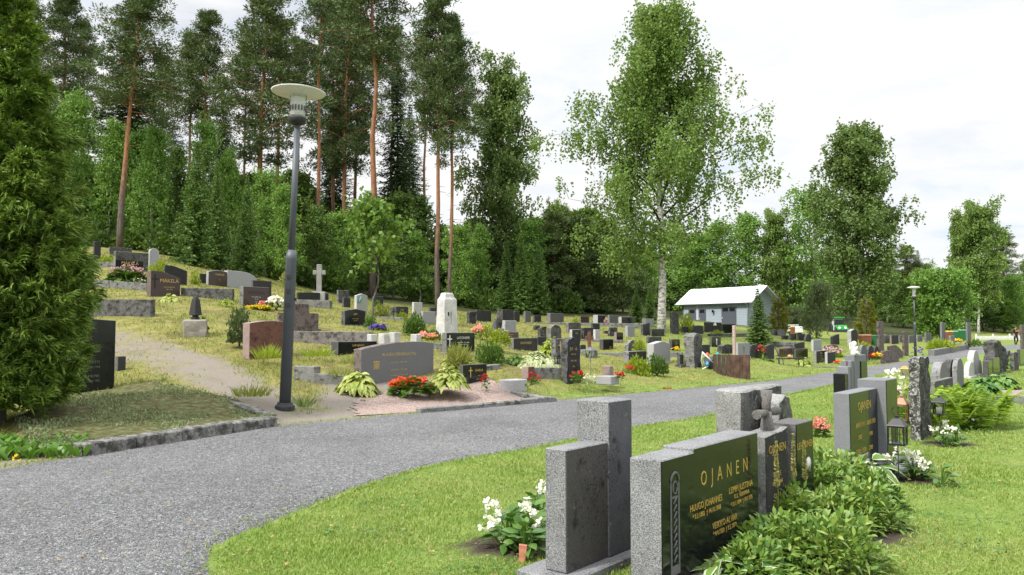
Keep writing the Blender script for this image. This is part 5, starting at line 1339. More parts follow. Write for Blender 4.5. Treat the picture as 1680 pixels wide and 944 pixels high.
def thuja(seed, H, Rc, n, L, m='thuja', name='thuja', pw=.75, base=.0):
    """cone of upright flat sprays"""
    g = np.random.default_rng(seed); T = MB()
    T.tube([(0, 0, -.3), (0, 0, H * .5), (0, 0, H * .95)], [Rc * .09, Rc * .06, .01], 8)
    ncl = max(60, n // 36); ni = n // 5
    uc = 1 - np.sqrt(g.random(ncl)) * .98; ac = g.uniform(0, 6.28, ncl)
    rc = Rc * ((1 - uc) ** pw) * (.62 + .38 * np.minimum(1, uc * 5)) * (1 + .12 * np.sin(ac * 5 + uc * 11) + .08 * np.sin(ac * 9 - uc * 23)) + .02
    oc = np.stack([np.cos(ac), np.sin(ac), np.zeros(ncl)], 1)
    axc = unit(oc * .8 + g.normal(0, .22, (ncl, 3)) + np.array([0, 0, .55])); pl = unit(np.cross(axc, oc + g.normal(0, .6, (ncl, 3))))
    Cc = oc * (rc * g.uniform(.58, .92, ncl))[:, None]; Cc[:, 2] = base + uc * (H - base)
    w_ = g.integers(0, ncl, n - ni); t_ = g.random(n - ni) ** .8; pls = L * 1.9 * np.clip(rc / Rc * 1.6, .35, 1.1)
    C = Cc[w_] + axc[w_] * (t_ * pls[w_])[:, None] + pl[w_] * (g.normal(0, .30, n - ni) * pls[w_] * (1.05 - t_ * .75))[:, None] + g.normal(0, .025, (n - ni, 3))
    mn_ = unit(axc[w_] + pl[w_] * g.normal(0, .5, n - ni)[:, None] + g.normal(0, .18, (n - ni, 3)))
    u = 1 - np.sqrt(g.random(ni)) * .98; az = g.uniform(0, 6.28, ni); o2 = np.stack([np.cos(az), np.sin(az), np.zeros(ni)], 1)
    C2 = o2 * (Rc * ((1 - u) ** pw) * (.62 + .38 * np.minimum(1, u * 5)) * g.uniform(.4, .8, ni))[:, None]; C2[:, 2] = base + u * (H - base)
    out = np.concatenate([oc[w_], o2]); C = np.concatenate([C, C2]); main = np.concatenate([mn_, unit(o2 + g.normal(0, .4, (ni, 3)) + np.array([0, 0, .4]))])
    for k in range(0, 60):
        a = g.uniform(0, 6.28); z = g.uniform(.05, .85); r = Rc * (1 - z) ** pw * .85
        T.tube([(0, 0, H * z * .8), (math.cos(a) * r * .6, math.sin(a) * r * .6, H * z), (math.cos(a) * r, math.sin(a) * r, H * z + .1)], [.018, .01, .004], 4, cap=False)
    sdv = unit(np.cross(main, out + g.normal(0, .5, (n, 3))))
    sets = []
    for k, (a, l) in enumerate([(0, 1), (.5, .62), (-.5, .62), (.95, .42), (-.95, .42), (.28, .85), (-.28, .85), (.75, .3), (-.75, .3)]):
        D = main * math.cos(a) + sdv * math.sin(a); D = D + g.normal(0, .07, D.shape)
        st = C + main * (L * (0, .18, .3, .1, .42, .05, .22, .55, .6)[k])
        sets.append(strips(st, D, L * l * g.uniform(.7, 1.2, n), L * .05, [.7, 1, .1], .3, g, False))
    return tree_obj(name, T, sets, G[m], BARK['grey'])
def broad(seed, **k):
    return birch(seed, bm=k.pop('bm', 'grey'), **k)

def place(o, px, d, top, label, wpx=None, cat='tree', group=None, H0=None, W0=None, rz=None, lean=0.0, dz=0.0, base=None):
    """stand tree o so that its tip shows at row `top`"""
    p = at(px, 500, d); z = hz(p[0], p[1]) + dz
    if base is not None: z = at(px, base, d)[2]
    Ht = at(px, top, d)[2] - z
    s = Ht / H0; sx = (wpx * d / F) / W0 if wpx else s
    o.location = (float(p[0]), float(p[1]), float(z)); o.scale = (float(sx), float(sx), float(s))
    o.rotation_euler = (0, lean, rz if rz is not None else (px * 1.7) % 6.28)
    tag(o, label, cat, group)
    return o
PROTO = {}
def kind(key, fn, H0, W0):
    PROTO[key] = [fn, None, H0, W0]
def tree(key, px, d, top, label, wpx=None, **k):
    pr = PROTO[key]
    if pr[1] is None: o = pr[1] = pr[0]()
    else: o = copy_tree(pr[1])
    return place(o, px, d, top, label, wpx, H0=pr[2], W0=pr[3], **k)
PY = ((0, .8), (.15, 1), (.5, .7), (.8, .4), (1, .1)); OV = ((0, .5), (.25, .95), (.5, 1), (.75, .8), (.92, .45), (1, .15))
kind('bigbirch', lambda: birch(5, nlimb=50, leaf=.13, sub=12, strand=11, per=11, droop=1.5, cb=.19, wid=.45, el0=R(26), spread=.82, r0=.2, prof=((0, .85), (.18, 1), (.4, .82), (.58, .62), (.75, .44), (.9, .25), (1, .08))), 17.5, 9.6)
kind('tallbirch', lambda: birch(8, H=18, Rc=3.4, cb=.11, nlimb=62, leaf=.2, sub=10, strand=9, per=8, wid=.42, m='birchd', prof=((0, .8), (.2, 1), (.5, .85), (.68, .8), (.8, .5), (.93, .4), (1, .15)), r0=.2), 18, 7.2)
kind('midbirch', lambda: birch(9, H=18, Rc=3.3, cb=.10, nlimb=56, leaf=.19, sub=10, strand=9, per=8, wid=.42, m='birchd', prof=((0, .6), (.15, 1), (.4, .95), (.6, .7), (.8, .55), (.93, .3), (1, .1))), 18, 7.0)
kind('slimbirch', lambda: birch(10, H=12, Rc=2.2, cb=.18, nlimb=40, leaf=.19, sub=9, strand=8, per=7, wid=.42, m='birch', prof=OV, r0=.12, droop=.8), 12, 4.7)
kind('youngA', lambda: birch(21, H=8, Rc=1.7, cb=.04, nlimb=40, leaf=.13, sub=7, strand=7, per=5, m='under', droop=.45, prof=PY, r0=.07, name='young_birch', el0=R(45)), 8, 3.6)
kind('youngB', lambda: birch(22, H=8, Rc=1.6, cb=.04, nlimb=44, leaf=.14, sub=7, strand=6, per=5, m='under', droop=.6, prof=OV, r0=.07, bm='grey', name='young_tree'), 8, 3.4)
kind('bushyD', lambda: birch(23, H=8, Rc=1.9, cb=.02, nlimb=46, leaf=.15, sub=7, strand=7, per=5, m='underd', droop=.4, prof=PY, r0=.07, bm='grey', name='dark_young_tree', el0=R(25)), 8, 4.0)
kind('round', lambda: birch(24, H=7, Rc=3.0, cb=.14, nlimb=48, leaf=.2, sub=9, strand=8, per=7, wid=.45, m='under', droop=.5, prof=((0, .8), (.3, 1), (.6, .9), (.85, .6), (1, .25)), r0=.13, bm='grey', name='leafy_tree', el0=R(15)), 7, 6.2)
kind('maple', lambda: birch(25, H=4.6, Rc=1.55, cb=.36, nlimb=20, leaf=.2, sub=5, strand=5, per=4, m='maple', droop=.35, prof=((0, .7), (.3, 1), (.6, .8), (1, .25)), r0=.05, bm='grey', name='young_maple', wid=.5), 4.6, 3.2)
kind('willow', lambda: birch(26, H=4, Rc=1.9, cb=.02, nlimb=40, leaf=.2, sub=7, strand=7, per=5, m='willow', droop=.5, prof=((0, .9), (.3, 1), (.6, .8), (1, .3)), r0=.06, bm='grey', name='willow_bush', wid=.16), 4, 3.9)
kind('pineA', lambda: pine(31, cb=.47, Rc=2.7, nb=58, dens=1.3), 22, 6.0)
kind('pineB', lambda: pine(32, cb=.70, Rc=2.2, nb=30, dens=.8), 22, 4.8)
kind('pineC', lambda: pine(33, cb=.36, Rc=2.6, nb=62, dens=1.1), 22, 5.8)
kind('pineD', lambda: pine(34, cb=.58, Rc=2.3, nb=44, dens=1.0, r0=.2), 22, 5.0)
kind('spruceT', lambda: spruce(41, H=20, Rc=2.7, cb=.22, nw=52, droop=.5, need=.42), 20, 5.0)
kind('spruceY', lambda: spruce(42, H=6, Rc=1.5, cb=.03, nw=34, m='sprucel', droop=.2, need=.3), 6, 2.9)
kind('spruceS', lambda: spruce(43, H=4.5, Rc=.95, cb=.03, nw=26, m='sprucel', droop=.3, need=.24, fuzz=1.3), 4.5, 1.9)
kind('thicket', lambda: pine(44, H=9, cb=.08, Rc=1.7, nb=60, dens=.8, r0=.09, name='young_pine', stubs=0), 9, 3.8)
kind('gthuja', lambda: thuja(51, 3.4, .70, 5200, .13, 'gthuja', 'golden_thuja', .7), 3.4, 1.8)

def forest():
    t = tree
    # the big trees one can tell apart
    t('bigbirch', 1084, 40, -22, 'big birch with a white trunk and hanging leaves left of the shed', 340, base=549)
    t('midbirch', 822, 56, 93, 'tall grey-green birch standing before the pale sky, middle of the view', 150)
    t('tallbirch', 1412, 70, 193, 'tall dark birch towering over the willow bush on the right', 168)
    t('youngB', 1332, 84, 305, 'tall light green tree against the left side of the tall dark birch', 112)
    t('slimbirch', 1604, 84, 331, 'birch with a bright white trunk at the right', 84)
    t('slimbirch', 1580, 86, 345, 'slim birch just left of the white-trunked one', 62, rz=2.2)
    t('pineC', 1650, 96, 376, 'dark pine at the right behind the white-trunked birch', 56)
    t('round', 1541, 66, 448, 'round bright leafy tree behind the bins', 102)
    P1 = t('pineA', 193, 42, -70, 'pine with an orange trunk on the hill, closest of the tall pines', 128, lean=.075, base=406)
    t('pineC', 90, 52, -18, 'tall pine behind the thuja, second from the left', 105)
    t('pineC', 24, 48, -50, 'tall pine at the upper left corner', 110)
    t('spruceT', 203, 56, 20, 'dark drooping spruce behind the orange-trunked pine', 150)
    t('pineD', 300, 56, 52, 'pine left of a pair against the pale gap', 80)
    t('pineD', 332, 55, 14, 'taller pine on the right of the pair at the pale gap', 82)
    t('pineD', 392, 60, 62, 'shorter pine left of the wide dark one above the lamp', 72)
    t('pineC', 425, 50, -30, 'wide dark pine left above the lamp head', 135)
    t('pineB', 452, 56, 28, 'thin pine squeezed between the wide dark pine and the lamp', 84)
    t('pineB', 520, 50, -40, 'thin straight pine with a sparse top right of the lamp head', 78)
    t('pineC', 546, 60, 0, 'dense pine at the left of the dark cluster right of the lamp', 90)
    t('pineC', 562, 57, -40, 'tallest dense pine of the dark cluster right of the lamp', 110)
    t('pineA', 580, 62, 22, 'dense pine at the right of the dark cluster', 90)
    t('pineB', 610, 48, -60, 'tall straight pine with an open crown leaving the frame', 130)
    t('spruceT', 650, 62, 72, 'spruce with drooping branches between two groups of pines', 92)
    t('pineA', 718, 45, -30, 'orange-trunked pine left of the close pair in the middle', 108)
    t('pineD', 736, 46, 20, 'orange-trunked pine right of the close pair in the middle', 86)
    t('pineB', 741, 53, 80, 'thin dark-trunked pine just right of the close pair', 70)
    t('pineB', 695, 64, 58, 'thin grey-trunked pine left of the close pair', 62)
    t('pineB', 640, 66, 40, 'thin pine half hidden behind the drooping spruce', 70)
    t('pineD', 484, 66, 60, 'far pine showing behind the lamp pole', 60)
    t('pineC', 262, 64, 90, 'far dark pine right of the orange-trunked one', 80)
    t('pineC', 128, 62, 30, 'far pine between the thuja and the orange-trunked pine', 70)
    t('spruceT', 545, 68, 150, 'far dark spruce low in the dark cluster', 90)
    t('spruceT', 670, 70, 170, 'far dark spruce right of the drooping spruce', 90)
    t('spruceT', 360, 70, 150, 'far dark spruce low in the pale gap', 80)
    # young trees along the edge of the wood
    for px, d, top, wd, key, lab in [(60,44,150,110,'youngA','light young birch behind the thuja'),(118,46,150,95,'youngB','pale young tree right behind the thuja edge'),(176,46,184,90,'youngA','bright young birch left of the orange trunk'),
        (246,45,196,95,'youngA','bright young birch right of the orange trunk'),(216,52,210,80,'youngB','young tree peeping right behind the orange trunk'),(288,47,230,80,'bushyD','darker young tree left of the front spruce'),(330,46,192,80,'youngB','light young tree rising behind the front spruce'),
        (378,46,232,70,'youngA','young birch between the front spruces'),(436,45,275,74,'youngB','leafy young tree left of the lamp pole'),(470,44,292,80,'youngA','leafy young tree behind the lamp pole'),(515,46,330,86,'bushyD','dull green young tree right of the lamp pole'),
        (552,47,345,80,'youngB','young tree left behind the maple'),(596,49,350,84,'bushyD','dull young tree behind the maple'),(645,49,362,80,'bushyD','dull young tree right behind the maple'),(688,50,372,74,'youngA','lighter young birch left of the close pine pair'),
        (748,50,366,70,'youngB','young tree right of the close pine pair'),(782,52,360,64,'youngA','light young birch left of the tall grey-green birch'),(870,53,355,64,'youngB','young tree under the right side of the tall grey-green birch'),(915,55,330,46,'slimbirch','slim light birch right of the tall grey-green one'),
        (1008,60,372,70,'bushyD','young tree left of the big birch crown'),(1050,62,400,80,'youngB','leafy tree directly behind the big birch trunk'),(1140,88,378,110,'youngB','leafy tree right behind the big birch, above the shed'),
        (1185,90,362,110,'youngB','darker leafy tree above the middle of the shed'),(1228,88,340,110,'youngA','light birch above the right end of the shed'),(1268,86,344,64,'slimbirch','grey-green slim birch right of the shed roof'),(1296,90,392,80,'bushyD','dark bushy tree right of the slim birch'),
        (1358,96,420,90,'youngB','green tree filling below the tall dark birch'),(1455,96,430,80,'youngA','light green tree right below the tall dark birch'),(1490,100,402,56,'pineC','small far pine in the gap at the right'),(1508,104,410,40,'spruceT','small far spruce in the gap at the right'),
        (1520,92,440,60,'youngB','leafy tree behind the far lamp'),(1480,88,470,70,'bushyD','dark bushy tree left of the far lamp'),(1628,92,430,70,'bushyD','dark tree under the white-trunked birch'),(1665,86,450,70,'youngB','leafy tree at the right edge behind the walker'),(1610,90,485,60,'bushyD','dark bush behind the white fence'),(1648,88,492,60,'bushyD','dark bush behind the walker')]:
        t(key, px, d, top, lab, wd)
    for px, d, top, wd, lab in [(316,38,232,80,'full young spruce standing in front at the wood edge, left'),(352,40,262,52,'narrow young spruce right of the full one'),(402,40,288,56,'narrow young spruce left of the lamp, nearest the pole'),
                                (830,49,396,44,'young spruce left of three before the dark thicket'),(857,48.5,388,48,'middle young spruce of three before the dark thicket'),(884,49,402,44,'young spruce right of three before the dark thicket')]:
        t('spruceY', px, d, top, lab, wd)
    t('spruceS', 1043, 46, 474, 'little spruce left of the birch trunk', 30)
    t('spruceS', 1066, 47, 470, 'little yellowish spruce touching the birch trunk', 26)
    t('spruceS', 1243, 36, 474, 'small dark spruce in front of the right end of the shed', 48, base=566)
    t('gthuja', 1277, 46, 478, 'golden thuja right of the shed', 44, base=549)
    t('gthuja', 1421, 52, 483, 'golden-brown thuja right of the green tractor', 50, base=560)
    t('willow', 1338, 48, 468, 'grey-green willow bush left of the green tractor', 56, base=556)
    t('willow', 1300, 66, 505, 'small leafy bush left of the willow bush', 40)
    t('maple', 612, 27, 338, 'young maple with big light leaves standing on the slope', 116, base=520)
    for i, (px, d, top) in enumerate([(905,54,350),(930,56,362),(952,55,356),(975,57,366),(996,56,362),(1022,60,396),(790,54,400),(730,55,420),(918,60,340),(962,62,350)]):
        t('thicket', px, d, top, 'dark young pine in the dense thicket behind the cemetery', 66, group='young pines of the dark thicket')
    # the deep wood: one mass
    g = np.random.default_rng(77); sets = []
    src = []
    for key in ('bushyD', 'thicket', 'youngB'):
        o = PROTO[key][1]; me = [c for c in o.children if c.name.startswith('crown')][0].data
        V = np.empty(len(me.vertices) * 3, np.float32); me.vertices.foreach_get('co', V); src.append((V.reshape(-1, 3)[:], PROTO[key][2]))
    for i in range(152):
        if i < 92: px = -60 + i * 11.5 + g.normal(0, 6); d = g.uniform(56, 74); top = 300 + g.normal(0, 30) + (60 if px > 500 else 0) + (30 if px > 700 else 0)
        elif i >= 130: px = 980 + (i - 130) * 8 + g.normal(0, 4); d = g.uniform(92, 104); top = g.uniform(392, 440)
        else: px = 1000 + (i - 92) * 19 + g.normal(0, 8); d = g.uniform(98, 125); top = g.uniform(410, 470)
        V, H0 = src[(0, 1, 0, 2)[i % 4]]
        nq = len(V) // 4; pick = np.sort(g.choice(nq, int(nq * .55), replace=False)); V = V.reshape(nq, 4, 3)[pick]
        p = at(px, 500, d); z = hz(p[0], p[1]); Ht = at(px, top, d)[2] - z; s = Ht / H0; a = g.uniform(0, 6.28)
        c_ = V.mean(1, keepdims=True); V = c_ * s + (V - c_) * 1.5
        ca, sa = math.cos(a), math.sin(a); wx = 1.15
        V = np.stack([(V[..., 0] * ca - V[..., 1] * sa) * wx + p[0], (V[..., 0] * sa + V[..., 1] * ca) * wx + p[1], V[..., 2] + z], 2).reshape(-1, 3).astype(np.float32)
        sets.append((V, np.arange(len(V)).reshape(-1, 4)))
    V, Fq, M = join(sets)
    tag(link('forest', np_mesh('forest', V, Fq, [G['underd']])), 'dark mass of the deep wood behind the nearer trees', 'wood', kind='stuff')

    # undergrowth along the foot of the wood
    sets = []
    for i in range(120):
        px = -40 + i * 8.6 + g.normal(0, 5); d = g.uniform(44.5, 53) + (5.5 if px > 560 else 0); p = at(px, 500, d); z = hz(p[0], p[1]); h = g.uniform(.7, 2.0) * (.8 if px > 560 else 1); r = g.uniform(.7, 1.5)
        V, Fq = a_cloud(r, h, 420, .26, .075, 900 + i, 0, .35, .3); V = V + np.array([p[0], p[1], z]); sets.append((V, Fq))
    V, Fq, M = join(sets)
    tag(link('undergrowth', np_mesh('undergrowth', V, Fq, [G['underd']])), 'low green undergrowth along the foot of the wood', 'undergrowth', kind='stuff')
# ------------------------------------------------------------------ front row of headstones
SAWN = granite('sawn grey granite', (0.21, 0.212, 0.22), speck=0.5, lichen=0.10, lichcol=(0.33, 0.33, 0.31), scale=140)
SAWN2 = granite('clean blue grey granite', (0.215, 0.222, 0.24), speck=0.28, scale=230)
STAIN = granite('stained brown granite', (0.085, 0.078, 0.076), speck=0.35, lichen=0.04, lichcol=(0.2, 0.2, 0.19), dark=0.15, scale=200)
SLATE = granite('bluish stained granite', (0.10, 0.10, 0.112), speck=0.3, lichen=0.02, dark=0.1, scale=200)
SPOT = granite('speckled old granite', (0.24, 0.24, 0.235), speck=0.4, lichen=0.3, lichcol=(0.36, 0.36, 0.34), dark=0.12, scale=120)
CRUST = granite('black crusted granite', (0.10, 0.098, 0.095), speck=0.5, lichen=0.34, lichcol=(0.25, 0.25, 0.24), dark=0.4, scale=120)
POL = SORT['black'][0]
def part_prism(name, ol, y0, y1, mats, parent, bev=.006):
    m = MB(); m.prism(ol, y0, y1, 0, 1); return m.build(name, mats, parent, bevel=bev)
def rect(x0, x1, z0, z1): return [(x0, z0), (x1, z0), (x1, z1), (x0, z1)]
# stepped stone in front, seen from the back
o = empty('headstone', (.31, 4.54, 0), ROT); tag(o, 'grey headstone of a low and a tall block seen from its brown-stained back', 'headstone')
part_prism('low_block', rect(0, .437, .06, .757), 0, .152, [STAIN, SAWN], o)
part_prism('tall_block', rect(.440, .709, .06, 1.003), -.012, .231, [SLATE, SAWN], o)
part_prism('plinth', rect(-.10, .80, -.15, .058), -.085, .29, [SAWN, SAWN], o, .01)
# long OJANEN stone
o = empty('headstone', (.821, 4.36, 0), ROT); tag(o, 'long polished black OJANEN headstone with gold names and a torch relief', 'headstone')
part_prism('slab', [(0, -.1), (1.34, -.1), (1.34, .75), (.38, .75), (.38, .727), (0, .727)], 0, .203, [POL, SAWN], o)
letters(o, [('O  J  A  N  E  N', .815, .555, .128, .68), ('HUUGO JOHANNES', 0.545, .405, .058, .43), ('* 9.3.1892  † 14.10.1968', .55, .352, .042, .38), ('LEMPI JUSTINA', 1.05, .425, .058, .38), ('O.S. VIERIMAA', 1.06, .378, .038, .28), ('* 31.1.1894  † 14.5.1975', 1.06, .335, .038, .34), ('VEIKKO ALVAR', .80, .25, .058, .36), ('* 4.4.1920  † 9.5.1978', .80, .202, .042, .34)], 'gold')
q = MB(); W0, W1, Z0, Z1 = .092, .20, .08, .645
GREYREL = plain('matt grey relief', (.13, .13, .132), .8, .2, 0, .3, 120)
q.box(W0, W0 + .016, -.003, .001, Z0, Z1 - .05); q.box(W1 - .016, W1, -.003, .001, Z0, Z1 - .05); q.box(W0 + .016, W1 - .016, -.003, .001, Z0, Z0 + .05)
pts = [(W0 + .054 + .048 * math.cos(a), -.002, Z1 - .052 + .05 * math.sin(a)) for a in np.linspace(0, math.pi, 13)]
q.tube(pts, .0075, 6)
q.tube([(W0 + .054 + .026 * math.cos(a), -.002, Z1 - .085 + .034 * math.sin(a)) for a in np.linspace(0, 2 * math.pi, 17)], .0055, 6)
q.box(W0 + .022, W1 - .022, -.003, .001, Z1 - .145, Z1 - .132)
for k in range(9):
    z = Z0 + .07 + k * .04; q.tube([(W0 + .036, -.002, z), (W1 - .036, -.002, z + .034)], .005, 5)
q.build('torch_relief', GREYREL, o)
m = MB(); m.box(-.04, 1.36, -.16, .24, -.15, .035); m.build('plinth', [mossy], o, bevel=.01)
# narrow OJANEN stone with a flared stone cross
o = empty('headstone', (1.761, 5.504, 0), ROT); tag(o, 'narrow dark OJANEN headstone carrying a flared stone cross', 'headstone')
s_ = part_prism('slab', [(0, -.1), (.42, -.1), (.42, .735), (.3, .715), (.15, .712), (0, .70)], 0, .18, [granite('dull black granite', (.035, .034, .034), lichen=.25, lichcol=(.14, .13, .12)), SPOT], o)
letters(s_, [('OJANEN', .21, .60, .085, .36), ('KALLE', .2, .42, .05, .3), ('1880 1944', .2, .36, .045, .3), ('OLGA', .2, .27, .05, .3), ('1885 1950', .2, .21, .045, .3)], 'gold')
q = MB(); cx, cy, cz = .28, .10, .70
def flare(p0, p1, a, b):
    q.tube([p0, [(p0[i] * .6 + p1[i] * .4) for i in range(3)], p1], [a, a * 1.02, b], 8)
flare((cx, cy, cz - .02), (cx, cy, cz + .15), .05, .034); flare((cx, cy, cz + .13), (cx, cy, cz + .30), .03, .046)
flare((cx, cy, cz + .14), (cx - .19, cy, cz + .14), .026, .036); flare((cx, cy, cz + .14), (cx + .19, cy, cz + .14), .026, .036)
q.build('stone_cross', granite('brownish cross granite', (.15, .14, .135), lichen=.1), o)
# LEHTONEN
o = empty('headstone', (2.142, 5.97, 0), ROT); tag(o, 'polished black LEHTONEN headstone behind the narrow OJANEN one', 'headstone')
s_ = part_prism('slab', rect(0, .37, -.1, .735), 0, .2, [POL, granite('purple grey granite', (.11, .105, .105), lichen=.06)], o)
letters(s_, [('LEHTONEN', .185, .56, .075, .34), ('1908 1981', .2, .36, .045, .24)], 'gold')
q = MB(); q.lathe([(0, 0), (.05, 0), (.055, .01), (0, .018)], 12); b_ = q.build('porcelain_oval', plain('porcelain', (.6, .6, .58), .3), s_, (.22, -.002, .41)); b_.rotation_euler = (R(90), 0, 0)
# crusted big block behind
o = empty('headstone', (1.872, 6.44, 0), ROT); tag(o, 'big block headstone with black-crusted face, rising behind the OJANEN stones', 'headstone')
s_ = part_prism('slab', rect(0, .872, -.1, .95), 0, .235, [CRUST, SPOT], o, .015); roughen(s_, .012, 3, .06)
s_ = part_prism('front_slab', [(.0, -.1), (.34, -.1), (.36, .72), (.30, .87), (.18, .90), (.06, .84), (-.01, .6)], -.17, -.02, [CRUST, SPOT], o, .01); s_.location = (.30, 0, 0); roughen(s_, .018, 8, .05)
# OJANEN stone of two blocks
o = empty('headstone', (3.245, 7.60, 0), ROT); tag(o, 'blue-grey OJANEN headstone of two blocks with a black face mirroring a lantern', 'headstone')
s_ = part_prism('low_block', rect(0, .955, .06, .83), 0, .155, [POL, SAWN2], o)
letters(s_, [('OJANEN', .48, .68, .12, .6), ('ARVI 1911', .33, .50, .07, .4), ('AINO 1913', .70, .50, .07, .3), ('1972', .3, .38, .06, .3), ('1990', .68, .38, .06, .3), ('EERO 1938', .33, .24, .07, .4), ('2003', .68, .24, .06, .3)], 'gold')
part_prism('tall_block', rect(.962, 1.40, .06, .915), -.09, .2, [POL, SAWN2], o)
part_prism('plinth', rect(-.06, 1.5, -.15, .058), -.30, .25, [SAWN2, SAWN2], o, .01)
# rows made with the common builder
EXTRA = [
 (1488,1511,1523,584,721,10.3,'rough','lichrock','tall rough lichen-covered headstone with a polished dark face, right of the lanterns',{}),
 (1119,1139,1151,546,603,25,'rough','lichen','thick pale lichened pillar stone left of the garden cart',{}),
 (1439,1443,1449,527,578,36,'flat','pink','slim tall pinkish pillar among the low stones right of the green bin',{}),
 (1481,1484,1489,544,574,40,'flat','pink','short pinkish pillar near the far lamp post',{}),
 (1543,1546,1550,529,564,50,'flat','grey','tall grey pillar left of the brown bin with a yellow lid',{}),
 (1585,1588,1592,529,562,55,'flat','grey','tall grey pillar right of the two green bins',{}),
 (1675,1678,1683,533,577,45,'flat','pink','tall pillar at the right edge near the walker',{}),
]
for i, r in enumerate(EXTRA): headstone(300 + i, r)
# rugged boulder monument by the path
P = at(1634, 618, 25.0); t_, w_ = slab_size(1612, 1634, 1650, P); h_ = at(1634, 560, 25)[2] - P[2]
m = MB(); m.prism([(0, -.2), (w_ * .9, -.2), (w_, h_ * .5), (w_ * .95, h_ * .74), (w_ * .6, h_ * .86), (w_ * .3, h_), (0, h_ * .97), (-.04, h_ * .5)], 0, t_, 0, 1)
o = m.build('boulder_monument', [SORT['rock'][0], SORT['rock'][1]], None, P, ROT); roughen(o, .06, 5, .09); tag(o, 'rugged natural boulder monument between the path and the lawn', 'monument')
# white obelisk-like headstone
P = at(729, 560, 23); s = 23 / F
o = empty('headstone', P, ROT); tag(o, 'tall tapering white headstone with shoulders, the brightest stone on the slope', 'headstone')
t0, w0 = slab_size(714, 729, 752.5, P); h = 80 * s; m = MB()
def ring(ix, iy, z): return [(ix, iy, z), (w0 - ix, iy, z), (w0 - ix, t0 - iy, z), (ix, t0 - iy, z)]
lv = [ring(0, 0, -.3), ring(.0, 0, 0), ring(w0 * .07, t0 * .1, h * .86), ring(w0 * .17, t0 * .2, h * .92), ring(w0 * .20, t0 * .22, h * .97), ring(w0 * .26, t0 * .28, h)]
vs = [p for l in lv for p in l]; fs = []
for i in range(len(lv) - 1):
    for k in range(4): fs.append((i * 4 + k, i * 4 + (k + 1) % 4, i * 4 + 4 + (k + 1) % 4, i * 4 + 4 + k))
fs.append(tuple((len(lv) - 1) * 4 + k for k in range(4))); m.add(vs, fs)
m.build('shaft', SORT['white'][1], o, bevel=.012)
q = MB(); zq = h * .12
q.box(w0 * .5 - .006, w0 * .5 + .006, -.004 + t0 * .05, t0 * .06 + .02, zq, h * .6); q.box(w0 * .28, w0 * .36, -.004 + t0 * .05, t0 * .06 + .02, h * .52, h * .6)
q.build('carved_emblem', INK['dark'], o)
# stone cross on the slope
P = at(523, 484, 32); s = 32 / F
o = empty('stone_cross', P, R(8)); tag(o, 'tall grey stone cross on a block, standing against the dark wood', 'cross')
lg = granite('cross granite', (.30, .30, .29), lichen=.12)
m = MB(); m.box(-.09, .11, -.09, .09, .12, 50 * s); m.box(-.24, -.091, -.085, .085, 33 * s, 40 * s); m.box(.111, .26, -.085, .085, 33 * s, 40 * s); m.build('shaft', lg, o, bevel=.015)
m = MB(); m.box(-.24, .26, -.2, .2, -.5, .12); m.build('base_block', lg, o, bevel=.02)
# little obelisk on a rough block
P = at(320, 545, 19.2); s = 19.2 / F
o = empty('obelisk', P, R(20)); tag(o, 'little black obelisk on a rough stone block, alone on the grass', 'obelisk')
m = MB(); m.box(-.27, .27, -.25, .25, -.3, .30); b_ = m.build('base_block', granite('sandy rough stone', (.24, .22, .19), lichen=.3), o, bevel=.03); roughen(b_, .02, 2, .1)
m = MB(); m.lathe([(.10, .30), (.10, .36), (.07, .37), (.07, .40), (.15, .41), (.095, .78), (.05, .86), (.01, .88)], 4, smooth=False); m.build('spike', SORT['dgrey'][0], o)
# flat slabs and small blocks
def block(name, px, py, d, w, t, h, m_, label, cat, rz=ROT, bev=.012):
    p = at(px, py, d); m = MB(); m.box(0, w, 0, t, -.15, h); o = m.build(name, m_, None, p, rz, bevel=bev); tag(o, label, cat); return o
block('grave_slab', 838, 634, 16.5, .55, .34, .12, SORT['lgrey'][1], 'flat pale grave slab lying on the grass before the kerb', 'grave slab')
block('grave_slab', 1002, 621, 17.7, .36, .4, .04, SORT['lgrey'][1], 'thin pale slab flat on the lawn right of the lantern stick', 'grave slab')
block('stone_block', 1000, 615, 18.4, .18, .2, .2, SORT['red'][1], 'small square stone block behind the thin pale slab', 'stone block')
for i, (px, py, w, lab) in enumerate([(609,562,.2,'first pale kerb block right of the mossy wall'),(630,561,.22,'second pale kerb block right of the mossy wall'),(647,559,.22,'third pale kerb block, above the middle of the family headstone'),(683,562,.18,'last pale kerb block, left of the white obelisk')]):
    block('kerb_block', px, py, 19.3, w, .22, .2, SORT['white'][1], lab, 'kerb block')
block('wooden_post', 1206, 583, 28.4, .11, .1, 1.07, plain('weathered pinkish wood', (.40, .31, .27), .8), 'upright pale wooden post behind the plank screen', 'post')
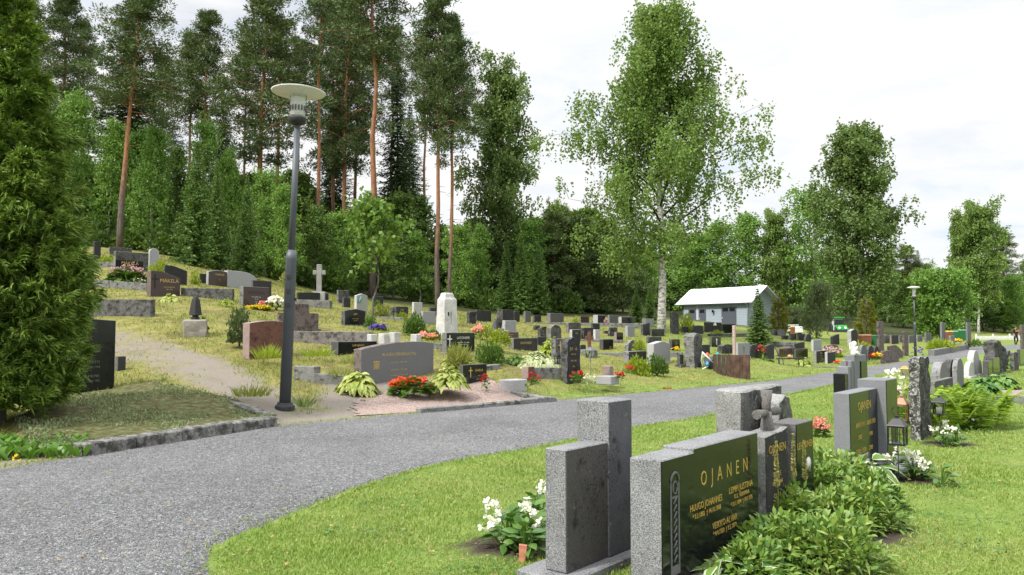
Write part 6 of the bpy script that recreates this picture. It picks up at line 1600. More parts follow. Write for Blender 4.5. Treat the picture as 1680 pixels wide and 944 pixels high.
# stepped monument with the angel
P = at(1404, 690, 12.4); P[2] = 0; t_, w_ = slab_size(1384, 1404, 1419, P); zz = lambda y: at(1404, y, 12.4)[2]
o = empty('headstone', P, ROT); tag(o, 'stepped grey headstone with a small angel on top and black lower step', 'headstone')
part_prism('main_block', rect(0, w_, -.1, zz(583.5)), 0, t_, [SAWN2, SAWN2], o)
part_prism('middle_step', rect(-.13, -.002, -.1, zz(592)), .01, t_ + .02, [SAWN2, SAWN2], o)
part_prism('lower_step', rect(-.26, -.132, -.1, zz(601)), .02, t_ + .04, [SAWN2, SAWN2], o)
part_prism('black_step', rect(-.40, -.262, -.1, zz(612)), .03, t_ + .06, [POL, POL], o)
part_prism('name_plate', rect(w_ * .45, w_ * .98, .45, zz(594)), -.02, -.002, [POL, POL], o, .003)
q = MB(); q.box(-.137, -.131, t_ * .45, t_ * .6, zz(600.5), zz(592.5)); q.build('rust_fitting', plain('rusty iron', (.10, .05, .03), .8), o)
WHITEP = plain('white plaster', (.72, .71, .68), .7, .3, 0, .12, 30)
p = at(1400, 583, 12.4); o = empty('angel_figure', (p[0] + .05, p[1] + .08, zz(583.5)), ROT); tag(o, 'small white sitting angel on top of the stepped headstone', 'figurine')
q = MB(); q.lathe([(.05, 0), (.062, .02), (.055, .07), (.04, .11), (.022, .135), (.034, .15), (.043, .18), (.034, .21), (.012, .225)], 12)
q.tube([(-.03, -.01, .03), (-.05, -.05, .05), (-.03, -.07, .01)], [.022, .018, .012], 7); q.tube([(.03, -.01, .03), (.05, -.05, .05), (.03, -.07, .01)], [.022, .018, .012], 7)
q.tube([(-.04, 0, .115), (-.05, -.04, .09), (-.01, -.05, .14)], [.014, .012, .01], 6); q.tube([(.04, 0, .115), (.05, -.04, .09), (.01, -.05, .14)], [.014, .012, .01], 6); q.build('body', WHITEP, o)
for sg in (-1, 1):
    q = MB(); q.prism([(0, .04), (sg * .05, .03), (sg * .085, .1), (sg * .08, .19), (sg * .05, .2), (sg * .01, .12)][::sg], .035, .05); q.build('wing', WHITEP, o, bevel=.004)
p = at(1173, 534, 43.9); q = MB(); q.lathe([(.08, 0), (.10, .03), (.06, .12), (.03, .17), (.05, .2), (.03, .25)], 9); o = q.build('white_figure', WHITEP, None, (p[0], p[1], p[2] - .02)); tag(o, 'small white figure standing on the long dark headstone before the shed', 'figurine')

# left kerb of the path, in rough blocks, and the kerbs of the sand plot
def kerb_run(pts, hh, th, m_, label, rough=.014, blk=.8):
    pts = [np.array(p) for p in pts]; o = MB()
    for a, b in zip(pts[:-1], pts[1:]):
        L = np.hypot(*(b - a)[:2]); u = (b - a)[:2] / L; nrm = np.array([-u[1], u[0]]); n = max(1, round(L / blk))
        for k in range(n):
            s0, s1 = k / n, (k + 1) / n - .008 / L; e = random.uniform(-.012, .012)
            q = [a + (b - a) * s for s in (s0, s1)]
            vs = []
            for z in (-.2, hh + e):
                for qq, nn in ((q[0], 0), (q[1], 0), (q[1], th), (q[0], th)): vs.append((qq[0] + nrm[0] * nn, qq[1] + nrm[1] * nn, qq[2] + z))
            o.add(vs, [(0, 3, 2, 1), (4, 5, 6, 7), (0, 1, 5, 4), (1, 2, 6, 5), (2, 3, 7, 6), (3, 0, 4, 7)])
    p0 = pts[0]; o.v = [(x - p0[0], y - p0[1], z - p0[2]) for x, y, z in o.v]
    ob = o.build('stone_kerb', m_, None, p0, bevel=.018); roughen(ob, rough, 4, .09); tag(ob, label, 'kerb'); return ob
MOSSK = granite('mossy kerb stone', (.22, .215, .205), lichen=.42, lichcol=(.06, .055, .014), dark=.55)
kerb_run([on0(140, 749), on0(300, 724), on0(456, 699)], .15, .24, MOSSK, 'mossy rough kerb along the left edge of the gravel path')
kerb_run([on0(455, 692), at(392, 672, 13.1) + np.array([0, 0, .02]), at(300, 655, 14.1)], .12, .2, MOSSK, 'mossy edging of the old grave plot running back from the lamp post')
kerb_run([at(690, 680, 13.6), at(912, 659, 15.7)], .10, .17, SORT['lichen'][1], 'stone edging in front of the pink sand plot', .006, 1.2)
kerb_run([at(915, 658, 15.75), at(797, 637, 17.3)], .07, .15, SORT['lichen'][1], 'stone edging on the right side of the pink sand plot', .006, 1.2)
# terracotta marker by the begonias
p = on0(857, 922); m = MB(); m.prism([(-.012, -.08), (.014, -.08), (.027, .105), (-.026, .108)], -.012, .012); o = m.build('grave_marker', plain('terracotta plastic', (.55, .22, .14), .55), None, p, R(-8), bevel=.003); o.rotation_euler[1] = R(3)
tag(o, 'small terracotta-coloured marker stuck in the soil by the begonias', 'marker')

# ------------------------------------------------------------------ lanterns
GLASS = None
def glassmat():
    m, nt, out = mat('lantern glass')
    g = nt.nodes.new('ShaderNodeBsdfGlossy'); g.inputs['Roughness'].default_value = .04
    t = nt.nodes.new('ShaderNodeBsdfTransparent'); t.inputs['Color'].default_value = (.86, .88, .88, 1)
    f = nt.nodes.new('ShaderNodeFresnel'); f.inputs[0].default_value = 1.35
    ms = nt.nodes.new('ShaderNodeMixShader'); nt.links.new(f.outputs[0], ms.inputs[0]); nt.links.new(t.outputs[0], ms.inputs[1]); nt.links.new(g.outputs[0], ms.inputs[2])
    nt.links.new(ms.outputs[0], out.inputs['Surface']); return m
GLASS = glassmat()
CANDLE = plain('candle wax', (.75, .73, .68), .5, .3, 0, .06)
COPPER = plain('aged copper', (.28, .13, .08), .5, .5, .4, .3); BRASS = plain('dull brass', (.42, .26, .10), .45, .5, .5, .25)
def lantern(p, w, h, stick, m_, label, candle=True, ring=True, crosses=False, rz=ROT, taper=0.0):
    """p = centre of the lantern's floor; the stick goes down from it"""
    o = empty('grave_lantern', (p[0], p[1], p[2] - stick), rz); tag(o, label, 'lantern')
    z = stick; a = w / 2
    q = MB(); q.box(-a, a, -a, a, z, z + h * .06); q.build('floor', m_, o)
    q = MB(); b0 = a - taper * a; t = w * .05
    for sx in (-1, 1):
        for sy in (-1, 1): q.tube([(sx * (b0 - t), sy * (b0 - t), z + h * .06), (sx * (a - t), sy * (a - t), z + h * .62)], t, 4, smooth=False)
    q.box(-a, a, -a, a, z + h * .60, z + h * .66)
    if crosses:
        for k in (-.45, 0, .45):
            q.box(k * a - .004, k * a + .004, -a - .003, -a + .001, z + h * .1, z + h * .58); q.box(-a - .003, -a + .001, k * a - .004, k * a + .004, z + h * .1, z + h * .58)
        q.box(-a * .7, a * .7, -a - .004, -a + .0, z + h * .38, z + h * .40); q.box(-a - .004, -a, -a * .7, a * .7, z + h * .38, z + h * .40)
    q.build('frame', m_, o)
    q = MB(); q.lathe([(a * 1.5, z + h * .66), (a * 1.42, z + h * .69), (a * .62, z + h * .90), (a * .3, z + h * .93), (a * .3, z + h)], 4, smooth=False, sq=True); q.build('roof', m_, o)
    q = MB(); i_ = a * .86; q.box(-i_, i_, -i_, i_, z + h * .062, z + h * .598); q.build('panes', GLASS, o)
    if candle: q = MB(); q.lathe([(w * .24, z + h * .063), (w * .24, z + h * .38), (w * .2, z + h * .40)], 12); q.build('candle', CANDLE, o)
    if ring:
        q = MB(); q.tube([(0, w * .30 * math.cos(k), z + h + w * .27 + w * .30 * math.sin(k)) for k in np.linspace(0, 2 * math.pi, 17)], w * .025, 6); q.build('ring', m_, o)
    if stick > .05: q = MB(); q.tube([(0, 0, -.1), (0, 0, z + .005)], max(.004, w * .035), 6); q.build('stick', m_, o)
    return o
p = at(1473, 730, 7.5); lantern(p, .15, .275, p[2], BLACKP, 'black lantern with cross-shaped windows and a ring handle, in front of the two-block OJANEN stone', candle=False, crosses=True, rz=R(52))
p = at(1541, 680, 10.0); lantern(p, .145, .235, p[2], BLACKP, 'black lantern with a white candle on a stick in front of the fern', ring=False, taper=.25)
p = at(1480, 690, 10.9); lantern(p, .155, .34, p[2] - .02, COPPER, 'copper lantern behind the tall rough stone', candle=False)
p = at(1485, 617, 12.3); lantern(p, .11, .17, p[2], BRASS, 'brass lantern on a thin stick before the path', ring=False)
p = at(969, 588, 18.0); gz = at(965, 616, 18)[2]; lantern(p, .19, .27, p[2] - gz, plain('grey metal', (.13, .14, .15), .5, .5, .3), 'grey lantern on a thin stick on the lawn right of the tall rough grey headstone', ring=False, taper=.4)
for i, (px, lab) in enumerate([(914, 'small black lantern left of two before the weathered stone with the gold cross'), (925, 'small black lantern right of two, touching the tall rough grey headstone')]):
    p = at(px, 598, 18.6); lantern(p, .11, .3, .12, BLACKP, lab, ring=False, taper=.3)
p = at(1066, 579, 25.2); lantern(p, .12, .18, .0, BLACKP, 'black lantern standing on the broad-ended dark headstone', ring=False)
# rusty iron cross
p = at(967, 572, 25.4); o = empty('iron_cross', p, R(15)); tag(o, 'rusty iron cross post rising behind the grey lantern', 'cross'); q = MB(); RUST = plain('rust', (.14, .065, .04), .85)
q.box(-.05, .05, -.04, .04, -.2, .52); q.box(-.14, -.051, -.03, .03, .28, .40); q.box(.051, .14, -.03, .03, .28, .40); q.build('shaft', RUST, o, bevel=.01)

# ------------------------------------------------------------------ lamp posts
POLE = plain('grey painted steel', (.088, .10, .118), .5, .5, .1, .06, 6)
POLED = plain('dark cast base', (.025, .026, .028), .6)
def frostmat():
    m, nt, out = mat('pale lamp glass'); t = nt.nodes.new('ShaderNodeBsdfTransparent'); d = nt.nodes.new('ShaderNodeBsdfTranslucent'); d.inputs['Color'].default_value = (.95, .96, .97, 1); s_ = nt.nodes.new('ShaderNodeBsdfDiffuse'); s_.inputs['Color'].default_value = (.9, .91, .92, 1)
    a = nt.nodes.new('ShaderNodeMixShader'); a.inputs[0].default_value = .5; nt.links.new(d.outputs[0], a.inputs[1]); nt.links.new(s_.outputs[0], a.inputs[2])
    b = nt.nodes.new('ShaderNodeMixShader'); b.inputs[0].default_value = .45; nt.links.new(t.outputs[0], b.inputs[1]); nt.links.new(a.outputs[0], b.inputs[2]); nt.links.new(b.outputs[0], out.inputs['Surface']); return m
FROST = frostmat()
def discmat():
    m, nt, out = mat('white lamp reflector'); principled(nt, out, ramp(nt, noise(nt, 30, 5), [(.3, (.60, .585, .57)), (.7, (.74, .73, .715))]), .5, .4); return m
DISC = discmat()
def lamp_post(P, H, label, lean=0.0, k=1.0, joint=.475):
    o = empty('street_lamp', P); o.rotation_euler = (0, lean, 0); tag(o, label, 'street lamp')
    q = MB(); q.lathe([(.165 * k, -.2), (.165 * k, .10), (.15 * k, .13), (.13 * k, .135), (.13 * k, .17)], 20); q.build('base_collar', POLED, o)
    zj = H * joint; q = MB(); q.lathe([(.096 * k, .15), (.092 * k, zj - .06), (.096 * k, zj - .05), (.096 * k, zj), (.06 * k, zj + .12)], 20); q.build('lower_pole', POLE, o)
    q = MB()
    for zz_, s_ in ((zj - .38, 1), (zj - .62, 1), (zj - .86, 1)): q.box(-.035 * k, .035 * k, -.112 * k, -.09 * k, zz_, zz_ + .06)
    q.box(.09 * k, .115 * k, -.02, .02, zj - .75, zj - .70); q.build('hatch', POLED, o)
    q = MB(); q.lathe([(.058 * k, zj + .11), (.047 * k, H - .62)], 16); q.build('upper_pole', POLE, o)
    q = MB(); q.lathe([(.06 * k, H - .64), (.14 * k, H - .60), (.155 * k, H - .53), (.15 * k, H - .51)], 20); q.build('lamp_cup', POLED, o)
    q = MB(); q.lathe([(.133 * k, H - .508), (.133 * k, H - .12)], 24); q.build('glass', FROST, o)
    q = MB()
    for j in range(9): z = H - .47 + j * .036; q.lathe([(.118 * k, z), (.122 * k, z + .006), (.108 * k, z + .020)], 20)
    q.lathe([(.03 * k, H - .50), (.03 * k, H - .14)], 10); q.build('louvres', plain('lamp louvre', (.86, .86, .86), .35, .5, 0, .03), o)
    q = MB()
    for j in range(16):
        an = j * math.pi / 8; q.tube([(.136 * k * math.cos(an), .136 * k * math.sin(an), H - .40), (.136 * k * math.cos(an), .136 * k * math.sin(an), H - .31)], .012 * k, 4)
    q.build('shutter', plain('dark lamp shutter', (.10, .10, .105), .5), o)
    q = MB(); q.lathe([(.10 * k, H - .125), (.45 * k, H - .075), (.46 * k, H - .055), (.40 * k, H - .035), (.12 * k, H + .0), (.0, H + .01)], 40); q.build('lamp_disc', DISC, o)
    for sg in (-1, 1):
        q = MB(); q.tube([(sg * .14 * k, 0, H - .53), (sg * .14 * k, 0, H - .10)], .006, 5); q.build('bracket', POLE, o)
    return o
P = at(467, 677, 13.45); T_ = at(490, 146, 13.45)
lamp_post(P, float(np.linalg.norm(T_ - P)), 'tall grey lamp post with a flat disc head beside the path', math.atan2(T_[0] - P[0], T_[2] - P[2]))
P = at(1502, 582, 38); T_ = at(1497, 470, 38); P[2] = hz(P[0], P[1])
lamp_post(P, float(T_[2] - P[2]), 'far lamp post with a flat disc head among the far headstones', k=.64)

# ------------------------------------------------------------------ shed
def clad(name, col):
    m, nt, out = mat(name); g = nt.nodes.new('ShaderNodeTexCoord'); sp = nt.nodes.new('ShaderNodeSeparateXYZ'); nt.links.new(g.outputs['Object'], sp.inputs[0])
    wv = N(nt, 'ShaderNodeMath', operation='MULTIPLY'); nt.links.new(sp.outputs['Z'], wv.inputs[0]); wv.inputs[1].default_value = 1 / .16
    fr = N(nt, 'ShaderNodeMath', operation='FRACT'); nt.links.new(wv.outputs[0], fr.inputs[0])
    c = ramp(nt, fr.outputs[0], [(0, tuple(np.array(col) * .45)), (.12, tuple(np.array(col) * .5)), (.16, col), (1, col)])
    principled(nt, out, c, .6, .3, 0, bump(nt, fr.outputs[0], .5, .02)); return m
PM = at(1229, 539, 76); PL = at(1121, 538.5, 83)
zb = min(PM[2], PL[2]) - .1; L = math.hypot(PM[0] - PL[0], PM[1] - PL[1]); rz = math.atan2(PM[1] - PL[1], PM[0] - PL[0])
o = empty('shed', (PL[0], PL[1], zb), rz); tag(o, 'light blue-grey wooden service shed with a bright metal roof and dark doors', 'shed')
Dp = 3.9; ov = .38; sd_ = .7; edge = at(1231, 495, 75.6)[2] - zb; ridge = at(1255, 471, 77.5)[2] - zb; we = edge + ov * (ridge - edge) / (Dp / 2 + ov) - .08
CL = clad('blue grey boards', (.36, .42, .47)); DK = plain('dark blue grey paint', (.085, .095, .115), .5, .4, 0, .08); WT = plain('white trim paint', (.6, .62, .64), .5, .3, 0, .05)
m = MB(); yM = Dp / 2
m.add([(0, 0, -.6), (L, 0, -.6), (L, Dp, -.6), (0, Dp, -.6), (0, 0, we), (L, 0, we), (L, Dp, we), (0, Dp, we), (0, yM, ridge - .08), (L, yM, ridge - .08)],
      [(0, 1, 5, 4), (1, 2, 6, 9, 5), (2, 3, 7, 6), (3, 0, 4, 8, 7), (0, 3, 2, 1), (4, 5, 9, 8), (6, 7, 8, 9)]); m.build('wall', CL, o)
sl0 = (ridge - we) / yM
def roofmat():
    m, nt, out = mat('galvanised roof'); g = nt.nodes.new('ShaderNodeTexCoord'); sp = nt.nodes.new('ShaderNodeSeparateXYZ'); nt.links.new(g.outputs['Object'], sp.inputs[0])
    wv = N(nt, 'ShaderNodeMath', operation='MULTIPLY'); nt.links.new(sp.outputs['X'], wv.inputs[0]); wv.inputs[1].default_value = 1 / .4
    fr = N(nt, 'ShaderNodeMath', operation='FRACT'); nt.links.new(wv.outputs[0], fr.inputs[0])
    c = ramp(nt, fr.outputs[0], [(0, (.6, .62, .64)), (.1, (.78, .79, .80)), (1, (.80, .81, .82))]); principled(nt, out, c, .35, .5, .0, bump(nt, fr.outputs[0], .3, .02)); return m
RM = roofmat(); m = MB()
for sg in (0, 1):
    y0 = -ov if sg == 0 else Dp + ov; z0 = we - ov * sl0 + .1
    m.add([(-sd_, y0, z0), (L + sd_, y0, z0), (L + sd_, yM, ridge + .1), (-sd_, yM, ridge + .1), (-sd_, y0, z0 - .09), (L + sd_, y0, z0 - .09), (L + sd_, yM, ridge + .01), (-sd_, yM, ridge + .01)],
          [(0, 1, 2, 3), (7, 6, 5, 4), (0, 4, 5, 1), (1, 5, 6, 2), (3, 7, 4, 0)])
m.build('roof', RM, o)
m = MB(); m.tube([(-sd_, -ov - .05, we - ov * sl0 + .02), (L + sd_, -ov - .05, we - ov * sl0 + .02)], .06, 8); m.tube([(L - .1, -ov, we - ov * sl0), (L - .1, -.06, we - .5), (L - .1, -.06, .1)], .05, 8); m.build('gutter', WT, o)
m = MB(); m.box(-sd_ + .02, L + sd_ - .02, -ov * .66, -ov * .66 + .04, we - ov * .6 * sl0 + .22, we - ov * .6 * sl0 + .26); m.build('snow_rail', POLED, o)
m = MB(); m.tube([(L * .18, yM, ridge + .05), (L * .18, yM, ridge + .42)], .05, 8); m.build('vent_pipe', POLED, o)
def door(x0, x1, z1, glazed):
    d = MB(); d.box(x0, x1, -.05, -.003, .02, z1); dd = d.build('door', DK, o)
    for a, b in glazed: w_ = MB(); w_.box(a, b, -.056, -.0505, z1 - .42, z1 - .08); w_.build('window', plain('dark glass', (.012, .014, .016), .1, .5), dd)
    h_ = MB(); h_.box(x0 + .1, x0 + .14, -.09, -.0505, z1 * .48, z1 * .56); h_.build('handle', WT, dd)
fx = lambda px: max(0.02, min(L, ((px - 840) / F * PL[1] - PL[0]) / (math.cos(rz) - (px - 840) / F * math.sin(rz))))
door(fx(1130), fx(1141.5), 2.1, [(fx(1132), fx(1140))]); door(fx(1147), fx(1158), 2.1, [(fx(1148.5), fx(1156))]); door(fx(1184), fx(1208), 2.2, [(fx(1186), fx(1195)), (fx(1197.5), fx(1206))])
for px in (1120.6, 1144, 1227.5):
    m = MB(); c = fx(px); m.box(c - .06, c + .06, -.03, -.0025, 0, we - .02); m.build('corner_board', DK if px != 1144 else WT, o)
m = MB(); c = fx(1171); m.lathe([(.05, 0), (.12, .02), (.08, .2), (.14, .22), (.0, .3)], 10, (c, -.18, 1.7)); m.build('wall_lamp', POLED, o)

# ------------------------------------------------------------------ tractor, bins, trailer, fence
P = at(1383, 556, 66); TG = plain('bright green paint', (.03, .36, .05), .35, .5, 0, .05); WHT = plain('white paint', (.75, .76, .76), .4, .4, 0, .04); TYRE = plain('black rubber', (.02, .02, .02), .8); DG = plain('dark glass', (.012, .014, .016), .1, .5)
s = 66 / F; o = empty('tractor', P, R(-12)); tag(o, 'small green tractor with a white cab top and a dark front bucket', 'tractor')
zt = at(1383, 520, 66)[2] - P[2]; hw = 10 * s
m = MB(); m.box(-hw * .8, hw * .8, 0, 1.6, .5, zt * .62, 0, .03); m.build('hood', TG, o, bevel=.05)
m = MB(); m.box(-hw * .85, hw * .85, 1.6, 2.9, zt * .35, zt * .95, 0, .08); m.build('cab', WHT, o, bevel=.05)
m = MB(); m.box(-hw * .75, hw * .75, 1.58, 1.598, zt * .64, zt * .88); m.build('windscreen', DG, o)
m = MB(); m.box(-hw * .95, hw * .95, 1.4, 3.1, zt * .95, zt); m.build('roof', TG, o, bevel=.04)
m = MB(); m.box(-hw * 1.15, hw * 1.15, -1.1, -.5, .25, zt * .42, 0, .0); m.build('bucket', plain('dark steel', (.03, .035, .045), .5), o, bevel=.03)
for sx in (-1, 1):
    m = MB(); m.tube([(sx * hw * .7, -.5, .7), (sx * hw * .75, .6, 1.0), (sx * hw * .75, 1.4, .9)], .07, 6); m.build('loader_arm', TG, o)
    m = MB(); m.tube([(sx * hw * .45 - .02, -.012, zt * .5), (sx * hw * .45 - .02, -.04, zt * .5)], .11, 10); m.build('headlight', WHT, o)
    m = MB(); m.box(sx * hw * 1.25 - .1, sx * hw * 1.25 + .1, 1.4, 1.46, zt * .78, zt * .92); m.build('mirror', DG, o)
    for yy, rr in ((.4, .42), (2.4, .62)): m = MB(); m.tube([(sx * (hw * .82), yy, rr), (sx * (hw * 1.12), yy, rr)], rr, 18); m.build('wheel', TYRE, o)
def bin_(px0, px1, yt, yb, d, body, lid, label):
    P = at((px0 + px1) / 2, yb, d); w = (px1 - px0) * d / F; h = (yb - yt) * d / F; o = empty('wheelie_bin', P, R(6)); tag(o, label, 'bin')
    m = MB(); b = w / 2
    m.add([(-b * .82, -b * .7, .06), (b * .82, -b * .7, .06), (b * .82, b * .7, .06), (-b * .82, b * .7, .06), (-b, -b * .85, h * .88), (b, -b * .85, h * .88), (b, b * .85, h * .88), (-b, b * .85, h * .88)], [(0, 3, 2, 1), (4, 5, 6, 7), (0, 1, 5, 4), (1, 2, 6, 5), (2, 3, 7, 6), (3, 0, 4, 7)]); m.build('body', body, o, bevel=.03)
    m = MB(); m.box(-b * 1.06, b * 1.06, -b * .95, b * .95, h * .885, h, 0, .05); m.build('lid', lid, o, bevel=.03)
    for sx in (-1, 1): m = MB(); m.tube([(sx * b * .6, b * .7, .1), (sx * b * .8, b * .7, .1)], .1, 12); m.build('wheel', TYRE, o)
BRN = plain('brown plastic', (.20, .075, .04), .5, .4, 0, .1); BRL = plain('light brown lid', (.33, .16, .11), .5, .4, 0, .1); GRN = plain('green plastic', (.02, .13, .045), .5, .4, 0, .1); YEL = plain('yellow lid', (.55, .40, .05), .5); GRL = plain('pale green lid', (.12, .30, .17), .5)
bin_(1411, 1428, 549, 572, 44, BRN, BRL, 'brown bin with a light brown lid beside the green bin'); bin_(1429, 1441, 550, 572, 44.3, GRN, GRN, 'dark green bin right of the light-lidded brown bin')
bin_(1551, 1562, 543, 562, 60, BRN, YEL, 'brown bin with a yellow lid by the path bend'); bin_(1562, 1571, 543, 562, 60.5, GRN, GRL, 'left of two green bins with pale lids'); bin_(1573, 1584, 541, 560, 62, GRN, GRL, 'right of two green bins with pale lids')
bin_(1297, 1304, 535, 553, 56, BRN, YEL, 'brown box bin with a yellow lid left of the white trailer')
P = at(1311, 553, 57); o = empty('trailer', P, R(10)); tag(o, 'small white trailer parked beyond the dark stones', 'trailer')
m = MB(); m.box(-.32, .34, 0, 1.2, .3, .75); m.build('bed', WHT, o, bevel=.03); m = MB(); m.box(-.28, .1, .1, 1.1, .752, .9); m.build('cover', plain('grey tarpaulin', (.3, .31, .32), .7), o, bevel=.05)
for sx in (-1, 1): m = MB(); m.tube([(sx * .36, .6, .2), (sx * .46, .6, .2)], .22, 14); m.build('wheel', TYRE, o)
a, b = at(1603, 563, 76), at(1690, 563, 79); L = math.hypot(b[0] - a[0], b[1] - a[1]); zf = hz(a[0], a[1]); h = .62
o = empty('picket_fence', (a[0], a[1], at(1603, 562, 76)[2]), math.atan2(b[1] - a[1], b[0] - a[0])); tag(o, 'low white picket fence at the far end of the path', 'fence')
m = MB()
for k in range(int(L / .17)): x = k * .17; m.add([(x, 0, .05), (x + .09, 0, .05), (x + .09, 0, h - .06), (x + .045, 0, h), (x, 0, h - .06), (x, .025, .05), (x + .09, .025, .05), (x + .09, .025, h - .06), (x + .045, .025, h), (x, .025, h - .06)], [(0, 1, 2, 3, 4), (9, 8, 7, 6, 5), (0, 5, 6, 1), (1, 6, 7, 2), (2, 7, 8, 3), (3, 8, 9, 4), (4, 9, 5, 0)])
m.build('pickets', WHT, o); m = MB(); m.box(0, L, .027, .06, .12, .2); m.box(0, L, .027, .06, .42, .5); m.build('rails', WHT, o)
for k in range(4): m = MB(); x = k * L / 3.2; m.box(x, x + .12, .062, .17, -.4, h + .2); m.build('post', WHT, o)

# ------------------------------------------------------------------ bench, plank screen, cart
P = at(1283, 607, 29.2); s = 29.2 / F; o = empty('bench', P, R(14)); tag(o, 'black metal bench with a thin seat in front of the brown headstone', 'bench'); Wb = 43 * s; hb = 18 * s; IRON = plain('black iron', (.025, .025, .026), .5, .4, .3)
m = MB()
for k in range(5): m.box(0, Wb, k * .08, k * .08 + .06, hb - .02, hb + .012)
m.build('seat', IRON, o)
for x in (.06, Wb - .06):
    for y in (.03, .33): m = MB(); m.tube([(x, y, -.1), (x + .02, y, hb * .5), (x, y, hb - .02)], .013, 6); m.build('leg', IRON, o)
m = MB(); m.tube([(-.02, -.05, -.02), (-.1, .0, hb * .6), (-.04, .1, hb * 1.25), (0, .3, hb * 1.3)], .018, 6); m.tube([(-.04, .1, hb * 1.25), (-.06, .42, hb * 2.2)], .016, 6); m.build('armrest', IRON, o)
m = MB(); m.tube([(-.06, .42, hb * 2.2), (Wb * .75, .42, hb * 2.15)], .013, 6); m.tube([(Wb * .75, .42, hb * 2.15), (Wb * .75, .36, hb)], .013, 6); m.build('back_rail', IRON, o)
p = at(1297, 588, 29.3); m = MB(); m.lathe([(.04, 0), (.07, .01), (.075, .09), (.06, .11), (.03, .13)], 12); o = m.build('flower_pot', plain('pink clay', (.6, .27, .2), .7), None, (p[0], p[1] + .1, P[2] + hb + .013)); tag(o, 'small pinkish pot standing on the bench seat', 'pot')
a, b = at(1170, 614, 24.6), at(1230, 624, 22.6); n = 17; o = empty('plank_screen', a); tag(o, 'curved screen of upright brown planks on the lawn by the path', 'screen'); m = MB(); hh = 38 / F * 23.6; PB = plain('brown stained planks', (.085, .05, .037), .7, .3, 0, .5, 5)
v = (b - a)[:2]; Lp = np.hypot(*v); u = v / Lp; nr = np.array([u[1], -u[0]]); zt = at(1172, 581.5, 24.6)[2] - a[2]; zt2 = at(1228, 582.5, 22.6)[2] - a[2]
def cv(t): 
    q = u * Lp * t + nr * .20 * math.sin(math.pi * t); return q
for k in range(n):
    q0, q1 = cv(k / n), cv((k + .93) / n); e = random.uniform(-.008, .008); zz0 = zt + (zt2 - zt) * k / n + e; zbm = (b[2] - a[2]) * k / n - .1
    t3 = nr * (-.03); vs = [(*q0, zbm), (*q1, zbm), (*(q1 + t3), zbm), (*(q0 + t3), zbm), (*q0, zz0), (*q1, zz0), (*(q1 + t3), zz0), (*(q0 + t3), zz0)]
    m.add(vs, [(0, 3, 2, 1), (4, 5, 6, 7), (0, 1, 5, 4), (1, 2, 6, 5), (2, 3, 7, 6), (3, 0, 4, 7)])
m.build('planks', PB, o)
m = MB()
for t in (.27, .42, .55): q = cv(t) + nr * .012; m.tube([(*q, -.05), (*q, zt - .01)], .009, 5)
m.build('rod', plain('green coated rod', (.05, .16, .10), .5), o)
m = MB(); pts = [(*(cv(t) - nr * .045), zt + (zt2 - zt) * t - .06) for t in np.linspace(0, 1, 12)]; m.tube(pts, .014, 6); m.build('top_rail', plain('pale rail', (.33, .33, .30), .6), o)
P = at(1158, 613, 25.0); o = empty('garden_cart', P, R(-20)); tag(o, 'tipped garden cart with black wheel, white handles and red and blue tools', 'cart')
m = MB(); m.tube([(.30, -.02, .22), (.30, .10, .24)], .23, 22); wl = m.build('wheel', TYRE, o); m = MB(); m.tube([(.30, -.035, .22), (.30, -.021, .22)], .05, 12); m.build('hub', plain('red plastic', (.5, .03, .03), .5), wl)
m = MB(); m.tube([(-.10, -.05, .68), (.22, -.03, .36)], .022, 8); m.tube([(-.28, -.05, .02), (.08, -.03, .24)], .022, 8); m.build('handle', WHT, o)
m = MB(); m.tube([(-.10, .0, .66), (-.14, 0, .4), (-.08, 0, .15)], .01, 6); m.build('strap', WHT, o)
m = MB(); m.add([(.0, .0, .2), (.5, .0, .3), (.55, .4, .32), (0.0, .4, .22), (-.08, -.04, .48), (.56, -.04, .55), (.6, .44, .57), (-.08, .44, .5)], [(0, 3, 2, 1), (0, 1, 5, 4), (1, 2, 6, 5), (2, 3, 7, 6), (3, 0, 4, 7)]); m.build('tub', plain('grey tub', (.12, .13, .15), .5), o)
for nm, c, q in (('red_can', (.75, .10, .03), (.05, .02, .52)), ('blue_can', (.05, .28, .5), (.06, -.09, .24)), ('teal_can', (.04, .28, .27), (.36, .1, .54))):
    m = MB(); m.lathe([(.045, 0), (.06, .02), (.055, .10), (.03, .12), (.025, .14)], 12, q); m.build(nm, plain(nm.replace('_', ' ') + ' plastic', c, .4), o)

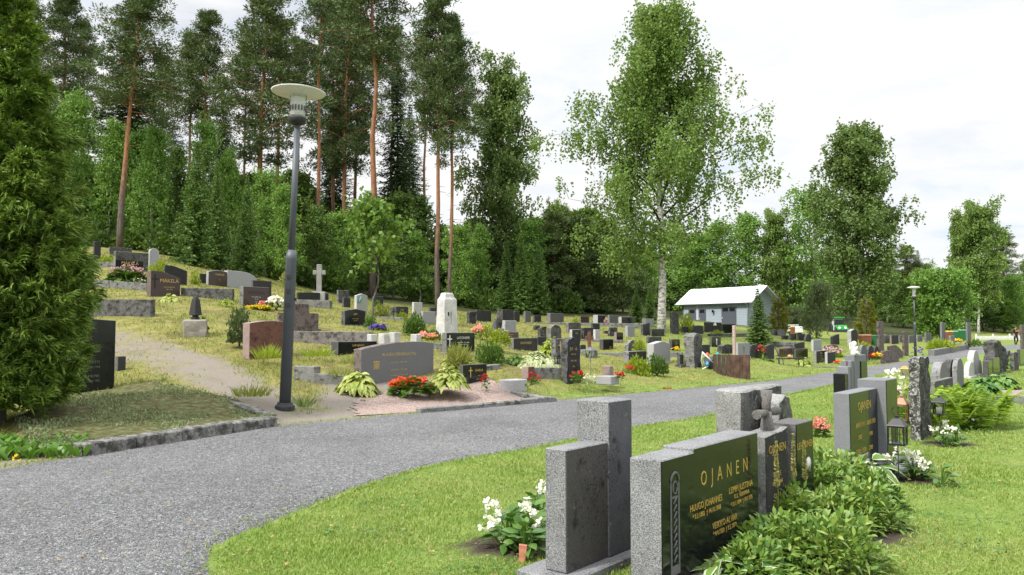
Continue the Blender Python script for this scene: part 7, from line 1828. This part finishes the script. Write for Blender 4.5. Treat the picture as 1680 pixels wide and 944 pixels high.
# ------------------------------------------------------------------ the walker
def person(P, hgt, rz, label):
    J = {'pel': (0, 0, .52), 'bel': (0, .0, .60), 'che': (0, .01, .72), 'sho': (0, .0, .81), 'nec': (0, .0, .855), 'hea': (0, -.01, .90), 'top': (0, -.008, .965)}
    vs = [J['pel'], J['bel'], J['che'], J['sho'], J['nec'], J['hea'], J['top']]; rad = [(.085, .065), (.078, .058), (.092, .062), (.075, .05), (.033, .034), (.05, .06), (.036, .042)]
    es = [(i, i + 1) for i in range(6)]
    for s_ in (-1, 1):
        b = len(vs); st = .06 * s_
        vs += [(s_ * .055, 0, .49), (s_ * .06, -.02 - st * .6, .28), (s_ * .06, .02 + st * .5, .06), (s_ * .062, .02 + st * .5 - .005, .025), (s_ * .068, -.06 + st * .5, .015)]
        rad += [(.058, .06), (.04, .042), (.026, .028), (.026, .028), (.022, .016)]; es += [(0, b), (b, b + 1), (b + 1, b + 2), (b + 2, b + 3), (b + 3, b + 4)]
        b = len(vs); vs += [(s_ * .105, 0, .80), (s_ * .135, .02, .65), (s_ * .13, -.05, .535), (s_ * .125, -.07, .49)]
        rad += [(.038, .036), (.029, .029), (.021, .021), (.018, .014)]; es += [(3, b), (b, b + 1), (b + 1, b + 2), (b + 2, b + 3)]; hb_ = b + 3
        for f in range(4):
            c = len(vs); x = s_ * .125 + (f - 1.5) * .008; vs += [(x, -.075, .472), (x, -.085, .45 + .004 * abs(f - 1.5))]; rad += [(.0055, .0055), (.0045, .0045)]; es += [(hb_, c), (c, c + 1)]
        c = len(vs); vs += [(s_ * .105, -.085, .478), (s_ * .10, -.095, .462)]; rad += [(.006, .006), (.005, .005)]; es += [(hb_, c), (c, c + 1)]
    me = bpy.data.meshes.new('person'); me.from_pydata([tuple(c * hgt for c in v) for v in vs], es, [])
    o = link('person', me, None, P, rz); tag(o, label, 'person')
    o.modifiers.new('skin', 'SKIN'); me.skin_vertices[0].data[0].use_root = True
    for i, r in enumerate(rad): me.skin_vertices[0].data[i].radius = (r[0] * hgt, r[1] * hgt)
    ss = o.modifiers.new('sub', 'SUBSURF'); ss.levels = 1; ss.render_levels = 1
    dg = bpy.context.evaluated_depsgraph_get(); m2 = bpy.data.meshes.new_from_object(o.evaluated_get(dg)); o.modifiers.clear(); o.data = m2
    SKIN = plain('skin', (.50, .30, .22), .6); NAVY = plain('navy cloth', (.018, .02, .03), .85); TRO = plain('black trousers', (.012, .012, .014), .85); SHOE = plain('dark shoes', (.02, .02, .02), .6)
    m2.materials.clear()
    for x in (SKIN, NAVY, TRO, SHOE): m2.materials.append(x)
    for p in m2.polygons:
        c = p.center / hgt; p.use_smooth = True
        p.material_index = 3 if c.z < .035 else 2 if c.z < .53 and abs(c.x) < .1 else 0 if c.z > .84 or (abs(c.x) > .1 and c.z < .62) else 1
    q = MB(); q.lathe([(.056, .90), (.062, .935), (.05, .965), (.02, .985), (0, .988)], 14, (0, .012, 0)); q.v = [(x * hgt, y * hgt, z * hgt) for x, y, z in q.v]; q.build('hair', plain('brown hair', (.06, .035, .02), .7), o)
    q = MB()
    for sx in (-1, 1): q.tube([(sx * .018, -.066, .918), (sx * .018, -.070, .918)], .006, 8)
    q.tube([(0, -.066, .91), (0, -.078, .895)], [.005, .008], 6); q.tube([(-.014, -.064, .872), (.014, -.064, .872)], .003, 5)
    q.v = [(x * hgt, y * hgt, z * hgt) for x, y, z in q.v]; q.build('face', plain('eyes and lips', (.12, .05, .04), .6), o)
    q = MB(); q.box(-.07, .07, -.092, -.06, .70, .775); q.box(-.066, .066, .064, .085, .66, .79); q.v = [(x * hgt, y * hgt, z * hgt) for x, y, z in q.v]; q.build('backpack', plain('orange strap cloth', (.6, .2, .05), .8), o, bevel=.01)
    return o
P = at(1667, 566, 73); P[2] = at(1667, 566.5, 73)[2]; person(P, 31 / F * 73, R(8), 'person in dark clothes with an orange patch, walking at the far end of the path')

# ------------------------------------------------------------------ big thuja at the left edge
p = np.array([-7.12, 11.0, 0]); p[2] = hz(p[0], p[1])
o = thuja(61, 6.5, .98, 21000, .22, 'thuja', 'thuja', .92, .10); o.location = p; tag(o, 'big dark green thuja filling the left edge of the view', 'thuja')

near_vegetation()
hill_vegetation()
forest()
